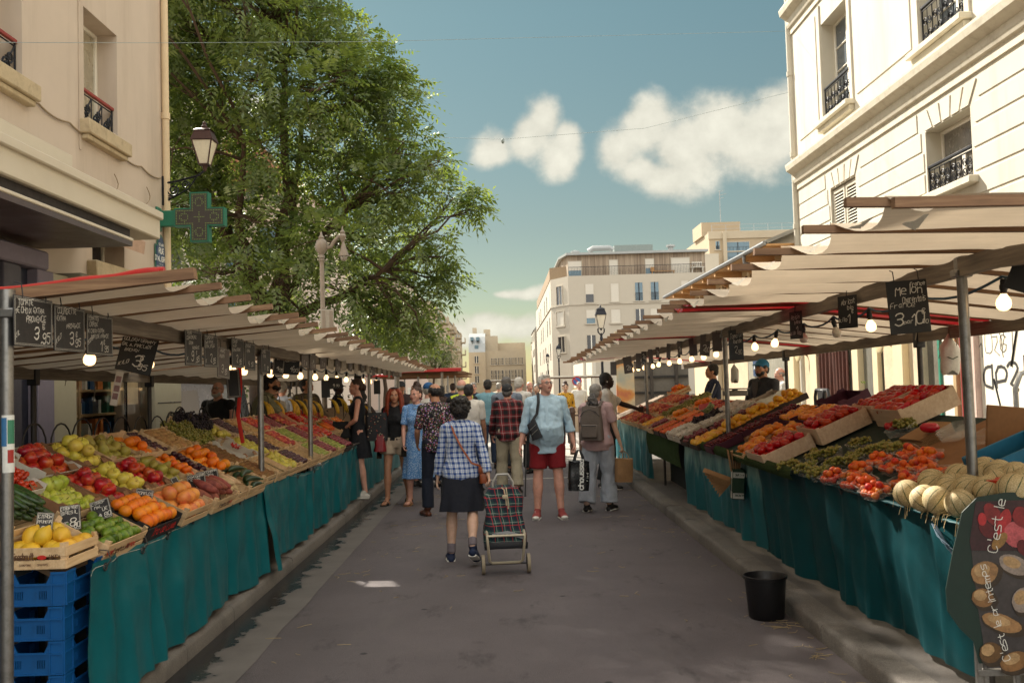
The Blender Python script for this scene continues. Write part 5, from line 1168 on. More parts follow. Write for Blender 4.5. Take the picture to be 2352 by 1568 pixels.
# ---- trees
def leaf_mat(name,c1,c2,tr):
 m=bpy.data.materials.new(name);m.use_nodes=True;t=NT(m);t.n.remove(t.n['Principled BSDF'])
 P=t.n.new('ShaderNodeNewGeometry').outputs['Position']
 at_=t.n.new('ShaderNodeAttribute');at_.attribute_name='tone'
 f=t.math('ADD',t.math('MULTIPLY',t.noise(.9,3,.5,P),.55),t.math('MULTIPLY',at_.outputs['Fac'],.5))
 c=t.ramp(f,[(.28,c1),(.75,c2)])
 d=t.node('ShaderNodeBsdfDiffuse',ins={'Color':c});tl=t.node('ShaderNodeBsdfTranslucent',ins={'Color':t.mix(1.,c,tr,'MULTIPLY')})
 g=t.node('ShaderNodeBsdfGlossy',ins={'Color':(.8,.85,.8,1),'Roughness':.42})
 mx=t.n.new('ShaderNodeMixShader');mx.inputs[0].default_value=.42;t.l.new(d.outputs[0],mx.inputs[1]);t.l.new(tl.outputs[0],mx.inputs[2])
 m2=t.n.new('ShaderNodeMixShader');m2.inputs[0].default_value=.07;t.l.new(mx.outputs[0],m2.inputs[1]);t.l.new(g.outputs[0],m2.inputs[2])
 t.l.new(m2.outputs[0],t.n['Material Output'].inputs[0]);return m
M_leaf=leaf_mat('tree_leaf',(.058,.10,.028),(.185,.235,.066),(1.9,1.85,.85))
M_bark=mat('bark','4a3a2c',.9,var=.35,vs=3,bump=.6,bs=18)
def leaf_cloud(centres,name,parent,rg,leaf=.15,spray=.5,nl=9,mtl=None):
 """centres: (point, outward direction). Each spray is a compound leaf: paired leaflets on a drooping axis"""
 n=len(centres);C=np.array([c[0] for c in centres]);D=np.array([c[1] for c in centres],float)
 D+=rg.normal(0,.45,D.shape);D[:,2]-=.15;D/=np.linalg.norm(D,axis=1)[:,None]
 U=np.tile(np.array([0,0,1.]),(n,1))+rg.normal(0,.25,(n,3));S=np.cross(D,U);S/=np.linalg.norm(S,axis=1)[:,None];N=np.cross(S,D)
 L=spray*rg.uniform(.6,1.25,n);vs=[];tone=[]
 tn=rg.uniform(0,1,n)
 for k in range(nl):
  f=(k//2+.6)/(nl/2+.4);sd=(1 if k%2 else -1)*(0 if k==nl-1 else 1)
  base=C+D*(L*f)[:,None]-np.array([0,0,1])*(L*f*f*.38)[:,None]
  a=D*(.35 if sd else 1.)+S*sd*.95-np.array([0,0,.25]);a/=np.linalg.norm(a,axis=1)[:,None]
  ll=leaf*rg.uniform(.75,1.25,n)*(1-.35*abs(f-.45));w=np.cross(a,N);w/=np.linalg.norm(w,axis=1)[:,None]
  w=w*(ll*.2)[:,None];tip=base+a*ll[:,None]-np.array([0,0,1])*(ll*.18)[:,None];mid=base+a*(ll*.45)[:,None]
  vs.append(np.stack([base,mid-w,tip,mid+w],1));tone.append(tn*.7+.3*rg.uniform(0,1,n))
 V=np.concatenate(vs,0).reshape(-1,3);T=np.repeat(np.concatenate(tone),4)
 me=bpy.data.meshes.new(name);nq=len(V)//4
 me.vertices.add(len(V));me.vertices.foreach_set('co',V.astype(np.float32).ravel());me.loops.add(len(V));me.loops.foreach_set('vertex_index',np.arange(len(V),dtype=np.int32))
 me.polygons.add(nq);me.polygons.foreach_set('loop_start',np.arange(nq,dtype=np.int32)*4);me.polygons.foreach_set('loop_total',np.full(nq,4,np.int32))
 me.update();me.validate();at=me.attributes.new('tone','FLOAT','POINT');at.data.foreach_set('value',T.astype(np.float32))
 me.materials.append(mtl or M_leaf);return link(name,me,parent)
def branch(mb,a,b,r0,r1,sag=.0,n=7,rd=random,seg=7,wig=.06):
 a=Vector(a);b=Vector(b);L=(b-a).length;P=[]
 off=Vector((rd.uniform(-1,1),rd.uniform(-1,1),rd.uniform(-.2,.9)))*L*.12
 for k in range(n+1):
  f=k/n;p=a.lerp(b,f)+off*math.sin(f*PI)+Vector((rd.gauss(0,wig),rd.gauss(0,wig),rd.gauss(0,wig)))*(L*.12 if 0<k<n else 0);P.append(p)
 mb.tube(P,[r0+(r1-r0)*(k/n)**.8 for k in range(n+1)],seg);return P
YT=22.;rg=np.random.default_rng(21);rd=random.Random(21)
TREE=thing('street_tree','big leafy tree with feathery compound leaves behind the pharmacy corner','tree',(0,0,0))
CL=[(430,60,110),(560,20,120),(690,30,105),(770,95,85),(845,150,82),(890,235,80),(440,200,110),(580,180,120),(720,210,110),(825,300,100),(915,335,72),(480,350,110),(620,340,120),(760,400,105),(880,430,95),(965,420,62),(1040,455,50),(1092,474,22),(470,500,110),(600,520,110),(740,545,100),(870,560,95),(960,545,70),(1015,590,48),(1030,650,36),(500,640,80),(640,640,80),(780,660,75),(890,680,80),(975,690,60),(930,760,52),(975,775,25),(860,735,50),(560,-130,130),(690,-90,110),(450,-120,120),(610,-260,110),(500,-330,100),(360,-60,120),(340,160,120),(350,340,120),(350,520,100),(1010,370,26),(905,180,40),(700,740,50),(560,735,50),(480,-250,110),(380,-220,110),(300,-60,120),(300,120,120),(290,-230,120),(230,-120,120),(240,60,120),(220,-320,120),(380,-380,110),(150,-230,120),(170,-60,110)]  # clumps at far left and above the frame are unseen, added to shade the road
trunk=at(622,1000,YT);tb=Vector((trunk.x,YT,0))
mb=MB();rd2=random.Random(4)
fork=Vector((trunk.x+.1,YT,3.2));P=branch(mb,tb,fork,.30,.23,n=6,rd=rd2,seg=12,wig=.02)
leaders=[]
for px,py,dy in((560,330,-1),(700,250,.8),(480,420,.5),(800,480,-.6),(640,60,.3),(880,620,-.8),(500,150,1)):
 e=at(px,py,YT+dy);leaders.append((branch(mb,fork,e,.15,.05,n=9,rd=rd2,seg=8,wig=.1)))
cent=[]
for (px,py,r) in CL:
 for rep in range(3 if r>75 else 2):
  dy=rd.uniform(-3.,3.2) if r>75 else rd.uniform(-1.6,1.6)
  if rep==0:dy=rd.uniform(-1.,1.)
  if py<-200:dy=rd.choice([-6,-4.5,-3,-1.5,0])  # unseen high clumps pulled forward to block sun from the road
  c=at(px+rd.uniform(-12,12)*(r>60),py+rd.uniform(-12,12)*(r>60),YT+dy);R_=r/F*(YT+dy)
  best=min((p for L in leaders for p in L[2:]),key=lambda p:(p-c).length+.0)
  Pb=branch(mb,best,c,.045,.012,n=6,rd=rd,seg=5,wig=.12)
  for _ in range(5):
   d=Vector((rd.gauss(0,1),rd.gauss(0,1),rd.gauss(0,.7))).normalized();branch(mb,Pb[rd.choice([3,4,5,6])],c+d*R_*.95,.014,.004,n=4,rd=rd,seg=4,wig=.15)
  n=int(116*min(1.3,max(.22,(R_/1.1)**2)))
  for _ in range(n):
   d=Vector((rd.gauss(0,1),rd.gauss(0,1),rd.gauss(0,1))).normalized();rr=R_*(rd.random()**.45)
   p=c+Vector((d.x,d.y,d.z*.8))*rr
   q=p-Vector((-1.1,8.1,0))
   if (q-sd*q.dot(sd)).length<.85: continue  # leaves left out along one sun ray so a lit patch reaches the road
   cent.append((tuple(p),tuple(d+Vector((0,0,.1)))))
mb.build('trunk',M_bark,TREE);leaf_cloud(cent,'crown',TREE,rg,.165,.48,9)
def small_tree(label,x,y,h,r,seed,mt=M_leaf,n=900,leaf=.2,trunk_r=.12,z0=.45):
 T=thing('background_tree',label,'tree',(x,y,0),group='trees beyond the square');rd=random.Random(seed);mb=MB();branch(mb,(0,0,0),(0,0,h*z0),trunk_r,trunk_r*.7,n=5,rd=rd);ce=[]
 for k in range(9):
  a=k*2.4;c=Vector((math.cos(a)*r*.55*rd.random()**.3,math.sin(a)*r*.55,h*(z0+.1+.42*rd.random())));branch(mb,(0,0,h*z0*.9),c,trunk_r*.45,.02,n=5,rd=rd,seg=5)
  for _ in range(n//9):
   d=Vector((rd.gauss(0,1),rd.gauss(0,1),rd.gauss(0,1))).normalized();ce.append((tuple(c+d*r*.5*rd.random()**.4),tuple(d)))
 mb.build('trunk',M_bark,T);leaf_cloud(ce,'crown',T,np.random.default_rng(seed),leaf,.5,7,mt)
M_leaf2=leaf_mat('lime_leaf',(.05,.085,.02),(.13,.17,.045),(1.6,1.5,.7))
small_tree('light green tree in sunlight beyond the left stalls',at(930,860,44).x-1,44,5.2,2.4,5,M_leaf2,n=1100)
small_tree('sunlit tree between the pharmacy corner and the van',at(452,860,34).x,34,4.6,2.3,6,M_leaf2,n=900)
small_tree('small tree behind the grey van roof',at(560,860,38).x-1,38,4.4,2.,7,M_leaf2,n=700)
small_tree('thin street tree far down the west pavement',at(1000,880,80).x,80,6.5,2.4,8,M_leaf2,n=600)
# ---- street lamps, wires, van
M_lgrey=mat('lamp_grey','8b8074',.5,metal=.2,var=.1)
LK=.62;pt=at(738,545,18.);pt.z/=LK;S=thing('lamp_post','tall fluted grey lamp post with curved arm and round globe lamp','lamp post',(pt.x,18,0));S.scale=(LK,)*3
hz=pt.z
a=MB();a.lathe([(.16,.1),(.16,.5),(.11,.6),(.085,1.),(.07,hz-.9),(.075,hz-.75),(.1,hz-.72),(.08,hz-.68),(.07,hz-.62),(0,hz-.6)],12);a.build('post',M_lgrey,S)
a=MB();a.lathe([(.0,-.62),(.11,-.6),(.07,-.5),(.17,-.36),(.2,-.2),(.16,-.07),(.08,0),(.1,.04),(.04,.12),(.03,.2),(0,.24)],12,o=(0,0,hz-.05));a.build('finial',M_lgrey,S)
a=MB();a.tube([(.1,0,hz-.35),(.3,0,hz-.3),(.38,0,hz-.15),(.55,0,hz+.02),(.65,0,hz-.02)],.06,8);a.lathe([(.03,-.2),(.09,-.1),(.12,0),(.07,.08),(.09,.12),(.03,.2),(.02,.28),(0,.32)],10,o=(.66,0,hz+.02));a.lathe([(.03,.1),(.06,.0),(.1,-.15),(.17,-.33),(.17,-.36),(0,-.36)],10,o=(.68,0,hz-.25));a.build('lamp_arm',M_lgrey,S)
a=MB();a.ell((.68,0,hz-.64),(.12,.12,.13),10,8);a.build('globe',mat('lamp_globe','8f8a80',.15,spec=.9),S)
p=at(752,735,17.9);p.x=pt.x+(p.x-pt.x)/LK;p.z/=LK;a=MB();a.bbox(p.x-pt.x-.2,p.x-pt.x+.2,-.2,-.17,p.z-.33,p.z+.33,.02);r_=a.build('traffic_sign_back',mat('sign_grey','9d978c',.45,metal=.3,var=.15),S);a=MB();a.bbox(p.x-pt.x-.15,p.x-pt.x-.05,-.215,-.2,p.z-.3,p.z+.3,.01);a.bbox(p.x-pt.x+.07,p.x-pt.x+.18,-.21,-.2,p.z-.28,p.z+.28,.005);a.build('sign_rail',M_lgrey,r_)
def street_lantern(px,ytop,ybot,Y,label,sc=1.):
 pt=at(px,(ytop+ybot)/2,Y);h=(at(px,ytop,Y).z-at(px,ybot,Y).z)
 S=thing('street_lantern',label,'lamp post',(pt.x,Y,pt.z),group='lanterns along the right pavement')
 lantern_head(S,h*.17,h*.58,M_iron,'cfc8b8')
 a=MB();z0=-h*.31-pt.z;a.lathe([(.16,-pt.z),(.15,-pt.z+.6),(.08,-pt.z+.75),(.06,-pt.z+1.2),(.045,-h*.8),(.07,-h*.78),(.03,-h*.5),(0,-h*.48)],10)
 for sx,sy in((1,1),(-1,1),(-1,-1),(1,-1)):a.tube([(0,0,-h*.62),(sx*h*.13,sy*h*.13,-h*.45),(sx*h*.14,sy*h*.14,-h*.3)],.02,4)
 a.build('post',M_iron,S)
street_lantern(1380,712,765,37.,'black lantern on a post rising over the right canopy')
street_lantern(1283,796,822,62.,'smaller lantern in front of the white corner block')
street_lantern(1258,815,834,80.,'smallest far lantern beside the white corner block')
M_wire=mat('wire','8d9a9c',.6)
def wire(label,pts,Y,r=.006,cat='cable'):
 P=[at(px,py,y) for px,py,y in pts];b=MB();Q_=[]
 for k in range(len(P)-1):
  for f in np.linspace(0,1,8): Q_.append(P[k].lerp(P[k+1],float(f)))
 b.tube(Q_,r,4);return tag(b.build('overhead_wire',M_wire),label,cat)
wire('thin straight wire crossing the sky high up between both houses',[(0,98,8.9),(400,99,13),(860,96,15),(1300,85,17),(1810,72,19)],0,.0032)
wire('slack wire crossing the sky in front of the clouds',[(590,272,24),(860,312,24),(1155,320,22),(1480,295,20.5),(1812,212,19.2)],0,.0045)
w_=MB();p=at(1155,324,22);w_.ell(p,(.04,.04,.07),8,6);tag(w_.build('wire_clamp',M_wire),'small clamp hanging on the slack wire before the clouds','clamp')
V=thing('parked_van','grey van parked behind the left stall beside the tree','van',(-8.15,20.2,0));V.scale=(-1,1,1)
def vanpart(nm,fn,m): a=MB();fn(a);return a.build(nm,m,V)
M_vb=mat('van_paint','5e6672',.3,metal=.5,var=.06,coat=.6)
prof=[(-2.4,.45),(-2.45,1.0),(-2.3,1.82),(-2.0,1.93),(1.2,1.95),(1.9,1.3),(2.55,1.05),(2.65,.5),(2.5,.35),(-2.3,.35)]
vanpart('body',lambda a:a.prism(prof,(0,-.9,0),(1,0,0),(0,0,1),(0,1.8,0)),M_vb)
vanpart('window',lambda a:a.prism([(-1.9,1.25),(-1.85,1.72),(1.05,1.75),(1.6,1.28)],(0,-.906,0),(1,0,0),(0,0,1),(0,.02,0)),mat('van_glass','4b545c',.1,spec=.9))
vanpart('trim',lambda a:a.bbox(-2.4,2.5,-.93,-.9,.86,.91,.01),mat('chrome','c9ccd0',.2,metal=.9))
vanpart('roof_rail',lambda a:a.bbox(-2.,1.1,-.86,-.8,1.95,2.0,.01),mat('chrome','c9ccd0',.2,metal=.9))
for x in(-1.5,1.6):
 def wh(a,x=x):a.tube([(x,-.95,.34),(x,-.72,.34)],.34,16)
 w=vanpart('wheel',wh,mat('tyre','1d1c1c',.8))
 a=MB();a.tube([(x,-.957,.34),(x,-.94,.34)],.2,12);a.build('rim',mat('chrome','c9ccd0',.2,metal=.9),w)
# ---- market canopies
M_steel=mat('galvanised_steel','8f8d8a',.38,metal=.85,var=.15,vs=12,dirt=('4e4a46',.6,.5),ds=20)
M_dsteel=mat('dark_steel','4a4644',.5,metal=.6,var=.2,vs=12)
def wood(name,a,b,c,axis=0):
 m,t,bs=newmat(name);co=t.co('Object');sc=[26,26,26];sc[axis]=1.6
 g=t.noise(1,6,.65,t.map(co,sc));w=t.noise(1,4,.6,t.map(co,[x*3.5 for x in sc]))
 cc=t.ramp(t.math('ADD',t.math('MULTIPLY',g,.65),t.math('MULTIPLY',w,.35)),[(.3,hexc(a)),(.52,hexc(b)),(.72,hexc(c))])
 oi=t.n.new('ShaderNodeObjectInfo').outputs['Random'];h=t.node('ShaderNodeHueSaturation',ins={'Color':cc});t.l.new(t.math('ADD',t.math('MULTIPLY',oi,.35),.82),h.inputs['Value'])
 t.l.new(h.outputs[0],bs.inputs['Base Color']);bs.inputs['Roughness'].default_value=.75
 n=t.node('ShaderNodeBump',ins={'Strength':.25,'Distance':.004,'Height':w});t.l.new(n.outputs[0],bs.inputs['Normal']);return m
M_batten=wood('batten_wood','5b4230','84644a','a98a68',0)
M_beam=wood('beam_wood','5a5048','827668','a59a8a',1)
def cloth(name,under,tr=.35,stain=True):
 m=bpy.data.materials.new(name);m.use_nodes=True;t=NT(m);b=t.n['Principled BSDF'];c=hexc(under);P=t.co('Object')
 n=t.noise(3,6,.6,P);n2=t.noise(1.,3,.6,t.map(P,(3,60,60)))
 col=t.ramp(t.math('ADD',t.math('MULTIPLY',n,.6),t.math('MULTIPLY',n2,.4)),[(.3,tuple(x*.8 for x in c)),(.7,tuple(min(1,x*1.12) for x in c))])
 t.l.new(col,b.inputs['Base Color']);b.inputs['Roughness'].default_value=.42;b.inputs['Specular IOR Level'].default_value=.6
 bp=t.node('ShaderNodeBump',ins={'Strength':.35,'Distance':.01,'Height':t.noise(1.,4,.6,t.map(P,(5,24,24)))});t.l.new(bp.outputs[0],b.inputs['Normal'])
 tl=t.node('ShaderNodeBsdfTranslucent',ins={'Color':col});mx=t.n.new('ShaderNodeMixShader');mx.inputs[0].default_value=tr
 t.l.new(b.outputs[0],mx.inputs[1]);t.l.new(tl.outputs[0],mx.inputs[2]);t.l.new(mx.outputs[0],t.n['Material Output'].inputs[0]);return m
M_cloth=cloth('canopy_cloth','c0af98',.27);M_clothr=cloth('canopy_red','8f1a1e',.3);M_flap=mat('flap_white','bdb6a8',.5)
M_redtarp=mat('red_tarpaulin','b32422',.35,var=.12,vs=3,bump=.1,bs=20)
M_fixt=mat('black_rubber','1d1c1e',.5,var=.1)
CLAMP=None
def canopy(name,label,s,Xp,Xb,Xt,zp,zb,ztip,raft,poles,bpoles,reds=(),tilt=0.):
 """s=-1 left, +1 right. zp,zb,ztip are functions of y: post-top, back and street-edge heights"""
 T=thing(name,label,'market canopy',(0,0,0))
 def zc(x,y):
  ax=abs(x);a,b,c=abs(Xt),abs(Xp),abs(Xb)
  return ztip(y)+(zp(y)-ztip(y))*(ax-a)/(b-a) if ax<b else zp(y)+(zb(y)-zp(y))*(ax-b)/(c-b)
 y0,y1=raft[0],raft[-1]
 for x,zf,w,h in((Xp,lambda y:zp(y)-.07,.055,.09),(Xb,lambda y:zb(y)-.06,.05,.10)):
  mb=MB();N=10
  rings=[]
  for k in range(N+1):
   y=y0-.25+(y1+.2-y0+.25)*k/N;z=zf(y);rings.append([(x-w/2,y,z-h/2),(x+w/2,y,z-h/2),(x+w/2,y,z+h/2),(x-w/2,y,z+h/2)])
  mb.loft(rings);mb.build('beam',M_beam,T,smooth=False)
 for i,y in enumerate(raft):
  mb=MB();rd=random.Random(int(y*1000));j=rd.uniform(-.03,.05)
  P=[(Xt-s*j,y,zc(Xt,y)),(Xp,y,zc(Xp,y)),(Xb+s*.06,y,zc(Xb,y))]
  for a,b in zip(P,P[1:]): mb.bar(a,b,.032,.034)
  mb.build('rafter',M_batten,T,smooth=False)
 for (ya,yb) in zip(raft,raft[1:]):
  red=any(a<(ya+yb)/2<b for a,b in reds);mb=MB();L=yb-ya;xe=Xt+s*(.10+.05*((ya*7)%1))
  gap=s<0 and ya==9.95  # panel left mostly open, shaped to let a sunlit patch fall on the road
  def fn(u,v):
   if gap:v*=.27
   x=xe+(Xb+s*.02-xe)*v;y=ya+L*u;sag=4*u*(1-u)*L*.09*(1+.5*(1-v)**3)
   if v<.001: x=xe-s*(.0)+s*4*u*(1-u)*L*.10
   return (x,y,zc(x,y)+.026-sag+.006*fbm(x*3,y*4))
  mb.grid(fn,8,14);mb.build('canopy_cloth',M_clothr if red else M_cloth,T,ang=180)
  mb=MB();rd=random.Random(int(ya*777));d=rd.uniform(.02,.045)*min(1,L/.5)
  def hem(u,v):
   x=xe-s*.035*(1-v)+s*.03;y=ya+L*(.5+(u-.5)*(.8-.5*v*v));sg=4*u*(1-u)*L*.16
   return (xe-s*(.05*math.sin(v*2.4)),y,zc(xe,ya)+.03-sg*.8-d*v)
  hem=lambda u,v: (xe+s*.012,ya+L*(.5+(u-.5)*(.5-.42*v)),zc(xe,ya)+.026-4*.25*L*.10-d*v*.9+.004*math.sin(u*9))
  if rd.random()<.75: mb.grid(hem,6,3);mb.build('cloth_hem',M_redtarp if red else M_flap,T,ang=180)
 for y in poles:
  p=T;mb=MB();zt=zp(y)-.02;dx=tilt
  mb.tube([(Xp+s*.01-dx*.0,y,.11),(Xp,y,zt)],.026,12);o=mb.build('pole',M_steel,T)
  mb=MB();mb.tube([(Xp,y,zt-.07),(Xp,y,zt+.02)],.034,12);mb.bbox(Xp-.045,Xp+.045,y-.035,y+.035,zt-.1,zt-.06,.006);mb.build('collar',M_steel,o)
 for y in bpoles:
  mb=MB();zt=zb(y)-.02;mb.tube([(Xb,y,.11),(Xb,y,zt)],.024,10);o=mb.build('pole',M_dsteel,T)
  mb=MB();mb.bbox(Xb-.04,Xb+.04,y-.04,y+.04,zt-.14,zt,.006);mb.build('collar',M_fixt,o)
 return T,zc
zpL=lambda y:2.13-.0095*(y-4);zbL=lambda y:1.97-.009*(y-4);ztL=lambda y:2.20-.0125*(y-4.2)
rL=[4.22,4.62,5.17,5.7,6.3,6.67,7.1,7.65,8.25,8.75,9.3,9.95,10.25,10.9,11.5,12.1,12.8,13.4,14.0,14.6,15.2,15.8,16.4,17.,17.6,18.2,18.8]
CL_,zcL=canopy('market_canopy','long tan canopy on wooden battens over the left stalls with rolled red tarp',-1,-2.1,-4.0,-1.4,zpL,zbL,ztL,rL,(3.98,8.1,10.15,14.6,18.6),(8.0,10.6,14.,17.5),[(7.12,7.3),(11.2,11.4)])
zpR=lambda y:2.27-.0105*(y-4)-(.18*max(0,3.4-y));zbR=lambda y:2.07-.006*(y-4);ztR=lambda y:2.30-.014*(y-3.4)-.22*max(0,3.4-y)
rR=[2.98,3.42,3.98,4.59,5.15,5.81,6.45,7.1,7.42,7.8,8.4,9.0,9.6,10.2,10.8,11.3,11.7,12.3,12.9,13.6,14.3,15.,15.7,16.4,17.1,17.7,18.2,18.8,19.4]
CR_,zcR=canopy('market_canopy','long canopy of tan and red striped cloth over the right fruit stalls',1,2.35,3.75,1.28,zpR,zbR,ztR,rR,(4.74,9.9,15.5),(3.6,8.4,12.4,16.8),[(7.0,7.75),(11.25,11.75),(17.,17.8)])
mb=MB();mb.bar((-1.36,4.16,zcL(-1.4,4.2)+.0),(-4.0,4.16,zcL(-4,4.2)+.0),.05,.05);mb.build('rafter',M_batten,CL_,smooth=False)
mb=MB();z=zcL(-1.5,4.2)+.05;P=[(-1.52-.05*k,4.17,zcL(-1.52-.05*k,4.2)+.028+.003*math.sin(k)) for k in range(50)]
mb.tube(P,[.02+.002*math.sin(k*1.3) for k in range(50)],10);mb.tube([(-1.5,4.17,z-.02),(-1.53,4.17,z-.02)],.016,10)
mb.build('rolled_tarpaulin',M_redtarp,CL_)
mb=MB()
def band(z0,z1,a0,a1,r): 
 n=8;return [[(-2.1+r*math.cos(a0+(a1-a0)*k/n),3.98+r*math.sin(a0+(a1-a0)*k/n),z) for k in range(n+1)] for z in(z0,z1)]
for (z0,z1,a0,a1,m,nm) in((1.36,1.6,-2.9,.2,'dcdcd6','sticker'),(1.47,1.59,-2.2,-1.2,'3a6f9c','sticker'),(1.48,1.58,-1.1,.1,'37785c','sticker'),(1.40,1.455,-1.1,-.1,'a02a24','sticker')):
 mb=MB();r=.0265+(.0006 if m!='dcdcd6' else .0002);mb.loft(band(z0,z1,a0,a1,r),caps=False,closed=False);mb.build(nm,mat('sticker_'+m,m,.5),CL_)
# ---- stall tables and skirts
M_teal=mat('teal_vinyl','005a62',.36,var=.16,vs=1.3,spec=.45,bump=.12,bs=7,dirt=('2b7f80',.3,.58),ds=3.5)
M_tealD=mat('dark_teal_tarpaulin','00464e',.55,var=.22,vs=1.1,spec=.3,bump=.2,bs=5,dirt=('3f7a7a',.2,.62),ds=5)
M_tealW=mat('worn_teal_tarpaulin','0d5d66',.5,var=.22,vs=1.5,bump=.2,bs=6)
def worn(name,base,pale):
 m,t,b=newmat(name);P=t.co('Object');v=t.noise(1.,7,.7,t.map(P,(7,7,1.4)));z=t.sep(P)[2]
 up=t.math('MULTIPLY',t.math('SUBTRACT',z,.25),.55)
 f=t.ramp(t.math('ADD',t.math('MULTIPLY',v,.7),up),[(.56,(0,0,0)),(.72,(.8,.8,.8))])
 n=t.noise(2,4,.6,P);bc=t.ramp(n,[(.3,tuple(x*.75 for x in hexc(base))),(.7,tuple(x*1.2 for x in hexc(base)))])
 t.l.new(t.mix(f,bc,hexc(pale)),b.inputs['Base Color']);b.inputs['Roughness'].default_value=.5;return m
M_tealW=worn('worn_teal_tarpaulin','0d5d66','8fb0a8')
M_board=mat('table_board','6f5a43',.8,var=.2,vs=4);M_turf=mat('artificial_turf','38521c',.95,var=.35,vs=30,bump=1.,bs=200)
M_eye=mat('eyelet','b9b7b0',.3,metal=.9)
def skirt(T,x,y0,y1,ztop,zbot,s,m,folds=7,amp=.035,seed=0,lean=0.,swag=None,ny=None,name='skirt',eyelets=0):
 """hanging vinyl: folds grow from the hem up; s is the street-facing side (+1: faces +x)"""
 rd=random.Random(seed);ph=[rd.uniform(0,6.3) for _ in range(6)];nu=ny or int((y1-y0)*38);mb=MB()
 ed=[y0+(y1-y0)*(k+rd.uniform(.3,.7))/folds for k in range(folds)];sh=[rd.uniform(.4,1.2) for _ in ed]
 def fn(u,v):
  y=y0+(y1-y0)*u;g=v**.7
  f=0
  for e,a in zip(ed,sh):
   d=(y-e+.05*(v-.5)*math.sin(e*9))/.05;f+=a*math.exp(-d*d)*(1 if int(e*97)%3 else -.7)
  lean2=.13*math.exp(-max(0,y-4.4)/.7) if s>0 and y<6.5 else 0
  d=lean2+amp*(.25+.75*g)*f+.024*g*math.sin(y*5.2+ph[0])+.017*math.sin(y*15+ph[1]+v*2)+.007*fbm(y*3,v*3,seed,3)+lean*v
  d+=.012*math.sin((y*6+v*5.5)+ph[2])*math.exp(-((v-.35)/.3)**2)
  zt=ztop(y) if callable(ztop) else ztop;zb=zbot(y) if callable(zbot) else zbot
  if swag: zt-=swag(y)
  y2=y+.012*math.sin(v*4+y*7)*v
  return (x+s*(d+.004),y2,zt+(zb-zt)*v+.006*math.sin(y*9+ph[3])*v)
 mb.grid(fn,nu,22);o=mb.build(name,m,T,ang=180)
 if eyelets:
  for k in range(eyelets):
   u=(k+.5)/eyelets;p=Vector(fn(u,.05));e=MB();n=10
   e.tube([p+Vector((s*.006,.018*math.cos(a*2*PI/n),.018*math.sin(a*2*PI/n))) for a in range(n+1)],.004,5,caps=False);e.tube([p+Vector((s*.008,0,0)),p+Vector((s*.028,.01,.03)),p+Vector((s*.01,.02,.075)),p+Vector((-s*.03,.02,.08))],.0035,5);e.build('eyelet_hook',M_dsteel,o)
  e=MB();e.tube([Vector(fn(k/40,.035))+Vector((s*.003,0,0)) for k in range(41)],.0016,4);e.build('hem_stitch',M_flap,o)
 return o
def table(name,label,x0,x1,y0,y1,z,slope,bm=None):
 T=thing(name,label,'market stall',(0,0,0));sg=1 if x1>x0 else -1
 mb=MB();zb=z+slope*abs(x1-x0)
 mb.add([(x0,y0,z-.03),(x0,y1,z-.03),(x1,y1,zb-.03),(x1,y0,zb-.03),(x0,y0,z-.002),(x0,y1,z-.002),(x1,y1,zb-.002),(x1,y0,zb-.002)],[(0,1,2,3),(7,6,5,4),(0,4,5,1),(1,5,6,2),(2,6,7,3),(3,7,4,0)])
 mb.build('table_board',bm or M_board,T,smooth=False)
 n=max(2,int((y1-y0)/1.6)+1)
 for k in range(n):
  y=y0+.12+(y1-y0-.24)*k/(n-1)
  for xx,zz in((x0+sg*.08,z-.03),(x1-sg*.08,zb-.03)):
   mb=MB();mb.tube([(xx,y,.118),(xx,y,zz)],.018,8);mb.build('leg',M_dsteel,T)
 return T
XLF,ZLF,SLL=-2.09,.87,.53
LT1=table('market_stall','near left fruit stall with long teal vinyl skirt hooked on eyelets',XLF,-2.98,4.35,8.15,ZLF,SLL)
skirt(LT1,-2.075,4.36,8.06,lambda y:.862+.012*math.sin(y*3.1),lambda y:.16+.02*math.sin(y*4),1,M_teal,16,.04,2,.03,eyelets=7)
skirt(LT1,-2.06,7.98,8.3,.87,.15,1,M_teal,2,.03,5,.06)
mb=MB();mb.grid(lambda u,v:(-2.08-.34*u,4.66-.02*math.sin(v*6)*u,.84-.7*v),8,8);mb.build('skirt_end',mat('dark_lining','171a1a',.8),LT1,ang=180)  # dark sheet standing in for the shade under the near table end
LT2=table('market_stall','far left fruit stall with swagged teal vinyl skirt along the pavement',XLF,-2.98,8.3,18.9,ZLF+.01,SLL)
skirt(LT2,-2.07,8.32,8.9,.88,.2,1,M_teal,3,.03,7,.02)
skirt(LT2,-2.07,8.93,13.2,lambda y:.885,lambda y:.17,1,M_teal,11,.028,9,.0,swag=lambda y:.07*max(0,math.sin((y-8.93)/2.1*PI))if y<11.03 else 0,eyelets=5)
skirt(LT2,-2.07,13.2,18.8,.885,.16,1,M_tealW,14,.025,12,.0)
mb=MB();mb.tube([(-2.055,8.2,.905),(-2.055,18.8,.905)],.012,8);mb.build('table_rail',M_steel,LT2)
XRF,ZRF,SLR=2.24,.945,.42
RT1=table('market_stall','near right fruit stall with dark teal tarpaulin and strip of fake turf',XRF,3.2,4.47,11.7,ZRF,SLR,mat('green_table_cover','0f2e26',.8,var=.2))
skirt(RT1,2.215,4.62,8.3,lambda y:.945+.01*math.sin(y*4),lambda y:.17-.012*(y-4.6),-1,M_tealD,10,.04,21,-.05,eyelets=6)
skirt(RT1,2.2,8.22,11.55,.93,.16,-1,M_tealW,9,.028,23,-.03,eyelets=3)
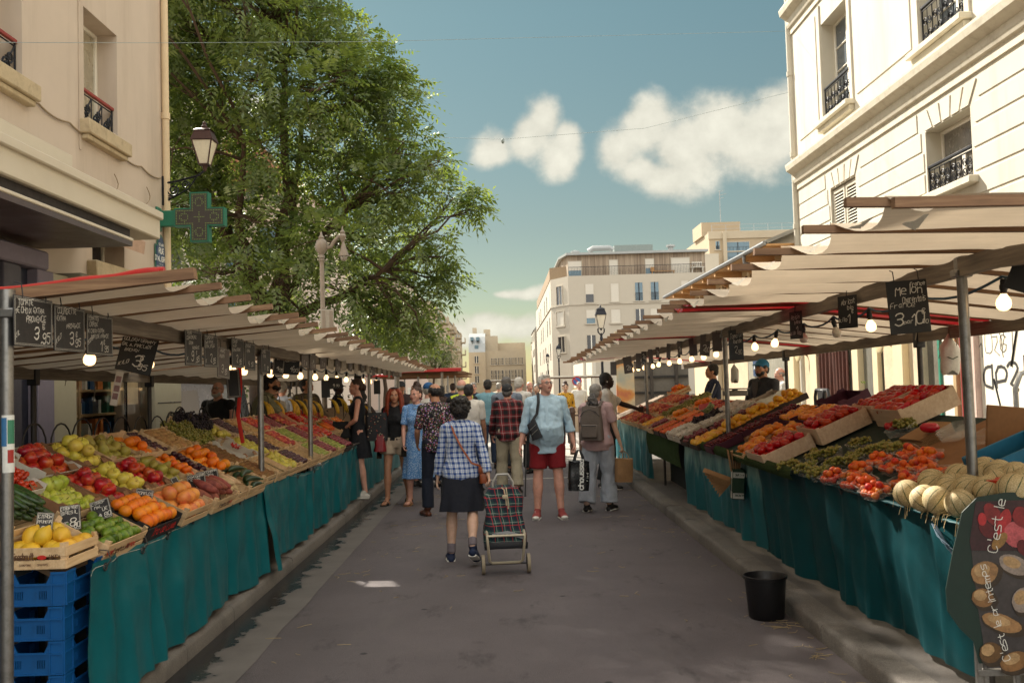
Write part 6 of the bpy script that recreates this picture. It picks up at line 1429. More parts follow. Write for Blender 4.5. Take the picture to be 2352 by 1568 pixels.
mb=MB();mb.grid(lambda u,v:(2.215-.05*math.sin(v*PI),4.5+7.0*u,.955-.03*math.cos(v*PI)-.055*v+.008*fbm(u*60,v*3)),120,5);mb.build('rolled_hem',M_tealD,RT1,ang=180)
def turf(T,y0,y1,z0,z1,x,seed):
 mb=MB();rd=random.Random(seed);mb.grid(lambda u,v:(x-.01-.03*math.sin(v*PI)-.012*fbm(u*20,v*3,seed),y0+(y1-y0)*u,z0+(z1-z0)*v),60,6)
 for _ in range(int((y1-y0)*(abs(z1-z0)*9000+900))):
  u,v=rd.random(),rd.random();y=y0+(y1-y0)*u;z=z0+(z1-z0)*v;xx=x-.012-.03*math.sin(v*PI);d=rd.uniform(.008,.02);a=rd.uniform(-.01,.01)
  mb.add([(xx,y-.0016,z),(xx,y+.0016,z),(xx-d,y+a,z-rd.uniform(-.006,.015))],[(0,1,2)])
 mb.build('turf_edging',M_turf,T,ang=180)
turf(RT1,6.95,11.6,.985,.89,2.135,3)
RT2=table('market_stall','far right fruit stall with fringe of fake turf and worn teal skirt',XRF,3.2,11.9,19.2,ZRF,SLR)
turf(RT2,11.75,14.4,.98,.55,2.2,5)
skirt(RT2,2.215,14.3,19.,.9,.15,-1,M_tealW,10,.03,31,0)
mb=MB();mb.grid(lambda u,v:(2.5+.0*u,11.75+2.6*u,.9-.78*v),2,2);mb.build('skirt_end',mat('dark_lining','171a1a',.8),RT2)  # dark sheet standing in for the shade below the table behind the turf
# ---- light bulbs on their cable
M_bulb=mat('bulb_lit','fff1d2',.3,emit=(1.,.62,.28),es=1.2);M_bulboff=mat('bulb_off','e6dfd0',.2,spec=.8);M_cab=mat('blue_cable','24506a',.5)
def bulb_proto(lit,label):
 S=thing('light_bulb',label,'light bulb',(0,0,0),group='bulbs strung under the canopies')
 a=MB();a.lathe([(.012,.0),(.017,-.01),(.017,-.03),(.02,-.032),(.02,-.05),(.016,-.06),(.016,-.075),(0,-.075)],12);a.build('socket',M_fixt,S)
 a=MB();a.lathe([(.012,-.072),(.02,-.085),(.033,-.105),(.0365,-.125),(.032,-.146),(.018,-.158),(0,-.162)],14);a.build('bulb',M_bulb if lit else M_bulboff,S);return kids(S)
BU=None;BUO=None
def put_bulb(x,y,z,label,lit=True,rot=(0,0,0),sc=1.):
 global BU,BUO
 if lit:
  if BU is None: BU=bulb_proto(True,label);BU.location=(x,y,z);BU.rotation_euler=rot;BU.scale=(sc,)*3;return
  copy_tree(BU,loc=(x,y,z),rot=rot,label=label,scale=sc)
 else:
  if BUO is None: BUO=bulb_proto(False,label);BUO.location=(x,y,z);BUO.rotation_euler=rot;BUO.scale=(sc,)*3;return
  copy_tree(BUO,loc=(x,y,z),rot=rot,label=label,scale=sc)
def cabl(label,x,ys,zf):
 P=[];rd=random.Random(len(ys))
 for a,b in zip(ys,ys[1:]):
  for k in range(6): f=k/6;P.append((x+.01*math.sin(a*9+k),a+(b-a)*f,zf(a+(b-a)*f)-.05*4*f*(1-f)))
 mb=MB();mb.tube(P,.008,5);tag(mb.build('bulb_cable',M_cab),label,'cable')
XBR=2.5
br=[(2262,612),(2018,668),(1867,711),(1793,720),(1745,735)]
ysR=[3.9,4.62,5.6,6.35,7.05,7.75,8.5,9.3,10.1,10.9,11.7,12.5,13.3,14.1,14.9,15.7,16.6,17.4,18.2,19.]
zfR=lambda y:zpR(y)-.145
cabl('blue cable carrying the bulbs under the right canopy beam',XBR,[3.2,3.9]+ysR,lambda y:zfR(y)+.01)
LBL_R={0:None}
for i,y in enumerate(ysR[1:]):
 p=None;lit=i not in(3,4,7)
 put_bulb(XBR,y,zfR(y),('nearest lit bulb under the right canopy beside the steel pole','lit bulb just behind the big melon chalkboard')[i] if i<2 else ('lit bulb along the right canopy beam' if lit else 'unlit bulb along the right canopy beam'),lit,(rg.normal(0,.12),rg.normal(0,.12),0),1. if i<2 else .95)
ysL=[4.6,5.72,6.62,7.5,8.6,9.15,10.1,10.8,11.6,12.4,13.2,14.,14.9,15.8,16.7,17.6,18.4]
zfL=lambda y:zpL(y)-.10
cabl('dark cable carrying the bulbs under the left canopy',-2.5,[4.3]+ysL,lambda y:zfL(y)+.01)
for i,y in enumerate(ysL[1:]):
 if i in(2,):continue
 put_bulb(-2.5,y,zfL(y),('lit bulb between the cherry tomato board and the tilted apple board','lit bulb hanging alone to the right of the tilted apple board')[i] if i<2 else 'lit bulb along the left canopy behind the chalkboards',True,(rg.normal(0,.1),rg.normal(0,.1),0))
# ---- hanging chalkboards
M_slate=mat('chalkboard','211f20',.55,var=.35,vs=5,dirt=('4a4644',.35,.5),ds=7);M_slate2=mat('chalkboard_black','141416',.5,var=.3,vs=5);M_slateg=mat('chalkboard_grey','5d5450',.6,var=.25,vs=5)
M_chalk=mat('chalk','d9d5cc',.9,var=.2,vs=40);M_line=mat('board_line','a8a39a',.7)
def board(cx,cy,cz,w,h,yaw,lines,label,roll=0.,pitch=0.,m=None,border=True,seed=1,group='chalkboards hanging from the left beam',hooks=True):
 """lines: (text, x0 fraction, y fraction from top, size fraction, [thickness])"""
 S=thing('price_board',label,'chalkboard',(cx,cy,cz),(pitch,roll,yaw),group=group)
 a=MB();a.bbox(-w/2,w/2,-.0025,.0025,-h/2,h/2,.002);a.build('panel',m or M_slate,S)
 if lines:
  b=MB();
  for i,l in enumerate(lines):
   text(b,l[0],(-w/2+w*l[1],-.0032,h/2-h*l[2]),(1,0,0.06 if len(l)<6 else l[5]),(0,0,1),h*l[3],(l[4] if len(l)>4 else .15)*.85,.28,seed=seed+i,adv=4.9,slant=.12,fit=w*(.96-l[1]))
  b.build('lettering',M_chalk,S,smooth=False)
 if border:
  b=MB();e=.03*h
  for d in(e,e*1.9):
   x,z=w/2-d,h/2-d
   for (p,q) in(((-x,-z),(x,-z)),((x,-z),(x,z)),((x,z),(-x,z)),((-x,z),(-x,-z))): b.bar((p[0],-.0028,p[1]),(q[0],-.0028,q[1]),.0022,.0006,up=(0,1,0))
  b.build('border_line',M_line,S,smooth=False)
 if hooks:
  b=MB()
  for x in((-w*.3,w*.3) if w>.2 else (0,)): b.tube([(x,.0,h/2-.015),(x,-.006,h/2+.0),(x,.0,h/2+.05),(x,.03,h/2+.06)],.0028,5)
  b.build('hook',M_fixt,S)
 return S
def lboard(px0,px1,pyc,h,lines,label,m=None,X=-2.035,seed=1,border=True,tilt=0.,w=None,yawx=0.,**k):
 ya,yb=onx(px0,pyc,X).y,onx(px1,pyc,X).y;c=onx((px0+px1)/2,pyc,X);c.y=(ya+yb)/2
 return board(X,c.y,c.z,w or (yb-ya)*.97,h,PI/2+yawx,lines,label,roll=tilt,m=m,seed=seed,border=border,**k)
pz2=lambda x,y:(x/3.333,588+y/3.333)
pr=lambda a,b,c=.56,sz=.36:[(a,.38,c+.24,sz,.12),(b,.62,c+.36,sz*.62,.13)]
lboard(29,121,740,.215,[("TOMATE",.1,.2,.12),("1E CHOIX EXTRA",.04,.36,.11),("PROVENCE",.3,.52,.12),("KIL",.03,.88,.1,.16,.7),("3",.5,.84,.28,.13),("€",.72,.62,.13),(",95",.66,.92,.2,.14)],'tomato chalkboard priced 3,95 hanging beside the first steel pole on the left',seed=3)
lboard(122,195,756,.213,[("COURGETTE",.1,.2,.12),("EXTRA",.08,.35,.1),("PROVENCE",.38,.49,.1),("KILO",.05,.86,.1,.16,.7),("3",.48,.84,.27,.13),("€",.68,.66,.12),("95",.66,.88,.17,.14)],'courgette chalkboard priced 3,95 between two tomato boards',seed=5)
lboard(197,259,770,.205,[("TOMATES",.06,.17,.1),("CERISE",.1,.31,.1),("1E CHOIX EXTRA",.03,.47,.09),("JUTEUSE-FRANCE",.12,.6,.09),("500GR",.03,.76,.09,.16,.5),("1",.5,.88,.25,.13),("€",.62,.72,.11),("95",.66,.9,.15,.14)],'cherry tomato chalkboard priced 1,95 with a small sketch in its corner',seed=7)
c=at(316,809,6.05);S=board(c.x,6.05,c.z,.225,.265,.12,[("POMMES",.14,.14,.085),("GOLDEN GRANNY",.05,.27,.085),("GAL A. PINK LADY",.03,.4,.085),("BROVEN",.14,.52,.07),("3",.45,.84,.26,.13),("€",.62,.66,.11),("95",.6,.9,.15,.14),("KILO",.07,.9,.085,.16,.5)],'large tilted black apple chalkboard hanging by one loop of wire',roll=.26,m=M_slate2,border=False,seed=9)
c=at(268,892,6.0);S=board(c.x,6.0,c.z,.045,.22,.3,[],'narrow printed card hanging edge on below the tilted apple chalkboard',roll=.2,m=mat('printed_card','b9b2a8',.6),border=False,hooks=False)
a=MB()
for z,cc in((.06,0),(.0,1),(-.05,2)): a.box(-.016,.016,-.0034,-.0026,z-.02,z+.02)
a.build('printed_picture',mat('card_print','7a5a58',.6,var=.6,vs=40),S,smooth=False)
T3=[("POIRE",.12,.15,.1),("CONFERENCE",.08,.28,.1),("EXTRA",.2,.42,.09),("PROVENCE",.4,.55,.09)]
lboard(424,464,799,.232,T3+[("K",.1,.86,.1,.16),("9",.35,.86,.27,.12),("€",.62,.68,.1),(",95",.58,.9,.16)],'pear chalkboard hanging between the tilted board and the clementine board',seed=11)
lboard(468,500,806,.225,[("CLEMENTINE",.08,.17,.1),("SANS PEPINS",.06,.3,.09),("EXTRA JUTEUSE",.05,.43,.09),("K",.1,.86,.1),("2",.4,.86,.25,.12),("95",.62,.88,.16)],'clementine chalkboard next to the pear chalkboard',seed=13)
lboard(499,527,833,.225,[("PRUNES",.2,.2,.1),("ROUGES",.15,.36,.1),("3",.3,.84,.25,.12),("95",.58,.86,.16)],'faded grey plum chalkboard hanging lower than its neighbours',m=M_slateg,seed=15,tilt=.06)
lboard(531,560,811,.225,[("ORANGE",.1,.17,.11),("A JUS",.12,.3,.1),("EXTRA JUTEUSE",.06,.46,.09),("2",.35,.86,.25,.12),("95",.6,.88,.16)],'orange chalkboard above the empty black slate',seed=17)
lboard(561,586,819,.22,[("KIWI KAKI",.1,.2,.11),("EXTRA",.2,.36,.1),("4",.3,.86,.24,.12),("50",.6,.88,.16)],'kiwi chalkboard next to the second steel pole',seed=19)
lboard(599,621,830,.215,[("FENOUIL",.1,.2,.1),("SICILE",.2,.36,.1),("1",.3,.86,.24,.12),("85",.6,.88,.16)],'fennel chalkboard just past the second steel pole',seed=21)
c=at(536,881,8.0);board(c.x,8.0,c.z,.115,.24,.12,[],'small empty black slate hanging low over the grape crates',roll=-.06,m=M_slate2,seed=3)
c=at(640,838,9.3);board(c.x,9.3,c.z,.11,.2,.3,[("FIGUES",.1,.25,.12),("4",.3,.8,.22),("95",.6,.82,.15)],'leaning fig chalkboard beside the black questions board',roll=.12,seed=23)
c=at(670,838,9.6);board(c.x,9.6,c.z,.155,.2,.2,[("QUESTIONS",.1,.2,.11),("POUR PRODUIT",.06,.36,.09),("4",.35,.84,.26,.12),("€",.6,.62,.1),("95",.6,.86,.17)],'bold black chalkboard reading questions pour produit',roll=.08,m=M_slate2,seed=25,border=False)
xs=[(692,709),(711,725),(735,749),(753,766),(770,782),(784,795),(800,808),(813,822),(828,836),(841,848),(854,861),(867,874),(880,886),(891,896),(901,905)]
for i,(a,b) in enumerate(xs):
 pale=i in(3,5,7,9,11,12,13);lboard(a,b,822+i*2.2+(4 if i%3==1 else 0),.2,[("KILO",.1,.25,.12),("2",.3,.85,.25,.12),("95",.6,.86,.16)],'pale faded price card along the far left beam' if pale else 'small dark chalkboard along the far left beam',m=mat('pale_card','a99f90',.7) if pale else M_slateg,seed=30+i,border=False,tilt=.05*math.sin(i*2.3),X=-2.06)
for i,(px,py,Y) in enumerate(((748,893,13.),(770,880,13.2),(830,905,15.2),(866,889,16.5),(822,880,15.))):
 c=at(px,py,Y);board(c.x,Y,c.z,.12 if i!=1 else .2,.24 if i!=1 else .16,.4,[("4",.3,.8,.3),("90",.55,.8,.2)] if i==1 else [],('dark slate turned sideways above the hanging bananas','small chalkboard held above the bananas','black slate beside the bending customer','dark slate near the far steel pole','thin slate by the fourth left pole')[i],m=M_slate2 if i!=1 else M_slate,border=False,seed=50+i)
GR='chalkboards hanging from the right beam'
def rboard(px0,px1,py0,py1,Y,lines,label,ratio=.8,m=None,seed=1,roll=0.,yaw=None):
 c=at((px0+px1)/2,(py0+py1)/2,Y);h=(py1-py0)/F*Y*.97;wv=(px1-px0)/F*Y;w=max(wv*1.02,h*ratio)
 best=min((abs(w*abs(math.cos(t)-math.sin(t)*c.x/Y)-wv),t) for t in np.linspace(-1.35,.2,60))[1] if yaw is None else yaw
 return board(c.x,Y,c.z,w,h,best,lines,label,roll=roll,m=m or M_slate2,border=False,seed=seed,group=GR)
rboard(2039,2134,641,768,4.95,[("Melon",.2,.28,.17,.1),("France",.58,.13,.08),("Charentais",.36,.43,.12,.1),("France",.05,.52,.1,.1),("3",.12,.84,.24,.11),("par",.34,.82,.08),("10",.52,.84,.22,.11),("€",.8,.66,.09),("00",.8,.83,.08)],'big melon chalkboard offering 3 for 10,00 beside the near steel pole',.75,seed=61,roll=-.06)
rboard(1925,1969,677,755,6.1,[("Abricot",.2,.28,.16,.1),("bio",.5,.44,.12),("kilo",.06,.8,.13),("1",.5,.82,.28,.11),("€",.72,.55,.1)],'apricot chalkboard beyond the melon chalkboard',.8,seed=63)
rboard(1814,1843,714,779,7.3,[("Raisin",.15,.3,.16,.1),("blanc",.4,.46,.12),("kilo",.06,.85,.13),("1",.5,.86,.28,.11),("00",.7,.86,.12)],'grape chalkboard between two bulbs on the right beam',.8,seed=65)
rboard(1674,1707,756,828,9.3,[("Tomate",.12,.28,.16,.1),("lourde",.3,.45,.13),("2",.4,.8,.26,.11),("90",.65,.82,.14)],'tomato chalkboard hanging just past the second right pole',.8,seed=67)
k=[(1636,1658,762,808),(1608,1631,768,818),(1583,1601,776,818),(1556,1566,778,816),(1531,1540,786,822),(1506,1514,789,822),(1489,1499,795,832),(1473,1484,796,832),(1461,1472,802,848),(1432,1452,818,858),(1402,1416,830,862)]
for i,(a,b,c_,d) in enumerate(k):
 rboard(a,b,c_,d,10.0+.7*i,[("2",.3,.8,.3),("90",.55,.8,.2)] if i%2 else [],'small grey slate along the far right beam',.62,m=M_slateg if i not in(7,) else M_slate2,seed=70+i,roll=.12*math.sin(i*1.9))
c=at(2350,620,4.3);board(c.x,4.3,c.z,.1,.2,-.5,[],'corner of a dark slate at the right edge above the bulb',roll=.4,m=M_slate2,border=False,group=GR)
M_str=mat('twine','8b8172',.9)
for i,(px,py,L,X) in enumerate(((2160,785,.2,3.75),(1952,785,.12,3.75),(1880,800,.14,3.75),(2192,730,.25,3.75),(2300,735,.3,3.75),(2100,690,.25,2.4),(150,840,.2,-4.),(215,845,.35,-4.),(415,850,.16,-4.),(455,860,.1,-4.))):
 p=onx(px,py,X);mb=MB();rd=random.Random(i)
 for q in range(2):
  mb.tube([(p.x+rd.gauss(0,.008),p.y+.02*q+rd.gauss(0,.006),p.z-L*(1-.2*q)*k_/6+.02) for k_ in range(7)],.0035,4)
 tag(mb.build('string',M_str),'loose twine dangling from the back beam of the %s canopy'%('right' if X>0 else 'left'),'string',group='twine on the canopy beams '+('right' if X>0 else 'left'))
# ---- crates
M_poplar=wood('poplar_wood','b8946c','d6b68c','e6cda8',0);M_pop2=wood('poplar_wood_pale','c2a284','dcc2a6','ead8c0',0)
M_card=mat('brown_card','8a6446',.85,var=.12,vs=6);M_cardw=mat('white_card','cfc8ba',.7,var=.08,vs=7,dirt=('8d7c66',.35,.52),ds=9);M_blackc=mat('black_card','1b191a',.6,var=.2);M_cardd=mat('dark_card','3a2a22',.75,var=.25,vs=7);M_purple=mat('purple_card','4a1630',.6,var=.2)
M_nail=mat('print_brown','6a4a34',.8);M_redp=mat('print_red','cc2a22',.6)
def crate_proto(kind,w,d,h):
 """local x along the street, y up the slope, z out of the table; the front panel is at y=-d/2"""
 S=thing('crate','crate','crate',(0,0,0));x,y=w/2,d/2
 if kind in('wood','tall'):
  t=.005;m=M_poplar if kind=='wood' else M_pop2;pr=.018 if kind=='wood' else .004
  a=MB();n=5
  for k in range(n): yy=-y+d*(k+.5)/n;a.box(-x+t,x-t,yy-d/n*.42,yy+d/n*.42,.0,.005)
  a.build('base',m,S,smooth=False)
  gap=.012 if kind=='wood' else .003
  for sg in(-1,1):
   a=MB();hh=(h-gap)/2 if kind=='wood' else h
   for z0 in((0,hh+gap) if kind=='wood' else (0,)): a.bbox(-x,x,sg*y-t/2,sg*y+t/2,z0+.001,z0+hh,.001)
   for xx in(-x+.012,x-.012): a.box(xx-.004,xx+.004,sg*(y+t/2)-.0006,sg*(y+t/2)+.0006,h*.3,h*.36);a.box(xx-.004,xx+.004,sg*(y+t/2)-.0006,sg*(y+t/2)+.0006,h*.75,h*.8)
   a.build('side_panel',m,S,smooth=False)
   a=MB()
   for z0 in((0,hh+gap) if kind=='wood' else (0,)): a.bbox(sg*x-t/2,sg*x+t/2,-y+t/2,y-t/2,z0+.001,z0+hh*.97,.001)
   a.build('end_panel',m,S,smooth=False)
  for sx in(-1,1):
   for sy in(-1,1):
    a=MB();p=[(sx*(x-t/2),sy*(y-t/2)),(sx*(x-.03),sy*(y-t/2)),(sx*(x-t/2),sy*(y-.03))]
    if sx*sy<0:p=p[::-1]
    a.add([(*q,0.001) for q in p]+[(*q,h+pr) for q in p],[(2,1,0),(3,4,5),(0,1,4,3),(1,2,5,4),(2,0,3,5)]);a.build('corner_post',m,S,smooth=False)
 else:
  m={'card':M_card,'white':M_cardw,'black':M_blackc,'dark':M_cardd,'purple':M_cardd}[kind];mo={'card':M_card,'white':M_cardw,'black':M_blackc,'dark':M_cardd,'purple':M_purple}[kind];t=.006
  a=MB();a.box(-x,x,-y,y,0,.005);a.build('base',M_card if kind=='white' else m,S,smooth=False)
  for sg in(-1,1):
   a=MB();a.bbox(-x,x,sg*y-t/2,sg*y+t/2,.001,h*.82,.002);a.build('side_panel',mo,S,smooth=False)
   a=MB();a.prism([(-y,.001),(y,.001),(y,h),(y*.55,h),(y*.45,h*.86),(-y*.45,h*.86),(-y*.55,h),(-y,h)],(sg*x-t/2,0,0),(0,1,0),(0,0,1),(t,0,0));a.build('end_panel',mo,S,smooth=False)
  if kind in('card','white'):
   for sg in(-1,1):
    for q in(-1,1): a=MB();a.prism([(x*(q*.685-.235),0),(x*(q*.685+.235),0),(x*(q*.69+.19),.05),(x*(q*.69-.19),.05)],(0,sg*(y-.004),h*.82),(1,0,0),(0,-sg*.75,.35),(0,0,.003));a.build('flap',M_card,S,smooth=False)
 return kids(S)
_CP={}
def crate(kind,w,d,h,M,label,name=None,text_=None,tm=None,group=None):
 nm=name or {'wood':'wooden_crate','tall':'wooden_crate','card':'cardboard_tray','white':'cardboard_tray','black':'cardboard_tray','dark':'cardboard_tray','purple':'cardboard_tray'}[kind]
 key=(kind,w,d,h)
 if key not in _CP: o=crate_proto(*key);_CP[key]=o
 else: o=copy_tree(_CP[key])
 o.name=nm;o['label']=label;o['category']='crate' if 'wood' in nm else 'box'
 if group:o['group']=group
 o.matrix_world=M
 if text_:
  for (s,xf,zf,sz,mm,th) in text_:
   a=MB();text(a,s,(-w/2+w*xf,-d/2-.0036,h*zf),(1,0,0),(0,0,1),h*sz,th,.06,adv=4.6,slant=.1);a.build('printed_text',mm,o,smooth=False)
 return o
def frameL(t,Y,lift=0.,roll=0.):
 u=Vector((-.8836,0,.4683));n=Vector((.4683,0,.8836));o=Vector((XLF,Y,ZLF))+u*(t*.962)+n*lift
 x=Vector((0,1,0));M=Matrix((( x.x,u.x,n.x,o.x),(x.y,u.y,n.y,o.y),(x.z,u.z,n.z,o.z),(0,0,0,1)));return M@Matrix.Rotation(roll,4,'Z')
def frameR(t,Y,lift=0.,roll=0.):
 u=Vector((.922,0,.387));n=Vector((-.387,0,.922));o=Vector((XRF,Y,ZRF))+u*(t*1.03)+n*lift
 x=Vector((0,-1,0));M=Matrix(((x.x,u.x,n.x,o.x),(x.y,u.y,n.y,o.y),(x.z,u.z,n.z,o.z),(0,0,0,1)));return M@Matrix.Rotation(roll,4,'Z')
# ---- fruit
def fruit_mat(name,c1,c2,c3=None,rough=.4,rand=.12,hue=.012,sc=14,bump=0.,bs=300,spec=.5,speck=None,coat=0.):
 m,t,b=newmat(name);co=t.co('Object');oi=t.n.new('ShaderNodeObjectInfo').outputs['Random']
 off=t.node('ShaderNodeVectorMath',operation='ADD',ins={0:co}).outputs[0];cv=t.node('ShaderNodeCombineXYZ',ins={0:t.math('MULTIPLY',oi,9.)}).outputs[0];t.l.new(cv,off.node.inputs[1])
 n=t.noise(sc,4,.55,off);pts=[(.36,hexc(c1)),(.6,hexc(c2))]
 if c3:pts=[(.34,hexc(c1)),(.5,hexc(c2)),(.66,hexc(c3))]
 c=t.ramp(n,pts)
 if speck: c=t.mix(t.ramp(t.voro(speck[1],vec=off),[(.1,(speck[2],)*3),(.25,(0,0,0))]),c,hexc(speck[0]))
 h=t.node('ShaderNodeHueSaturation',ins={'Color':c});t.l.new(t.math('ADD',t.math('MULTIPLY',t.math('SUBTRACT',oi,.5),2*rand),1.),h.inputs['Value']);t.l.new(t.math('ADD',t.math('MULTIPLY',t.math('SUBTRACT',t.math('FRACT',t.math('MULTIPLY',oi,31.7)),.5),2*hue),.5),h.inputs['Hue'])
 t.l.new(h.outputs[0],b.inputs['Base Color']);b.inputs['Roughness'].default_value=rough;b.inputs['Specular IOR Level'].default_value=spec;b.inputs['Coat Weight'].default_value=coat
 if bump:
  q=t.node('ShaderNodeBump',ins={'Strength':bump,'Distance':.003,'Height':t.noise(bs,2,.5,co)});t.l.new(q.outputs[0],b.inputs['Normal'])
 return m
M_stem=mat('fruit_stem','5a4a26',.8);M_gstem=mat('green_stem','4e6a2a',.7)
def fm_round(r,fl=1.,n=14,k=9,dim=.0,ribs=0,rib=0.,seed=1):
 a=MB();rd=random.Random(seed);ph=rd.uniform(0,6)
 prof=[]
 for i in range(k+1):
  th=PI*i/k;rr=math.sin(th)*r;z=-math.cos(th)*r*fl
  if i>k*.72: z-=dim*r*(i/k-.72)/.28
  if i<k*.2: z+=dim*.6*r*(.2-i/k)/.2
  prof.append((rr,z))
 rings=[]
 for rr,z in prof[1:-1]:
  rings.append([((rr*(1+rib*abs(math.cos(ribs*q*PI/n))-rib+.02*math.sin(2*PI*q/n*2+ph)))*math.cos(2*PI*q/n),rr*(1+rib*abs(math.cos(ribs*q*PI/n))-rib)*math.sin(2*PI*q/n),z+.015*r*math.sin(4*PI*q/n+ph)) for q in range(n)])
 a.loft(rings,0,False);b=len(a.v);a.v+= [(0,0,prof[0][1]),(0,0,prof[-1][1])];
 for q in range(n):
  a.f.append((b,(q+1)%n,q));a.m.append(0);L=(len(rings)-1)*n;a.f.append((L+q,L+(q+1)%n,b+1));a.m.append(0)
 return a
def fm_apple(): 
 a=MB();a.lathe([(.006,-.032),(.018,-.037),(.03,-.03),(.0385,-.012),(.041,.006),(.037,.022),(.026,.032),(.012,.031),(.003,.024)],14);a.tube([(0,0,.022),(.003,.001,.034),(.006,.002,.042)],.0015,5,mi=1);return a
def fm_pear(L=1.):
 a=MB();a.lathe([(.004,-.036),(.02,-.038),(.032,-.026),(.036,-.008),(.031,.012),(.022,.03),(.016,.048*L),(.009,.058*L),(.002,.06*L)],12);a.tube([(0,0,.056*L),(.003,0,.07*L),(.008,0,.08*L)],.0018,5,mi=1);return a
def fm_lemon(r=.032,L=1.25):
 a=MB();a.lathe([(.003,-r*L*1.18),(.009,-r*L*1.05),(r*.6,-r*L*.8),(r*.92,-r*L*.4),(r,0),(r*.92,r*L*.4),(r*.62,r*L*.78),(.011,r*L*1.03),(.006,r*L*1.2),(.002,r*L*1.24)],12);return a
def fm_long(L,r,bend=.12,taper=.5,n=9,tip=1):
 a=MB();P=[];Rr=[]
 for i in range(n+1):
  f=i/n;P.append((L*(f-.5),bend*L*math.sin(f*PI)-bend*L*.5,0));e=min(1,math.sin(min(1,max(.02,f*1.02))*PI)**.35);Rr.append(max(.003,r*e*(1-.0*f)*(1-taper*.3*abs(f-.4))))
 a.tube(P,Rr,9);
 if tip:a.tube([P[-1],(P[-1][0]+.02,P[-1][1]-.002,0)],.007,6,mi=1)
 return a
def fm_bunch(nb,rb,L,W,seed):
 a=MB();rd=random.Random(seed);pl=[]
 tries=0
 while len(pl)<nb and tries<6000:
  tries+=1;f=rd.random();w=W*(1-.55*f)*math.sqrt(rd.random());q=rd.uniform(0,2*PI)
  p=Vector((L*(f-.45),w*math.cos(q),abs(w*math.sin(q))*1.1+rb*.8))
  if all((p-o).length>rb*1.45 for o in pl):pl.append(p)
 for p in pl:a.ell(p,(rb*rd.uniform(.9,1.1),)*3,8,6)
 a.tube([(-L*.62,0,W*.9),(-L*.5,.004,W*.8),(-L*.2,0,W*.5),(L*.3,0,W*.3)],.0025,5,mi=1);return a
FM={}
def deff(k,mb,mats,rad): FM[k]=(mb.mesh(k,mats,ang=180),rad)
deff('orange',fm_round(.039,.95,16,10,.06),[fruit_mat('orange_skin','d9700f','ea8412',rough=.42,bump=.35,bs=420)],.038)
deff('clementine',fm_round(.030,.85,14,9,.1),[fruit_mat('clementine_skin','d9660d','e77d15',rough=.4,bump=.3,bs=420)],.028)
deff('pomelo',fm_round(.050,.9,18,11,.05),[fruit_mat('pomelo_skin','dd8a3a','e79a48','d97a48',rough=.42,bump=.25,bs=350,sc=9)],.048)
deff('lemon',fm_lemon(.040,1.15),[fruit_mat('lemon_skin','d9a528','e6b93a',rough=.4,bump=.4,bs=380)],.039)
deff('lime',fm_lemon(.029,1.05),[fruit_mat('lime_skin','38560f','5c7a1c','7c8c30',rough=.38,bump=.25,bs=380)],.029)
deff('green_apple',fm_apple(),[fruit_mat('green_apple_skin','97a52e','b3bb48','c2bd58',rough=.3,sc=10),M_stem],.038)
deff('red_apple',fm_apple(),[fruit_mat('red_apple_skin','8c1413','b3221b','cc6a32',rough=.28,sc=11),M_stem],.038)
deff('yellow_apple',fm_apple(),[fruit_mat('yellow_apple_skin','c8b53e','d9c854','c9b04a',rough=.32,sc=10,speck=('8a7430',420,.5)),M_stem],.038)
deff('pear',fm_pear(),[fruit_mat('pear_skin','8f8232','a59a45','8a6a30',rough=.45,sc=12,speck=('6a5424',380,.6)),M_stem],.034)
deff('yellow_pear',fm_pear(),[fruit_mat('yellow_pear_skin','b5a83e','cabb52','a9a23e',rough=.42,sc=10),M_stem],.034)
deff('plum',fm_round(.024,1.05,12,8,.05),[fruit_mat('plum_skin','2c0f18','451a24','5a3040',rough=.35,sc=20)],.024)
deff('red_plum',fm_round(.025,1.0,12,8,.05),[fruit_mat('red_plum_skin','561522','7c2630','8f4a48',rough=.36,sc=18)],.024)
deff('kiwi',fm_round(.025,1.25,12,8),[fruit_mat('kiwi_skin','6f4c2a','8a6238',rough=.85,sc=40,bump=.3)],.024)
deff('potato',fm_round(.028,1.3,12,8,seed=3),[fruit_mat('potato_skin','a07a4a','b98f5c',rough=.75,sc=18)],.027)
deff('peach',fm_round(.034,.95,14,9,.1),[fruit_mat('peach_skin','8c2128','b5423a','d08a52',rough=.7,sc=9)],.033)
deff('apricot',fm_round(.024,1.0,12,8,.08),[fruit_mat('apricot_skin','e07a1c','df5a1a','b52818',rough=.5,sc=13)],.023)
deff('beef_tomato',fm_round(.045,.72,20,9,.18,10,.14),[fruit_mat('beef_tomato_skin','a51a12','c22a18',rough=.22,spec=.6,sc=8)],.034)
deff('orange_tomato',fm_round(.042,.74,20,9,.18,9,.13),[fruit_mat('orange_tomato_skin','d97a12','e88f1c','d96a14',rough=.25,spec=.6,sc=8)],.032)
deff('tomato',fm_round(.034,.88,14,9,.1),[fruit_mat('tomato_skin','b02312','c93a1a',rough=.25,spec=.6)],.032)
deff('yellow_mango',fm_round(.036,1.2,14,9,.04),[fruit_mat('mango_skin','dd9a1a','eab02c','e08a1c',rough=.35,sc=9)],.036)
deff('melon',None or fm_round(.078,.96,36,14,.04,12,.03),[None],.075)
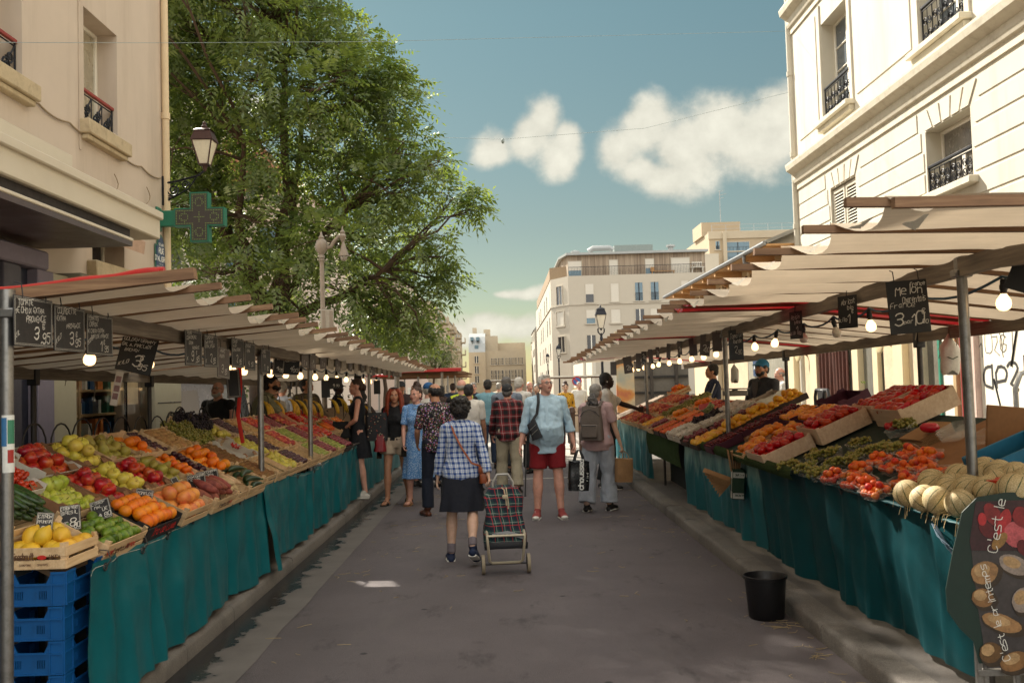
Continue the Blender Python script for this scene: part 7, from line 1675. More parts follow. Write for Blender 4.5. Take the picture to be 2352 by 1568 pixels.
def melon_mat():
 m,t,b=newmat('charentais_melon_skin');co=t.co('Object');x,y,z=t.sep(co)
 an=t.math('ARCTAN2',y,x);s=t.math('ABSOLUTE',t.math('COSINE',t.math('MULTIPLY',an,5.)))
 w=t.math('ADD',s,t.math('MULTIPLY',t.math('SUBTRACT',t.noise(30,4,.6,co),.5),.5))
 net=t.voro(95,'DISTANCE_TO_EDGE',co);c=t.mix(t.ramp(net,[(.03,(1,1,1)),(.1,(0,0,0))]),hexc('b9a478'),hexc('d6c49c'))
 c=t.mix(t.ramp(w,[(.1,(1,1,1)),(.24,(0,0,0))]),c,hexc('56603c'))
 t.l.new(c,b.inputs['Base Color']);b.inputs['Roughness'].default_value=.65
 q=t.node('ShaderNodeBump',ins={'Strength':.5,'Distance':.003,'Height':net});q.invert=True;t.l.new(q.outputs[0],b.inputs['Normal']);return m
FM['melon'][0].materials[0]=melon_mat()
deff('zucchini',fm_long(.2,.021,.05,.3),[fruit_mat('zucchini_skin','16280e','2a4218','3c5a26',rough=.35,sc=40),mat('zucchini_stem','a8b070',.6)],.02)
deff('cucumber',fm_long(.34,.024,.08,.3),[fruit_mat('cucumber_skin','142a10','23421a',rough=.32,sc=30),M_gstem],.023)
deff('sweet_potato',fm_long(.2,.035,.14,1.6,tip=0),[fruit_mat('sweet_potato_skin','7c3a30','95503f','6a2c28',rough=.7,sc=14)],.03)
deff('ginger_root',fm_long(.16,.024,.2,1.6,tip=0),[fruit_mat('ginger_skin','b89a72','c9ae88',rough=.75,sc=18)],.02)
deff('carrot',fm_long(.18,.014,.04,2.4),[fruit_mat('carrot_skin','c95a14','dd6e1c',rough=.55),M_gstem],.013)
deff('green_fig',fm_round(.023,1.15,12,8),[fruit_mat('green_fig_skin','7d8433','98a04a',rough=.5,sc=18)],.022)
deff('garlic',fm_round(.03,.85,12,8,-.15,6,.1),[fruit_mat('garlic_skin','c9c0b2','dcd6ca',rough=.6)],.026)
deff('cherry',fm_round(.0125,1.,8,6),[fruit_mat('cherry_skin','4e0c14','7c1620',rough=.2)],.0125)
GM=[fruit_mat('white_grape_skin','63682a','858338','96803c',rough=.3,sc=60),M_stem];GM2=[fruit_mat('black_grape_skin','14101c','2a1c30',rough=.35,sc=50),M_stem]
for i in range(3): deff('white_grapes%d'%i,fm_bunch(36,.0125,.15,.045,i+3),GM,.02);deff('black_grapes%d'%i,fm_bunch(50,.0105,.16,.05,i+13),GM2,.02)
TM=[FM['tomato'][0].materials[0],M_gstem]
for i in range(2): deff('vine_tomatoes%d'%i,fm_bunch(12,.0155,.13,.03,i+33),TM,.02)
FN={'red_plum':'plum','orange_tomato':'tomato','beef_tomato':'tomato'}
CNT={}
PEND=[]
_PN={'white_grapes':'grape_bunch','black_grapes':'grape_bunch','vine_tomatoes':'tomato_bunch'}
def put(kind,M,label,group,rot=True,rd=random,lie=False):
 nm=kind.rstrip('0123456789')
 E_=Euler((rd.uniform(-.7,.7),rd.uniform(-.7,.7),rd.uniform(0,6.28))) if rot else Euler((0,0,rd.uniform(-.12,.12)))
 if lie:E_=Euler((PI/2+rd.uniform(-.3,.3),rd.uniform(-.4,.4),rd.uniform(0,6.28)))
 s=rd.uniform(.92,1.08);PEND.append((kind,M@E_.to_matrix().to_4x4()@Matrix.Diagonal((s,s,s,1)),label,group,nm))
def flush_fruit(cap=290):
 """the nearest fruit of each kind become objects; whatever is past the cap becomes one mass per kind"""
 by={}
 for q in PEND: by.setdefault(_PN.get(q[4],q[4]),[]).append(q)
 for nm,L in by.items():
  L.sort(key=lambda q:(q[1].translation-CAM).length)
  for kind,M,label,group,k in L[:cap]:
   o=bpy.data.objects.new(nm,FM[kind][0]);COL.objects.link(o);o.matrix_world=M
   o['label']=label;o['category']=CAT.get(k,k.split('_')[-1]);o['group']=group
  if L[cap:]:
   mb=MB();mats=None
   for kind,M,_,_,k in L[cap:]:
    me=FM[kind][0];mats=list(me.materials);mb.add([v.co for v in me.vertices],[tuple(p.vertices) for p in me.polygons],0,M)
   o=mb.build(nm,mats,ang=180);tag(o,'the remaining far crates\' mass of '+nm.replace('_',' ')+' fruit',CAT.get(k,nm.split('_')[-1]),kind='stuff')
CAT={'white_grapes':'grapes','black_grapes':'grapes','vine_tomatoes':'tomatoes','pomelo':'pomelo','yellow_mango':'mango'}
def fill(kind,M,w,d,label,group,layers=1,base=.008,gap=1.,seed=1,cover=1.,heap=0.):
 rd=random.Random(seed*7+int(w*100));r=FM[kind.replace('*','0')][1];rx=r
 n=0
 for L in range(layers):
  s=2*r*.99*gap;nx=max(1,int((w-2*r*1.0)/s)+1);ny=max(1,int((d-2*r)/(s*.88))+1)
  if L: nx=max(1,nx-1);ny=max(1,ny-1)
  for j in range(ny):
   mx=nx-(1 if (j+L)%2 and nx>2 else 0)
   for i in range(mx):
    if rd.random()>cover*(1 if L==0 else .62): continue
    x=(i-(mx-1)/2)*s;y=(j-(ny-1)/2)*s*.88
    z=base+r+L*r*1.45+heap*max(0,1-(2*x/w)**2)*max(0,1-(2*y/d)**2)
    kk=kind.replace('*',str(rd.randrange(3)))
    put(kk,M@Matrix.Translation((x+rd.gauss(0,r*.09),y+rd.gauss(0,r*.09),z+rd.uniform(-.1,.1)*r)),label,group,rd=rd,lie=kind in('pear','yellow_pear','lemon','lime','kiwi','potato','yellow_mango') and rd.random()<.8);n+=1
 return n
def fill_long(kind,M,w,d,label,group,n,layers=2,along='y',seed=1,base=.008):
 rd=random.Random(seed);r=FM[kind][1];k=0
 for L in range(layers):
  m=n-L
  for i in range(m):
   a=PI/2 if along=='y' else 0;span=(w if along=='y' else d)-2.2*r
   q=(i-(m-1)/2)*span/max(1,n-1);x,y=(q,rd.gauss(0,.012)) if along=='y' else (rd.gauss(0,.02),q)
   put(kind,M@Matrix.Translation((x,y,base+r+L*r*1.6+rd.uniform(0,.3)*r))@Matrix.Rotation(a+rd.gauss(0,.1),4,'Z'),label,group,rot=False,rd=rd)
def unit(fr,t,Y,w,d,h,kind,fruit,what,where,layers=1,cover=1.,text_=None,roll=0.,heap=0.,long=None,gap=1.,lift=.004,hz=None,group=None):
 """a crate and what is in it; `what` names the goods, `where` singles the crate out"""
 M=fr(t,Y,lift,roll);k={'wood':'wooden crate','tall':'tall pale wooden crate','card':'brown card tray','white':'white card tray','black':'black card tray','dark':'dark card tray','purple':'purple printed tray'}[kind]
 crate(kind,w,d,h,M,'%s of %s %s'%(k,what,where),text_=text_,group=group)
 if fruit:
  lab='%s in the %s %s'%(what,k.split()[-2]+' '+k.split()[-1],where);seed=int(Y*100+t*10)
  b=hz if hz is not None else max(.008,h*.95-FM[fruit.replace('*','0')][1]*(1.35 if layers==1 else 2.1))
  if long: fill_long(fruit,M,w,d,lab,what+' '+where,long[0],long[1],long[2],seed,b)
  else: fill(fruit,M,w-.012,d-.012,lab,what+' '+where,layers,b,gap,seed,cover,heap)
FQ=[("Freshquita",.26,.38,.34,M_nail,.2),("UNICA",.72,.5,.22,M_nail,.25),("CLEMENTINES ORANGES",.3,.12,.1,M_nail,.2)]
FQ2=[("Freshquita",.16,.38,.3,M_nail,.2),("TAPIS",.02,.4,.22,M_redp,.3),("TROPICAL",.5,.4,.22,M_redp,.3)]
U=unit;L=frameL
SMALL=.30
o=[]
def Lev(t,Y,lift=0,roll=0): return Matrix(((0,-1,0,-2.155),(1,0,0,Y),(0,0,1,.889+lift),(0,0,0,1)))
U(Lev,.07,4.46,.33,.30,.10,'wood','lemon','big lemons','on top of the blue plastic crates',2,text_=None,hz=.04)
U(L,.08,4.94,.50,.30,.10,'wood','lime','green limes','between lemons and oranges in the front row',1,.8,text_=FQ2)
U(L,.09,5.50,.52,.30,.11,'black','orange','large oranges','lettered in red in the front row',1,text_=[("Tra de Luxe",.18,.3,.42,M_redp,.17)],heap=.03)
U(L,.09,6.12,.50,.30,.10,'wood','pomelo','pink pomelos','in the front row past the black tray',2,.95)
U(L,.08,6.68,.48,.30,.10,'wood','sweet_potato','sweet potatoes','in the front row under the cucumber boards',long=(5,2,'y'),text_=[("Freshquita",.2,.35,.34,M_nail,.2),("TAPIS",.68,.4,.2,M_redp,.3)])
U(L,.08,7.10,.28,.30,.09,'wood','ginger_root','knobbly ginger roots','beside the sweet potatoes',long=(5,2,'y'))
U(L,.08,7.56,.52,.30,.09,'wood','cucumber','long cucumbers','at the second steel pole',long=(4,2,'x'))
U(L,.42,4.55,.48,.32,.09,'wood','zucchini','dark zucchini','behind the lemons',long=(8,3,'y'))
U(L,.44,5.16,.40,.34,.10,'card','green_apple','green apples','behind the limes',2,.75)
U(L,.44,5.56,.31,.36,.10,'card','red_apple','red and yellow apples','beside the green apples',2)
U(L,.44,5.90,.31,.36,.10,'card','yellow_apple','pale yellow apples','between two trays of red apples',2)
U(L,.44,6.24,.31,.36,.10,'card','red_apple','dark red apples','beside the brown pears',2)
U(L,.44,6.56,.28,.36,.10,'wood','pear','small brown pears','next to the wrapped clementines',2)
U(L,.44,6.87,.28,.36,.10,'wood','clementine','clementines','in rows above the sweet potatoes',2)
U(L,.44,7.15,.24,.36,.09,'wood','plum','dark purple plums','between clementines and oranges',2)
U(L,.40,7.52,.44,.44,.09,'wood','orange','juicing oranges','piled above the cucumbers',2,heap=.02)
U(L,.44,7.99,.40,.36,.09,'wood','kiwi','brown kiwis','right of the juicing oranges',1)
U(L,.12,8.10,.42,.28,.09,'wood','kiwi','loose kiwis','at the foot of the second steel pole',1)
U(L,.46,8.46,.44,.34,.12,'white',None,'red ribbons','propped among the kiwis and pears')
U(L,.46,8.93,.42,.36,.09,'wood','yellow_pear','greenish pears','behind the pole',1)
U(L,.12,8.56,.42,.30,.09,'wood',None,'packing straw','with nothing in it but straw')
U(L,.12,9.02,.44,.30,.09,'wood','yellow_pear','small yellow pears','on the rail past the second pole',1)
U(L,.12,9.49,.42,.30,.09,'wood','plum','blue black prunes','on the rail past the yellow pears',1)
U(L,.46,9.36,.36,.36,.09,'wood','plum','black plums','behind the prunes',1)
U(L,.46,9.76,.40,.36,.09,'wood','potato','new potatoes','left of the third pole',1)
U(L,.12,10.0,.50,.30,.09,'wood',None,'loose straw','in front of the third pole')
U(L,.46,10.2,.42,.36,.09,'wood','peach','dark peaches','behind the straw crate',1,gap=1.05)
U(L,.12,10.58,.46,.30,.09,'wood','green_fig','green figs','just right of the third pole',1)
U(L,.46,10.68,.42,.36,.09,'wood','green_fig','pale figs','behind the third pole',1)
U(L,.12,11.1,.46,.30,.09,'wood','red_plum','red plums','with a tricolour label on the far rail',1)
U(L,.46,11.2,.46,.36,.09,'wood','red_plum','pinkish plums','behind the tricolour crate',1)
U(L,.12,11.62,.46,.30,.09,'wood','green_fig','green beans and figs','near the standing woman',1)
U(L,.46,11.7,.44,.36,.09,'wood','peach','ripe peaches','behind the woman in navy',1,gap=1.05)
U(L,.46,12.25,.46,.36,.09,'white','tomato','bright tomatoes','above the blue box',1)
U(L,.12,12.2,.5,.30,.09,'dark','red_plum','small red plums','in the blue edged tray beside the woman',1)
U(L,.46,12.8,.46,.36,.09,'wood','carrot','orange carrots','on the far left stall',long=(9,2,'y'))
U(L,.46,13.4,.5,.36,.09,'wood','tomato','vine tomatoes','far down the left stall',1)
U(L,.12,13.5,.5,.30,.09,'wood','clementine','clementines','far down the left rail',1)
U(L,.46,14.1,.5,.36,.09,'wood','orange','oranges','farthest down the left stall',1)
U(L,.80,5.52,.44,.32,.10,'white','red_apple','large shiny red apples','in the back row under the wire hoops',2)
U(L,.80,6.00,.36,.32,.10,'card','yellow_apple','fat yellow quinces','in the back row beside the red apples',2,heap=.04)
U(L,.80,6.44,.44,.32,.10,'wood','pear','large pears','in the back row under the hoops',2)
U(L,.80,6.86,.32,.32,.10,'wood','orange','navel oranges','in the back row beside the large pears',2)
U(L,.80,7.16,.22,.32,.09,'wood','plum','small dark plums','in the back row between oranges and lychees',1)
U(L,.80,7.62,.46,.32,.09,'wood','potato','brown lychees','in the back row',1)
U(L,.80,8.16,.50,.32,.09,'wood','white_grapes*','white grapes','heaped in the back row',1,gap=1.9,hz=.05)
U(L,.96,8.62,.56,.28,.10,'wood','black_grapes*','black grapes','heaped behind the white grapes',1,gap=1.9,hz=.07)
U(L,.80,8.78,.40,.32,.09,'wood','yellow_pear','yellow finger fruit','in the back row below the bald man',2)
U(L,.82,9.24,.36,.32,.11,'tall','plum','small black figs','tipped up in the back row',1)
U(L,.80,9.76,.44,.32,.09,'wood','potato','tan potatoes','in the back row behind the pole',1)
U(L,.80,10.3,.46,.32,.09,'wood','red_apple','back row apples','below the vendor in olive',1)
U(L,.80,10.9,.46,.32,.09,'wood','red_plum','purple plums','below the hanging bananas',1)
U(L,.80,11.5,.46,.32,.09,'dark','peach','peaches','below the second banana hook',1,gap=1.05)
U(L,.80,12.2,.5,.32,.09,'wood','tomato','heaped tomatoes','behind the woman in navy',2)
U(L,.80,12.9,.5,.32,.09,'wood','beef_tomato','ribbed tomatoes','far along the left back row',1)
U(L,.80,13.6,.5,.32,.09,'wood','peach','last peaches','far along the left back row',1)
M=L(.66,4.78,.02);crate('white',.46,.34,.12,M,'white card tray of cherry tomatoes on the vine behind the first steel pole')
rd=random.Random(3)
for i in range(6):
 for j in range(4):
  put('vine_tomatoes%d'%((i+j)%2),M@Matrix.Translation((-.18+.072*i,-.12+.078*j,.075+.012*((i*j)%3))),'bright cherry tomatoes on the vine in the white tray behind the first pole','cherry tomato trusses in the white tray',rd=rd,rot=False)
U(L,.92,4.62,.46,.32,.10,'card','green_apple','yellow green apples','behind the cherry tomatoes',1)
U(L,.98,5.12,.4,.3,.12,'white',None,'torn white lining','left of the large red apples')
mb=MB();rd=random.Random(9)
for (t,Y,n) in((.12,8.56,170),(.12,10.0,170),(.46,8.46,0)):
 for _ in range(n):
  M=L(t,Y,.05);p=M@Vector((rd.uniform(-.19,.19),rd.uniform(-.12,.12),rd.uniform(0,.03)));a=rd.uniform(0,6.3);q=p+Vector((math.cos(a)*.04,math.sin(a)*.04,rd.uniform(-.01,.015)));mb.bar(p,q,.0016,.0016)
tag(mb.build('packing_straw',mat('straw_packing','cdb68a',.8,var=.25)),'packing straw filling two empty wooden crates by the steel poles','straw',kind='stuff')
mb=MB();M=L(.46,8.46,.10)
for k in range(7):
 a=k*.9;mb.tube([M@Vector((.03*math.cos(a),.02*math.sin(a),.0)),M@Vector((.07*math.cos(a+.4),.05*math.sin(a+.4),.03)),M@Vector((.03*math.cos(a+.9),.03*math.sin(a+.9),.005))],[(.008,.0015)]*3,6)
tag(mb.build('ribbon',M_redp),'curled red ribbon lying in the white card tray','ribbon')
M_bluep=mat('blue_plastic','0f5592',.42,var=.12,vs=4,dirt=('0b2238',.5,.5),ds=14)
def bluecrate():
 S=thing('plastic_crate','blue crate','crate');w,d,h=.315,.42,.152;x=w/2;y=d/2
 def panel(nm,o,u,W_,win):
  a=MB();n=Vector(u).cross((0,0,1));cut=win
  hx=W_*.28;pts=[(-W_/2,0),(W_/2,0),(W_/2,h-.012),(hx,h-.012),(hx*.72,h-.052),(-hx*.72,h-.052),(-hx,h-.012),(-W_/2,h-.012)]
  hs=[]
  zz0,zz1=.028,.066
  gx=[(-W_*.2-.02+.0085*k,.0045) for k in range(5)]+[(W_*.1-.02+.0085*k+.02,.0045) for k in range(5)]
  wall(a,Vector(o)-Vector(u)*W_/2,u,(0,0,1),-n,W_,h-.055,[(W_/2+g-.0022,W_/2+g+.0022,.028,.066) for g,_ in gx],.006)
  O=Vector(o)
  a.prism([(-W_/2,h-.0549),(-hx*.72,h-.0549),(-hx,h-.008),(-W_/2,h-.008)],O,u,(0,0,1),-n*.006);a.prism([(hx*.72,h-.0549),(W_/2,h-.0549),(W_/2,h-.008),(hx,h-.008)],O,u,(0,0,1),-n*.006)
  for q in(-W_/2+.0035,W_/2-.0035,-hx-.004,hx+.004):a.prism([(q-.003,0),(q+.003,0),(q+.003,h-.01),(q-.003,h-.01)],O+n*.0001,u,(0,0,1),n*.006)
  for z in(.0,.09,h-.012):
   if z>.1: a.prism([(-W_/2,z),(-hx,z),(-hx,z+.01),(-W_/2,z+.01)],O+n*.0002,u,(0,0,1),n*.008);a.prism([(hx,z),(W_/2,z),(W_/2,z+.01),(hx,z+.01)],O+n*.0002,u,(0,0,1),n*.008)
   else:a.prism([(-W_/2,z),(W_/2,z),(W_/2,z+.006),(-W_/2,z+.006)],O+n*.0002,u,(0,0,1),n*.008)
  a.prism([(-hx*.72,h-.06),(hx*.72,h-.06),(hx*.72,h-.052),(-hx*.72,h-.052)],O+n*.0003,u,(0,0,1),n*.006)
  a.build(nm,M_bluep,S,smooth=False)
 panel('side_panel',(0,-y,0),(1,0,0),w,1);panel('side_panel',(0,y,0),(-1,0,0),w,1);panel('end_panel',(x,0,0),(0,1,0),d,1);panel('end_panel',(-x,0,0),(0,-1,0),d,1)
 a=MB();a.box(-x+.007,x-.007,-y+.007,y-.007,.004,.01);a.build('base',M_bluep,S,smooth=False);return kids(S)
b0=bluecrate();xc_=-2.165;b0.scale=(.93,1,1)
for k in range(5):
 lb=['topmost blue plastic crate with an oval sticker under the lemon crate','second blue crate from the top of the stack','third blue crate from the top of the stack','fourth blue crate from the top of the stack','lowest blue crate standing on the pavement'][k]
 o=b0 if k==0 else copy_tree(b0)
 o.location=(xc_,4.5,.118+.1535*(4-k)-.0);o['label']=lb;o['group']='stacked blue plastic crates'
a=MB();a.tube([(-.12,-.219,.115),(-.12,-.2205,.115)],.001,4);a=MB();n=14;a.add([(-.125+.02*math.cos(2*PI*k/n),-.2176,.1+.013*math.sin(2*PI*k/n)) for k in range(n)],[tuple(range(n))]);a.build('sticker',mat('oval_sticker','1a2a1a',.5),b0,smooth=False)
b0.location.x+=.006;b0.rotation_euler.z=.02
lc=[x for x in COL.objects if x.name.startswith('wooden_crate') and x.get('label','').startswith('wooden crate of big lemons')][0]
M=Lev(.07,4.46,.004);P0=M@Vector((-.33/2-.004,.0,0));
a=MB();y_=-.33/2-.0042
for (s,v0,z0,sz,mm,th) in(("Freshquit",.09,.045,.03,M_nail,.16),("UNICA",-.075,.05,.016,M_nail,.2),("CLEMENTINAS",.06,.018,.009,M_nail,.16),("ORANGES",-.02,.018,.009,M_nail,.16)): text(a,s,(y_,v0,z0),(0,-1,0),(0,0,1),sz,th,.05,adv=4.8,slant=.1,fit=.1 if sz>.02 else .055)
a.build('printed_text',M_nail,lc,smooth=False)
a=MB();a.box(y_-.001,y_,.1,.142,.015,.06);a.build('paper_label',mat('paper_white','d3cec4',.8,var=.2,vs=60),lc,smooth=False)
a=MB();a.prism([(.012*1.8*math.cos(k*.45),.01*math.sin(k*.45)) for k in range(14)],(y_-.001,-.042,.055),(0,1,0),(0,0,1),(.0008,0,0));a.build('printed_logo',M_redp,lc,smooth=False)
def pslate(px,py,t,w,h,lines,label,yaw=0.,pitch=-.25,roll=0.,plane='L'):
 d=ray(px,py);u=Vector((-.8836,0,.4683));n=Vector((.4683,0,.8836));o=Vector((XLF,0,ZLF))+n*.13
 k=n.dot(o-CAM)/n.dot(d);p=CAM+d*k
 S=board(p.x,p.y,p.z,w,h,yaw,lines,label,roll=roll,pitch=pitch,m=M_slate,border=True,seed=int(px),group='price slates standing in the fruit',hooks=False)
 a=MB();a.tube([(0,.003,0),(0,.004,-h*.95)],.0022,5);a.build('spike',M_steel,S)
z3=lambda x,y:(x/2.7585,1000-.4+y/2.7585)
pslate(*z3(280,565),0,.075,.115,[("CITRON",.1,.25,.14),("PRIMEUR",.1,.45,.12),("2",.3,.85,.25),("95",.55,.85,.2)],'small leaning lemon price slate stuck among the zucchini',.5,-.2,.15)
pslate(*z3(447,520),0,.095,.125,[("CITRON VERT",.05,.2,.13),("BRESIL",.1,.38,.13),("KG",.06,.8,.15),("8",.45,.8,.28),("80",.65,.9,.2)],'lime price slate marked 8,80 standing behind the limes',.35,-.1,-.05)
pslate(*z3(640,470),0,.10,.115,[("CITRON",.1,.22,.13),("MAL.",.2,.42,.14),("UE",.55,.6,.16),("4",.3,.9,.25),("80",.6,.9,.2)],'tilted price slate stuck in front of the red apple trays',.3,-.5,-.28)
pslate(*z3(910,395),0,.10,.105,[("POMELOS",.1,.35,.17),("PIECE",.15,.7,.17)],'black pomelo slate standing between oranges and pomelos',.3,-.1,.2)
pslate(*z3(1245,295),0,.125,.125,[("CONCOMBRE",.1,.25,.13),("EXTRA",.2,.42,.13),("1",.4,.85,.25),("95",.6,.85,.2)],'front cucumber slate leaning above the sweet potatoes',.3,-.6,-.1)
pslate(*z3(1318,272),0,.15,.135,[("CONCOMBRE",.1,.22,.13),("EXTRA",.3,.4,.13),("ESPAGNE",.05,.75,.12,.15,.6),("1",.5,.85,.25),("95",.7,.85,.2)],'rear cucumber slate propped beside the first cucumber slate',.3,-.6,-.15)
pslate(*z3(1122,310),0,.05,.11,[],'narrow slate seen edge on beside the cucumber slates',.9,-.5,-.3)
hp=None
for i,(a_,b_,top) in enumerate(((50,106,972),(116,164,972),(166,212,961),(214,258,959),(258,300,957),(304,342,956),(342,380,955),(376,410,945),(400,428,934),(455,475,935),(530,560,930),(560,585,925),(590,610,920))):
 X=-2.88;ya,yb=onx(a_,1010,X).y,onx(b_,1010,X).y;p=onx((a_+b_)/2,top,X)
 w=min(.30,(yb-ya));mb=MB();H=p.z-1.16
 P=[(0,-w/2-.02,0),(0,-w/2,H-w*.5)]+[(0.0,-w/2*math.cos(k*PI/8),H-w*.5+w*.5*math.sin(k*PI/8)) for k in range(1,8)]+[(0,w/2,H-w*.5),(0,w/2+.02,0)]
 mb.tube(P,.006,6);tag(mb.build('wire_hoop',M_fixt,loc=(X,(ya+yb)/2,1.16),rot=(0,.0,.05*math.sin(i*3))),'black wire bag hoop standing along the back row of the left stall','wire hoop',group='black bag hoops on the left stall')
def banana_bunch(n,seed):
 rd=random.Random(seed);a=MB()
 for i in range(n):
  q=(i-(n-1)/2)*.30;P=[];Rr=[]
  for k in range(8):
   f=k/7;ang=-.5+1.75*f;r=.115
   v=Vector((r*(math.sin(ang)),0,-r*(1-math.cos(ang))*1.1-.10*f));v=Vector((v.x*math.cos(q)-.0,v.x*math.sin(q)+.018*q*8*f*.5,v.z));P.append(v);Rr.append([.005,.009,.0155,.018,.018,.0165,.011,.004][k])
  a.tube(P,Rr,7)
 a.tube([(-.055,0,.01),(-.05,0,.03)],.014,6,mi=1);return a
M_ban=fruit_mat('banana_skin','cf9f1e','ddb22e','b8901e',rough=.45,sc=16);M_bst=mat('banana_stub','6e6a2a',.7)
bms=[banana_bunch(n,n).mesh('banana_bunch',[M_ban,M_bst],ang=180) for n in(3,4,5)]
for i,(px,py,Y) in enumerate(((612,920,11.6),(638,918,11.9),(672,915,12.6),(690,917,12.8),(708,916,13.0),(728,920,13.3),(765,915,14.3),(785,913,14.7),(808,916,15.),(842,930,16.))):
 p=at(px,py,Y)
 o=link('banana_bunch',bms[i%3],None,p,(0,.2,(-.4,.2,-.1,.5)[i%4]));o.scale=(1.15,)*3;tag(o,'yellow banana bunch hooked on black wire above the far left fruit','bananas',group='banana bunches on wire hooks')
 mb=MB();mb.tube([(p.x-.06,Y,p.z+.03),(p.x-.06,Y,p.z+.06),(p.x-.0,Y,p.z+.075),(p.x+.02,Y,p.z+.03),(p.x+.02,Y+.02,1.2)],.006,5);tag(mb.build('banana_hook',M_fixt),'black wire hook holding up a banana bunch on the left stall','hook',group='banana hooks on the left stall')
Rr_=frameR
U(Rr_,.10,7.92,.52,.44,.12,'tall','beef_tomato','red ribbed tomatoes','at the street edge of the right stall',2,lift=.01)
U(Rr_,.55,7.80,.52,.44,.14,'tall','beef_tomato','glossy red tomatoes','one step up behind the first tomato crate',2,lift=.02)
U(Rr_,.98,7.62,.52,.40,.13,'tall','beef_tomato','dark red tomatoes','at the top of the right slope',1,lift=.03)
U(Rr_,.92,7.02,.52,.44,.15,'tall','beef_tomato','small heirloom tomatoes','nearest the paper bags',1,.6,lift=.03)
U(Rr_,.04,8.52,.46,.34,.07,'wood','orange_tomato','orange ribbed tomatoes','heaped at the street edge',2,heap=.02)
U(Rr_,.30,8.96,.44,.36,.08,'card','orange_tomato','orange tomatoes','in the second tray up the slope',2)
U(Rr_,.38,8.50,.44,.34,.08,'card','orange_tomato','yellow orange tomatoes','beside the tall tomato crates',2)
U(Rr_,.70,8.56,.44,.32,.12,'purple','orange_tomato','large orange tomatoes','with red printed sides',1)
U(Rr_,.66,9.02,.42,.32,.12,'purple','orange_tomato','round orange tomatoes','behind the second tray',1)
U(Rr_,1.0,8.72,.6,.30,.14,'purple',None,'purple labels','stacked at the top of the right slope')
for i,(t,ly) in enumerate(((.02,1),(.36,1),(.70,1))):
 U(Rr_,t,9.66,.34,.34,.09,'purple','cherry',('dark cherries','small red cherries','bunched cherries')[i],('at the turf edge','halfway up the slope','near the top of the slope')[i],2,gap=1.35)
M=Rr_(.2,9.36,.12,.1);
for i,(t,ly,s) in enumerate(((.0,1,'at the turf edge beside the plums'),(.34,2,'midway up the right slope'),(.68,2,'high up the right slope'),(1.0,2,'topmost under the man in the blue cap'))):
 U(Rr_,t,10.35+.05*i,.46,.34,.07,'dark','yellow_mango','golden yellow mangoes',s,ly,heap=.02)
for i,(t,s) in enumerate(((.0,'lowest at the turf'),(.34,'behind the yellow mangoes'),(.68,'below the young vendor'))):
 U(Rr_,t,10.9,.42,.34,.07,'dark','red_plum','dusky red plums',s,2)
for i,(t,s) in enumerate(((.02,'lowest at the turf fringe'),(.36,'in the middle of the slope'),(.70,'high on the slope'),(1.02,'at the very top'))):
 U(Rr_,t,11.42,.42,.34,.09,'white','garlic' if i<3 else None,'white garlic bulbs',s,1,.75)
for i,(t,s) in enumerate(((.02,'far side at the turf'),(.36,'far side mid slope'),(.70,'far side high up'))):
 U(Rr_,t,11.92,.44,.34,.09,'white','garlic' if i!=1 else 'black_grapes*',('pale mushrooms','black grapes','white onions')[i],s,1,.75,gap=1. if i!=1 else 1.9,hz=None if i!=1 else .03)
for i,(t,f,w_) in enumerate(((.02,'apricot','small apricots'),(.36,'apricot','loose apricots'),(.70,'peach','flat peaches'))):
 U(Rr_,t,12.45,.46,.34,.08,'dark',f,w_,'just past the white cartons',1)
for i,(t,f,w_) in enumerate(((.02,'apricot','early apricots'),(.36,'clementine','bright tangerines'),(.70,'tomato','salad tomatoes'))):
 U(Rr_,t,13.0,.46,.34,.08,'dark',f,w_,'near the fringe of turf',1)
for i,(t,f,w_) in enumerate(((.02,'red_plum','wine red plums'),(.36,'orange','far oranges'),(.70,'orange','sweet oranges'))):
 U(Rr_,t,13.6,.46,.34,.08,'wood',f,w_,'over the turf fringe',2)
for i,(t,f,w_) in enumerate(((.04,'yellow_mango','yellow melons and mangoes'),(.40,'white_grapes*','green grapes'),(.76,'white_grapes*','muscat grapes'))):
 U(Rr_,t,14.25,.5,.34,.08,'wood',f,w_,'behind the third right pole',1,gap=1. if i==0 else 1.9)
for i,(t,f,w_) in enumerate(((.04,'peach','nectarines'),(.40,'peach','white peaches'),(.76,'red_plum','round plums'))):
 U(Rr_,t,14.9,.5,.34,.08,'wood',f,w_,'by the black pole of the far stall',2)
for q in range(3):
 for i,t in enumerate((.04,.40,.76)):
  U(Rr_,t,15.6+.62*q,.56,.34,.08,'wood','peach','red peaches',('lowest','middle','top')[i]+' row in front of the '+('reaching man','man with the earphone','far end of the stall')[q],2 if q==0 else 1,gap=1.04)
U(Rr_,1.08,17.4,.6,.34,.10,'wood','orange','big oranges','crowning the far end of the right stall',2,heap=.04)
def wedge():
 S=thing('watermelon_wedge','x','watermelon');n=16;R_=.15
 arc=[(R_*math.cos(PI*k/n),-R_*.62*math.sin(PI*k/n)) for k in range(n+1)]
 a=MB();a.prism([(x,y) for x,y in arc],(0,0,0),(1,0,0),(0,0,1),(0,.07,0));a.build('flesh',fruit_mat('watermelon_flesh','b81f16','cf3a24',rough=.35,sc=20,speck=('2a1410',60,.9)),S,smooth=False)
 a=MB();ar=[(x*1.06,y*1.09) for x,y in arc];a.prism(ar+arc[::-1],(0,-.001,0),(1,0,0),(0,0,1),(0,.074,0));a.build('rind',fruit_mat('watermelon_rind','2f4a1c','b9bf8a',rough=.4,sc=30),S,smooth=False);return kids(S)
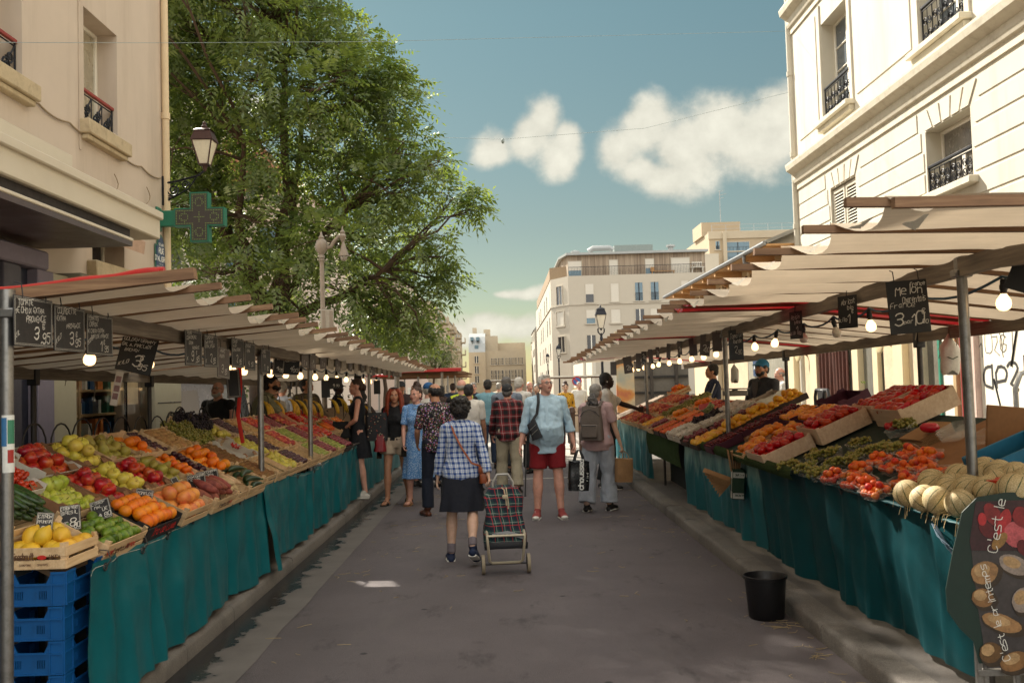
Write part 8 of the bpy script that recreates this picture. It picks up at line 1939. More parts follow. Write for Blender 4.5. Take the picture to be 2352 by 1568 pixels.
w0=wedge();w0.matrix_world=Rr_(.42,11.7,.22)@Euler((.9,0,PI+.25)).to_matrix().to_4x4();tag(w0,'red watermelon wedge lying across the white garlic cartons','watermelon',group='cut watermelon wedges')
w1=copy_tree(w0,label='red watermelon wedge beside the third right pole above the turf fringe');w1.matrix_world=Rr_(.16,15.6,.22)@Euler((.9,0,PI-.2)).to_matrix().to_4x4()
Rm=lambda px,py,l=.06:(lambda d:(lambda n,o:CAM+d*(n.dot(o-CAM)/n.dot(d)))(Vector((-.387,0,.922)),Vector((XRF,0,ZRF))+Vector((-.387,0,.922))*l))(ray(px,py))
zr=lambda x,y:(1764+x/2.7585,999.6+y/2.7585)
rd=random.Random(8)
for i,(x,y) in enumerate(((885,365),(990,398),(1078,412),(1216,430),(1045,300),(1172,332),(1285,335),(1215,265),(1378,220),(1470,250),(1460,300),(1575,262),(1560,340),(1400,345),(1640,300),(1330,285))):
 p=Rm(*zr(x,y),.078);o=link('melon',FM['melon'][0],None,p,(rd.uniform(-.5,.5),rd.uniform(-.9,-.3),rd.uniform(0,6)));o.scale=(rd.uniform(.93,1.03),)*3
 tag(o,'round striped charentais melon on straw at the near end of the right stall','melon',group='charentais melons on the right stall')
mb=MB()
for _ in range(260):
 p=Rr_(rd.uniform(-.02,.5),rd.uniform(4.45,5.45),.01+rd.random()*.02)@Vector((0,0,0));a=rd.uniform(0,6.3);q=p+Vector((math.cos(a)*.05,math.sin(a)*.05,rd.uniform(-.012,.02)));mb.tube([p,p.lerp(q,.5)+Vector((0,0,.008)),q],.0015,4)
for _ in range(26):
 y=rd.uniform(4.45,5.3);p=Vector((2.2,y,.96));mb.tube([p,p+Vector((-.03,.01,-.005)),p+Vector((-.045,rd.uniform(-.02,.03),-rd.uniform(.03,.09)))],.0015,4)
tag(mb.build('melon_straw',mat('straw_packing','cdb68a',.8,var=.25)),'straw bedding under the melons spilling over the tarpaulin edge','straw',kind='stuff')
mp=bpy.data.materials.new('clear_plastic');mp.use_nodes=True;t=NT(mp);b=t.n['Principled BSDF'];b.inputs['Base Color'].default_value=(.85,.85,.82,1);b.inputs['Roughness'].default_value=.12
tr=t.n.new('ShaderNodeBsdfTransparent');mx=t.n.new('ShaderNodeMixShader');lw=t.n.new('ShaderNodeLayerWeight');lw.inputs['Blend'].default_value=.35
t.l.new(t.math('ADD',t.math('MULTIPLY',lw.outputs['Facing'],.3),.05),mx.inputs[0]);t.l.new(tr.outputs[0],mx.inputs[1]);t.l.new(b.outputs[0],mx.inputs[2]);t.l.new(mx.outputs[0],t.n['Material Output'].inputs[0])
def punnet(S,w,d,h):
 a=MB();
 def ring(x,y,z,r=.02):
  P=[]
  for cx,cy,a0 in((x-r,y-r,0),(-x+r,y-r,PI/2),(-x+r,-y+r,PI),(x-r,-y+r,1.5*PI)):
   for k in range(4): P.append((cx+r*math.cos(a0+k*PI/6),cy+r*math.sin(a0+k*PI/6),z))
  return P
 a.loft([ring(w*.42,d*.42,0),ring(w*.46,d*.46,h*.5),ring(w*.485,d*.485,h)],caps=False);a.add(ring(w*.42,d*.42,.001),[tuple(range(16))])
 a.build('tray',mp,S,ang=180);a=MB();R_=ring(w*.5,d*.5,h);a.tube([Vector(p) for p in R_]+[Vector(R_[0])],.0035,5,caps=False);a.build('rim',mp,S)
pn=thing('punnet','x','punnet');punnet(pn,.20,.14,.055);kids(pn)
AP=[(430,255),(560,290),(700,345),(590,215),(890,280),(800,190),(720,150),(915,200),(1030,130),(1060,235),(905,105),(640,300),(1000,190)]
GP=[(150,190),(255,205),(335,232),(310,130),(445,170),(410,105),(555,150),(590,50),(715,80),(830,75),(640,105)]
first=True
for kind,lst in(('apricot',AP),('grape',GP)):
 for i,(x,y) in enumerate(lst):
  p=Rm(*zr(x,y),.045);tt=(p.x-XRF)/.95;M=Rr_(tt,p.y,.012,rd.uniform(-.25,.25))
  o=pn if first else copy_tree(pn);first=False;o.matrix_world=M
  o['label']='clear punnet of apricots on the right stall' if kind=='apricot' else 'clear punnet of white grapes on the right stall';o['group']='punnets of '+kind+'s'
  if kind=='apricot': fill('apricot',M,.19,.135,'orange red apricot in a clear punnet on the right stall','apricots in punnets',2,.004,1.0,i+3,1.,.012)
  else:
   for k in range(3):
    put('white_grapes%d'%((i+k)%3),M@Matrix.Translation(((k-1)*.055,rd.uniform(-.015,.015),.012+.012*k))@Matrix.Rotation(rd.uniform(-.5,.5)+k*1.3,4,'Z'),'white grape bunch in a clear punnet on the right stall','grape bunches in punnets',rot=False,rd=rd)
flush_fruit()
# ---- carried things
def bagmesh(w,d,h,taper=.9,sag=.012,seed=0,n=4):
 """soft upright bag: bevelled box with bulging, slightly crumpled sides; base at z=0"""
 a=MB();rings=[]
 for k in range(9):
  f=k/8;s=taper+(1-taper)*(1-f)+.04*math.sin(f*PI);ring=[]
  for q in range(24):
   an=2*PI*(q+.5)/24;c,s_=math.cos(an),math.sin(an);p=.38
   x=w/2*s*math.copysign(abs(c)**p,c);y=d/2*s*math.copysign(abs(s_)**p,s_)
   z=h*f;g=sag*fbm(x*9+seed,y*9,z*9);ring.append((x+g,y+g*1.4,z+(.012*math.sin(x*30+seed) if k==8 else 0)))
  rings.append(ring)
 a.loft(rings);return a
def person_bag(P,nm,label,cat,local,rz,build):
 S=thing(nm,label,cat,P.W(local),(0,0,P.T.rotation_euler.z+rz));S.scale=(1,1,1);build(S);return S
def strap_for(P,S,pts,m,w=.012,t=.003,name='strap'):
 Mi=(Matrix.Translation(S.location)@Matrix.Rotation(S.rotation_euler.z,4,'Z')).inverted()
 mb=MB();Q=[Mi@P.W(P.R(Vector(p))) for p in pts[:-1]]+[Vector(pts[-1])]
 R2=[]
 for a,b in zip(Q,Q[1:]):
  for f in(0,.33,.66):R2.append(a.lerp(b,f))
 R2.append(Q[-1]);mb.tube(R2,[(w,t)]*len(R2),8);mb.build(name,m,S,ang=180)
M_cog=mat('cognac_leather','8a4522',.45,var=.15,bump=.15,bs=90)
def b1(S):
 bagmesh(.085,.19,.15,.85,.006).build('pouch',M_cog,S,ang=60)
 a=MB();a.bbox(-.05,.05,-.098,.098,.075,.162,.02);a.build('flap',M_cog,S,ang=60)
S=person_bag(PL,'handbag','cognac brown crossbody handbag on the hip of the blue check woman','handbag',(.235,-.06,PL.hz-.115),.1,b1)
strap_for(PL,S,[(-.11,.08,.52),(-.11,-.02,.555),(-.06,-.15,.42),(.02,-.175,.26),(.12,-.18,.1),(0,-.06,.15)],M_cog,.011)
M_bkn=mat('black_nylon','111218',.6,bump=.2,bs=60)
def b2(S):
 bagmesh(.13,.07,.22,.8,.006,3).build('pouch',M_bkn,S,ang=60);a=MB()
 for z in(.09,.15):a.bar((-.05,.045,z+.02),(.05,.045,z-.02),.006,.003)
 a.build('zip',mat('zip_metal','b9b3a6',.4,metal=.7),S)
S=person_bag(MB_,'sling_bag','black sling bag across the chest of the man in the light blue shirt','bag',(.12,.225,MB_.hz+.02),-.15,b2);S.rotation_euler.y=.35
strap_for(MB_,S,[(-.10,-.03,.53),(-.09,.07,.53),(-.05,.16,.42),(.02,.195,.3),(0,-.01,.215)],M_bkn,.02)
wl=MB_.wrist(1,.09)
S=thing('shopping_bag','glossy black shopping bag with white vertical lettering held by the blue shirt man','shopping bag',(wl.x+.02,wl.y-.02,wl.z-.49),(0,.04,.12))
M_gb=mat('glossy_black','101012',.28,var=.2,spec=.7,bump=.25,bs=14);bagmesh(.25,.13,.36,1.0,.008,6).build('body',M_gb,S,ang=50)
a=MB()
for y in(-.045,.045): a.tube([(-.06,y,.35),(-.045,y*.8,.42),(-.015,y*.2,.49),(.015,y*.2,.49),(.045,y*.8,.42),(.06,y,.35)],[(.012,.003)]*6,6)
a.build('handle',M_bkn,S)
a=MB();text(a,"chaussea",(.045,-.072,.02),(0,0,1),(-1,0,0),.062,.2,0,adv=4.6);text(a,"fiod",(.105,-.072,.12),(0,0,1),(-1,0,0),.022,.16,0,adv=9);a.build('lettering',mat('sign_white','e6e6e0',.5),S,smooth=False)
a=MB();text(a,"SSE",(-.132,.04,.1),(0,-1,0),(0,0,1),.035,.2,0);a.build('lettering',mat('sign_white','e6e6e0',.5),S,smooth=False)
a=MB();
for q in range(6): a.ell((-.085+.012*math.cos(q*PI/3),-.0705,.2+.02*math.sin(q*PI/3)),(.008,.001,.012),6,5)
a.build('printed_emblem',mat('print_grey','5d5d60',.4),S)
def b3(S):
 bagmesh(.30,.15,.43,.78,.012,9).build('body',mat('taupe_canvas','6b6057',.8,bump=.3,bs=60),S,ang=60)
 a=MB();a.bbox(-.11,.11,-.105,-.07,.03,.2,.02);a.build('front_pocket',mat('taupe_canvas','6b6057',.8),S);a=MB();a.tube([(-.1,-.107,.185),(.1,-.107,.185)],.004,5);a.tube([(-.13,-.06,.3),(-.08,-.075,.36),(0,-.08,.39),(.08,-.075,.36),(.13,-.06,.3)],.004,5);a.build('zip',M_bkn,S)
 a=MB();a.tube([(-.03,.0,.43),(-.02,0,.47),(.02,0,.47),(.03,0,.43)],.008,6);a.build('handle',M_bkn,S)
S=person_bag(BK,'backpack','taupe grey backpack worn by the woman with the grey ponytail','backpack',(0,-.21,BK.hz+.03),0,b3)
for q in(-1,1): strap_for(BK,S,[(q*.09,.14,.32),(q*.10,.06,.52),(q*.10,-.06,.545),(q*.07,.05,.40)],mat('taupe_canvas','6b6057',.8),.025,.006)
w_=BK.wrist(0,.08)
S=thing('paper_bag','brown paper carrier bag in the hand of the woman with the backpack','bag',(w_.x,w_.y,w_.z-.40),(0,.05,.4))
bagmesh(.22,.12,.29,1.,.012,4).build('body',mat('kraft_paper','9a7650',.85,var=.15,bump=.4,bs=25),S,ang=40)
a=MB()
for y in(-.05,.05):a.tube([(-.05,y,.285),(-.035,y*.5,.36),(0,0,.4),(.035,y*.5,.36),(.05,y,.285)],.005,5)
a.build('handle',mat('kraft_paper','9a7650',.85),S)
def b4(S): bagmesh(.36,.13,.38,.92,.012,7).build('body',M_bkn,S,ang=60)
S=person_bag(BM,'shoulder_bag','large black shoulder bag hanging beside the man in the white tee','bag',(.26,-.06,BM.hz-.17),PI/2,b4)
strap_for(BM,S,[(.16,.09,.44),(.15,-.01,.51),(.19,-.1,.4),(0,0,.37)],M_bkn,.016)
M_redb=mat('red_leather','7c0f1a',.45,var=.2,bump=.3,bs=18)
def b5(S): bagmesh(.17,.33,.33,.6,.014,2).build('body',M_redb,S,ang=60)
S=person_bag(RH,'shoulder_bag','soft red shoulder bag under the arm of the red haired woman','handbag',(.215,.08,RH.hz-.14),.25,b5)
strap_for(RH,S,[(.14,-.03,.50),(.14,.05,.49),(.16,.12,.33),(0,.0,.25)],M_redb,.01)
def b6(S): bagmesh(.26,.11,.22,.8,.012,5).build('body',mat('black_suede','0f0f11',.8),S,ang=60)
S=person_bag(NV,'handbag','small black handbag in front of the woman in the navy dress','handbag',(-.08,.24,NV.hz-.06),PI/2,b6)
strap_for(NV,S,[(-.17,.02,.50),(-.18,.12,.38),(-.14,.19,.22),(0,0,.21)],M_bkn,.007)
def b7(S):
 bagmesh(.30,.10,.40,1.,.008,8).build('body',M_bkn,S,ang=60);a=MB();rd=random.Random(2)
 for _ in range(34):
  x,z=rd.uniform(-.13,.13),rd.uniform(.03,.37);
  for y in(-.056,.056):a.ell((x,y,z),(.007,.002,.007),6,5,rd.randrange(2))
 a.build('printed_dots',[mat('dot_cream','b9a98c',.7),mat('dot_rust','8a3a24',.7)],S)
S=person_bag(NV,'tote_bag','black dotted tote bag on the back of the woman in the navy dress','tote bag',(-.10,-.27,NV.hz-.12),PI/2,b7)
strap_for(NV,S,[(-.15,.06,.47),(-.14,-.02,.51),(-.13,-.13,.4),(0,0,.39)],M_bkn,.01)
for P,i,lb in((RH,0,'black phone in the lowered hand of the red haired woman'),(LA,0,'dark phone in the hand of the laughing woman')):
 w=P.wrist(i,.10);S=thing('phone',lb,'phone',w,(.3,0,P.T.rotation_euler.z));a=MB();a.bbox(-.038,.038,-.006,.006,-.085,.055,.006);a.build('case',M_fixt,S);a=MB();a.box(-.034,.034,.0062,.0068,-.08,.05);a.build('screen',mat('phone_glass','0c0d10',.08),S,smooth=False)
w=CA.wrist(0,.07);g=onz(1207,1141,.004)
S=thing('walking_cane','thin black walking cane planted by the man in the red check shirt','cane',(w.x,w.y,0));a=MB();d=Vector((g.x-w.x,g.y-w.y+.1,.02));a.tube([(0,-.0,w.z-.02),d],.011,8);a.build('shaft',M_fixt,S);a=MB();a.tube([(0,-.05,w.z+.0),(0,0,w.z+.012),(0,.07,w.z-.0)],.014,8);a.build('grip',M_fixt,S);a=MB();a.tube([d,d-Vector((0,0,.02))],.018,8);a.build('ferrule',M_fixt,S)
g=onz(1163,1316,.004)
S=thing('shopping_trolley','tartan wheeled shopping trolley with cream tube frame pulled by the blue check woman','shopping trolley',(g.x,g.y,.004),(0,0,.06))
M_tube=mat('cream_tube','b3a68e',.4,metal=.3);M_tart=plaid('tartan','123a38','0b1628','a9b3a4',.078,ws=(.5,.05),over='a52a2e')
w_=.2
for q in(-1,1):
 a=MB();a.tube([(q*w_-.014,0,.085),(q*w_+.014,0,.085)],.085,20);o=a.build('wheel',mat('beige_rubber','8d7f68',.7),S,ang=30)
 a=MB();a.tube([(q*w_-.017,0,.085),(q*w_+.017,0,.085)],.058,16);a.build('rim',M_fixt,o,ang=30)
a=MB();a.tube([(-w_,0,.085),(w_,0,.085)],.008,8);a.build('axle',M_dsteel if 'M_dsteel' in globals() else M_fixt,S)
a=MB();a.tube([(-.155,.1,.40),(-.16,.02,.38),(-.165,-.1,.35),(-.16,-.11,.28),(-.145,-.05,.12),(-.12,-.03,.10),(.12,-.03,.10),(.145,-.05,.12),(.16,-.11,.28),(.165,-.1,.35),(.16,.02,.38),(.155,.1,.40)],.0125,8);a.tube([(-.16,-.1,.345),(.16,-.1,.345)],.011,8);a.build('frame',M_tube,S)
a=MB();a.tube([(-.08,.08,.3),(-.09,.13,.60),(-.09,.16,.78),(-.05,.17,.85),(.05,.17,.85),(.09,.16,.78),(.09,.13,.60),(.08,.08,.3)],.011,8);a.build('handle',mat('grey_tube','a9a6a0',.4,metal=.4),S)
mb=MB();rings=[]
for k in range(13):
 f=k/12;ww=.185*(1-.10*f)+.012*math.sin(f*9);dd=.12*(1-.25*f);yc=.05+.09*f
 if k>10: ww*=.86-.12*(k-11);dd*=.8
 rings.append([(ww*math.copysign(abs(math.cos(q))**.45,math.cos(q))+.010*fbm(q*2,f*6,1),yc+dd*math.copysign(abs(math.sin(q))**.45,math.sin(q))+.018*fbm(q*2,f*5,7)+.012*math.sin(f*7+q*2),.24+.5*f+.02*fbm(q,f*3,3)) for q in [2*PI*(j+.5)/36 for j in range(36)]])
mb.loft(rings);bg_=mb.build('bag',M_tart,S,ang=60)
mb=MB();mb.tube([(-.19,-.07,.25),(-.1,-.105,.262),(.1,-.105,.262),(.19,-.07,.25)],[(.006,.03)]*4,8);mb.build('base_band',M_bkn,S)
mb=MB();mb.tube([(-.02,-.0,.75),(0,-.03,.735),(.012,-.045,.66),(.015,-.05,.6)],.006,5);mb.tube([(.02,0,.75),(.02,-.035,.73),(.03,-.05,.65),(.03,-.055,.57)],.005,5);mb.bbox(-.02,.03,-.055,-.03,.655,.69,.008);mb.build('drawcord',mat('cord_cream','b3a488',.8),bg_)
mb=MB();mb.grid(lambda u,v:(-.12+.27*u,-.083+.01*math.sin(u*PI)-.012,.33+.035*v+.03*(1-abs(u*2-1))-.02*u),8,1);lb=mb.build('label_band',mat('label_grey','8d8f92',.5),bg_,ang=180)
mb=MB();text(mb,"ROLSER ROLSER",(-.1,-.1,.345),(1,-.0,-.03),(0,0,1),.015,.14,0,adv=4.8);mb.build('lettering',M_bkn,lb,smooth=False)
g=onz(1761,1417,.004)
S=thing('bucket','empty black plastic bucket standing on the road by the right kerb','bucket',(g.x,g.y,.004))
a=MB();M_bk=mat('bucket_plastic','141316',.45,var=.2)
a.lathe([(.0,.004),(.112,.0),(.12,.01),(.141,.272),(.15,.276),(.151,.29),(.143,.292),(.137,.286),(.116,.02),(0,.016)],36);a.build('shell',M_bk,S,ang=50)
a=MB();a.tube([(.151*math.cos(k*PI/18+.3),.151*math.sin(k*PI/18+.3),.282-.03*math.sin(k*PI/18)) for k in range(19)],.0035,5);a.build('handle',M_dsteel,S)
# ---- right stall odds and ends
M_kraft=mat('kraft_paper','9a7650',.85,var=.15,bump=.4,bs=25)
p=onx(1690,1105,2.12)
S=thing('bag_dispenser','green carton of folded brown paper bags hung on the right tarpaulin','box',(2.14,p.y,p.z),(0,.06,-.12))
a=MB();a.bbox(-.06,.05,-.085,.07,-.16,.12,.006);a.build('carton',mat('green_carton','12321e',.7,var=.25),S)
a=MB()
for (y0,y1,z0,z1) in((-.08,.02,-.15,-.09),(-.08,.03,.03,.10),(-.04,-.02,-.09,.03)): a.box(-.0615,-.0605,y0,y1,z0,z1)
a.box(-.055,.045,-.0862,-.0855,-.15,-.1);a.box(-.055,.045,-.0862,-.0855,.04,.09);text(a,"NOIR",(-.0,-.0875,.05),(1,0,0),(0,0,1),.03,.2);a.build('printed_band',mat('print_white','b9b9b2',.7),S,smooth=False)
text_=MB();text(text_,"AURORE",(.045,-.0872,-.11),(-1,0,0),(0,0,-1),.018,.2,adv=4.6);text(text_,"NATURE",(.045,-.0872,.075),(-1,0,0),(0,0,-1),.018,.2,adv=4.6);text_.build('lettering',mat('green_carton','12321e',.7),S,smooth=False)
for k in range(9):
 a=MB();t_=k*.1;a.add([(-.05,.05,-.02),(-.05,.09,.02),(-.30+.02*k,.10+.012*k,.10+.012*k-.03*k),(-.32+.02*k,.03+.01*k,.07-.03*k),(-.05,.05,-.016),(-.05,.09,.024),(-.30+.02*k,.10+.012*k,.104+.012*k-.03*k),(-.32+.02*k,.03+.01*k,.074-.03*k)],[(0,1,2,3),(7,6,5,4),(0,4,5,1),(1,5,6,2),(2,6,7,3),(3,7,4,0)]);a.build('paper_bag',M_kraft,S,smooth=False)
for k in range(5):
 a=MB();a.bbox(-.05+.012*k,-.042+.012*k,-.06,.05,.10,.30-.02*k,.002,0,Matrix.Rotation(-.18+.06*k,4,'Y'));a.build('paper_bag',M_kraft,S)
M_bang=mat('banner_green','05261f',.55,var=.2,vs=2);
p0=at(2150,1568,4.42);xl=at(2166,1350,4.42).x;xr=4.6
S=thing('stall_banner','dark green banner printed with peppers and potatoes at the near end of the right stall','banner',(0,4.38,0))
pr_=lambda px,py:(lambda q:(q.x,q.z))(at(px,py,4.4))
out=[pr_(*q) for q in((2352,1128),(2300,1130),(2240,1140),(2205,1175),(2185,1260),(2168,1350),(2172,1400),(2200,1440),(2232,1470))]
zb=out[-1][1];body=out+[(out[-1][0]+.02,zb-.1),(xr,zb-.1),(xr,out[0][1])]
a=MB();a.prism(body,(0,0,0),(1,0,0),(0,0,1),(0,.006,0));a.build('cloth',M_bang,S,smooth=False)
px0=pr_(2222,1200)[0];pt=pr_(2240,1160)[1];pb=pr_(2255,1530)[1]
def prn(nm,poly,d,m): a=MB();a.prism(poly,(0,-.0012*d,0),(1,0,0),(0,0,1),(0,.001,0));a.build(nm,m,S,smooth=False)
xe=xr-.1;zm=pr_(2230,1255)[1]
prn('printed_picture',[pr_(2236,1150),(xe,pt+.02),(xe,zm-.1),pr_(2226,1262),pr_(2222,1240)],1,mat('print_dark_red','33151c',.5,var=.6,vs=9))
prn('printed_picture',[pr_(2226,1263),(xe,zm-.10),(xe,pb-.05),pr_(2262,1530),pr_(2242,1400)],1,mat('print_soil','3a3536',.5,var=.5,vs=5))
rd=random.Random(12);cols=['7c1a20','a3242a','5a0f18','b5535a','8d6a3a']
def blob(cx,cz,rx,rz,rot=0,n=18,seed=0):
 r=random.Random(seed);return [(cx+(rx*math.cos(k*2*PI/n)*math.cos(rot)-rz*math.sin(k*2*PI/n)*math.sin(rot))*(1+.06*r.uniform(-1,1)),cz+(rx*math.cos(k*2*PI/n)*math.sin(rot)+rz*math.sin(k*2*PI/n)*math.cos(rot))) for k in range(n)]
pm=[mat('print_pepper%d'%i,c,.4,var=.5,vs=18) for i,c in enumerate(cols)]
for i,(px,py,rx,rz,ro) in enumerate(((2275,1180,.035,.06,.5),(2300,1200,.03,.07,-.3),(2262,1215,.03,.045,.8),(2325,1225,.05,.06,.2),(2290,1240,.025,.05,-.8),(2340,1185,.04,.05,.4),(2250,1190,.02,.03,0),(2345,1255,.03,.04,.5))):
 c=pr_(px,py);prn('printed_pepper',blob(*c,rx,rz,ro,seed=i),2+i*.2,pm[i%5])
pp=[mat('print_potato%d'%i,c,.45,var=.45,vs=14) for i,c in enumerate(('7d5a36','94704a','5f4426','8d8078'))]
pd=mat('print_potato_edge','35291d',.5,var=.4,vs=14);pl=mat('print_potato_light','a98a62',.5,var=.5,vs=16)
for i,(px,py,rx,rz,ro,m) in enumerate(((2262,1318,.075,.06,.3,1),(2330,1300,.09,.05,-.4,3),(2258,1375,.06,.05,-.2,0),(2300,1432,.11,.045,-.35,1),(2275,1500,.06,.055,.2,2),(2350,1380,.06,.07,-.6,3),(2330,1520,.08,.05,.3,0))):
 c=pr_(px,py)
 for q,(f,mm) in enumerate(((1.,pd),(.86,pp[m]),(.5,pl))): prn('printed_potato',blob(c[0]-.012*q,c[1]+.012*q,rx*f,rz*f,ro,seed=i+20),2+i*.4+q*.1,mm)
a=MB();o1=pr_(2272,1262);text(a,"C'est le",(o1[0]+.02,-.0075,o1[1]-.01),(.22,0,1),(-1,0,.22),.045,.08,.25,adv=5.,seed=3)
o2=pr_(2315,1510);text(a,"C'est le printemps",(o2[0],-.0075,o2[1]),(-.22,0,1),(-1,0,-.22),.034,.08,.25,adv=5.,seed=5);a.build('lettering',mat('sign_white','e6e6e0',.5),S,smooth=False)
a=MB()
for px in(2252,2268,2340):
 q=pr_(px,1568);a.bbox(q[0]-.012,q[0]+.012,.02,.045,.12,zb,.003)
q=pr_(2252,1545);a.bbox(q[0]-.012,xr,.015,.05,q[1]-.015,q[1]+.015,.003);a.build('stand',M_steel,S)
a=MB();p=Vector((2.19,4.80,.86));rd=random.Random(6)
for k in range(6): a.tube([p,p+Vector((-.02,rd.uniform(-.03,.03),.03)),p+Vector((-.03+.05*k*.3,-.06-.02*k,-.02-.03*k)),p+Vector((.03*k,-.12-.02*k,-.06-.03*k))],.0025,4)
tag(a.build('twine',mat('blue_twine','7d93a8',.8)),'pale blue twine knotted at the corner of the dark tarpaulin','twine')
def R3(px,py,l): return Rm(px,py,l)
z8=lambda x,y:(1764+x/2.963,588+y/2.963)
p=R3(*z8(1080,1220),.05);S=thing('paper_stack','stack of folded brown paper bags behind the apricots','paper bags',p,(0,-.39,.3))
for k in range(7): a=MB();a.bbox(-.14+.004*(k%3),.14,-.1,.1-.003*(k%2),-.05+.013*k,-.039+.013*k,.002);a.build('paper_bag',M_kraft,S)
p=R3(*z8(1100,1165),.12);o=link('heirloom_tomato',FM['beef_tomato'][0],None,p);o.scale=(1.4,1.4,1.2);tag(o,'huge ribbed red tomato on top of the paper bag stack','tomato')
for i,(x,y) in enumerate(((830,1160),(870,1150))): o=link('heirloom_tomato',FM['beef_tomato'][0],None,R3(*z8(x,y),.08),(.3,.2,i));tag(o,'dark tomato beside the single grape punnet at the back','tomato',group='tomatoes by the back punnet')
p=R3(*z8(930,1215),.02);o=copy_tree(pn,label='single clear punnet of grapes set on the table behind the grape rows');o.matrix_world=frameR((p.x-XRF)/.95,p.y,.03,.5);
for k in range(3): g_=link('grape_bunch',FM['white_grapes%d'%k][0],None,p+Vector((.02*(k-1),.05*(k-1),.05+.02*(k==1))),(0,0,k*2.));tag(g_,'grape bunch piled in the single punnet at the back','grapes',group='grapes in the back punnet')
M_corr=mat('corrugated_card','8a6340',.85,var=.15,vs=5)
a=MB();M=frameR(.62,5.55,.012);a.bbox(-.55,.5,-.28,.34,0,.008,.002,0,M);tag(a.build('cardboard_sheet',M_corr),'flat brown cardboard sheet covering the back of the near right table','cardboard')
for i,(x,y,n) in enumerate(((1290,1235,3),(1520,1250,1))):
 p=R3(*z8(x,y),.03)
 for k in range(n):
  o=copy_tree(pn,label='stacked empty clear punnet on the cardboard' if n>1 else 'empty clear punnet lying alone on the cardboard');o['group']='empty punnets';o.matrix_world=Matrix.Translation(p+Vector((0,0,.012*k)))@Matrix.Rotation(-.3,4,'Y')@Matrix.Rotation(.5,4,'Z')@Matrix.Diagonal((1.05,1.05,1.,1))
S=thing('plastic_crate','light blue open crate with cut melon at the right edge of the picture','crate',R3(2335,1062,.02),(0,-.35,.1))
for (x0,x1,y0,y1) in((-.2,.2,-.15,-.135),(-.2,.2,.135,.15),(-.2,-.185,-.135,.135),(.185,.2,-.135,.135)): a=MB();a.bbox(x0,x1,y0,y1,0,.1,.004);a.build('side_panel',mat('light_blue_plastic','1f6f94',.5),S)
p=R3(2345,1105,.09);w2=copy_tree(w0,label='cut watermelon wedge at the right edge above the banner');w2.matrix_world=Matrix.Translation(p)@Euler((.2,0,-.6)).to_matrix().to_4x4()
p=R3(2310,980,.1);a=MB();a.bbox(-.14,.14,-.008,.008,-.12,.12,.003);tag(a.build('cardboard_flap',M_corr,loc=p,rot=(0,.1,.3)),'upright brown cardboard panel at the back of the near right table','cardboard')
b=onx(2338,1000,4.3);S=thing('hand_truck','steel hand truck with arched handle at the right edge of the picture','hand truck',(4.3,b.y,.118))
a=MB();tz=onx(2345,850,4.3).z-.118;a.tube([(0,0,0),(0,0,tz-.15),(.05,0,tz-.03),(.17,0,tz),(.3,0,tz-.03),(.35,0,tz-.15),(.35,0,0)],.022,8);a.build('frame',M_steel,S)
for k in range(6): a=MB();a.bbox(.03,.32,-.02,.02,.35+.15*k,.44+.15*k,.006);a.build('slat',M_batten,S)
for x in(.02,.33): a=MB();a.tube([(x-.02,.08,.1),(x+.02,.08,.1)],.1,14);a.build('wheel',M_fixt,S)
def pbag(px,py,X,w,h,lab,pr=True):
 p=onx(px,py,X);S=thing('plastic_bag',lab,'plastic bag',p);rings=[]
 for k in range(11):
  f=k/10;r=(.02+.98*min(1,(f/.35))**1.2)*(1-.1*f) if f<1 else .8
  rings.append([((w/2*r)*math.cos(q)*(1+.12*math.sin(3*q+f*4)),(w*.3*r)*math.sin(q)*(1+.15*math.sin(2*q+f*6)),-h*f+.02*math.sin(q*3)*f) for q in [2*PI*j/20 for j in range(20)]])
 a=MB();a.loft(rings);a.build('film',mat('white_film','cfcac0',.4,spec=.6,bump=.4,bs=12),S,ang=60)
 a=MB();a.tube([(0,0,.0),(.005,0,.05),(0,0,.09)],.006,5);a.build('tie',M_str,S)
 if pr: a=MB();a.tube([(-.04,-w*.31,-h*.6),(0,-w*.33,-h*.66),(.045,-w*.31,-h*.6)],[(.012,.002)]*3,6);a.build('printed_mark',mat('print_green','2f5a34',.6),S)
pbag(2178,765,3.72,.17,.33,'white plastic bag with a green mark hanging from the back beam near the grey door')
pbag(1686,835,2.5,.09,.19,'small white plastic bag hanging behind the second right pole',False)
S=thing('weighing_scale','grey market scale between the vendors on the right stall','scale',frameR(.95,12.6,.1)@Vector((0,0,0)));a=MB();a.bbox(-.12,.12,-.22,.22,0,.07,.01);a.build('housing',mat('scale_grey','6d6a64',.5),S);a=MB();a.bbox(-.15,.15,-.2,.2,.085,.1,.008);a.tube([(0,0,.07),(0,0,.085)],.04,10);a.build('weighing_pan',M_steel,S)
for k in range(3):
 S=thing('plastic_crate',('lowest','middle','topmost')[k]+' red plastic crate stacked under the fringe of fake turf','crate',(2.85,12.6+.02*k,.118+.26*k),group='red crates under the far stall')
 for (x0,x1,y0,y1) in((-.2,.2,-.3,-.285),(-.2,.2,.285,.3),(-.2,-.185,-.285,.285),(.185,.2,-.285,.285)):
  a=MB();
  for z in(0,.07,.14,.21): a.bbox(x0,x1,y0,y1,z,z+.045,.004)
  for f in np.linspace(0,1,7):
   xx=x0+(x1-x0-.012)*f;yy=y0+(y1-y0-.012)*f
   a.box(xx+.001 if x1-x0>.1 else x0+.001,(xx+.012) if x1-x0>.1 else x1-.001,yy+.001 if y1-y0>.1 else y0+.001,(yy+.012) if y1-y0>.1 else y1-.001,.002,.25)
  a.build('side_panel',mat('red_plastic','6d1518',.5),S,smooth=False)
p=onx(190,1022,-3.05);S=thing('metal_tray','black oval roasting tray behind the apples on the left stall','tray',p,(0,0,.1))
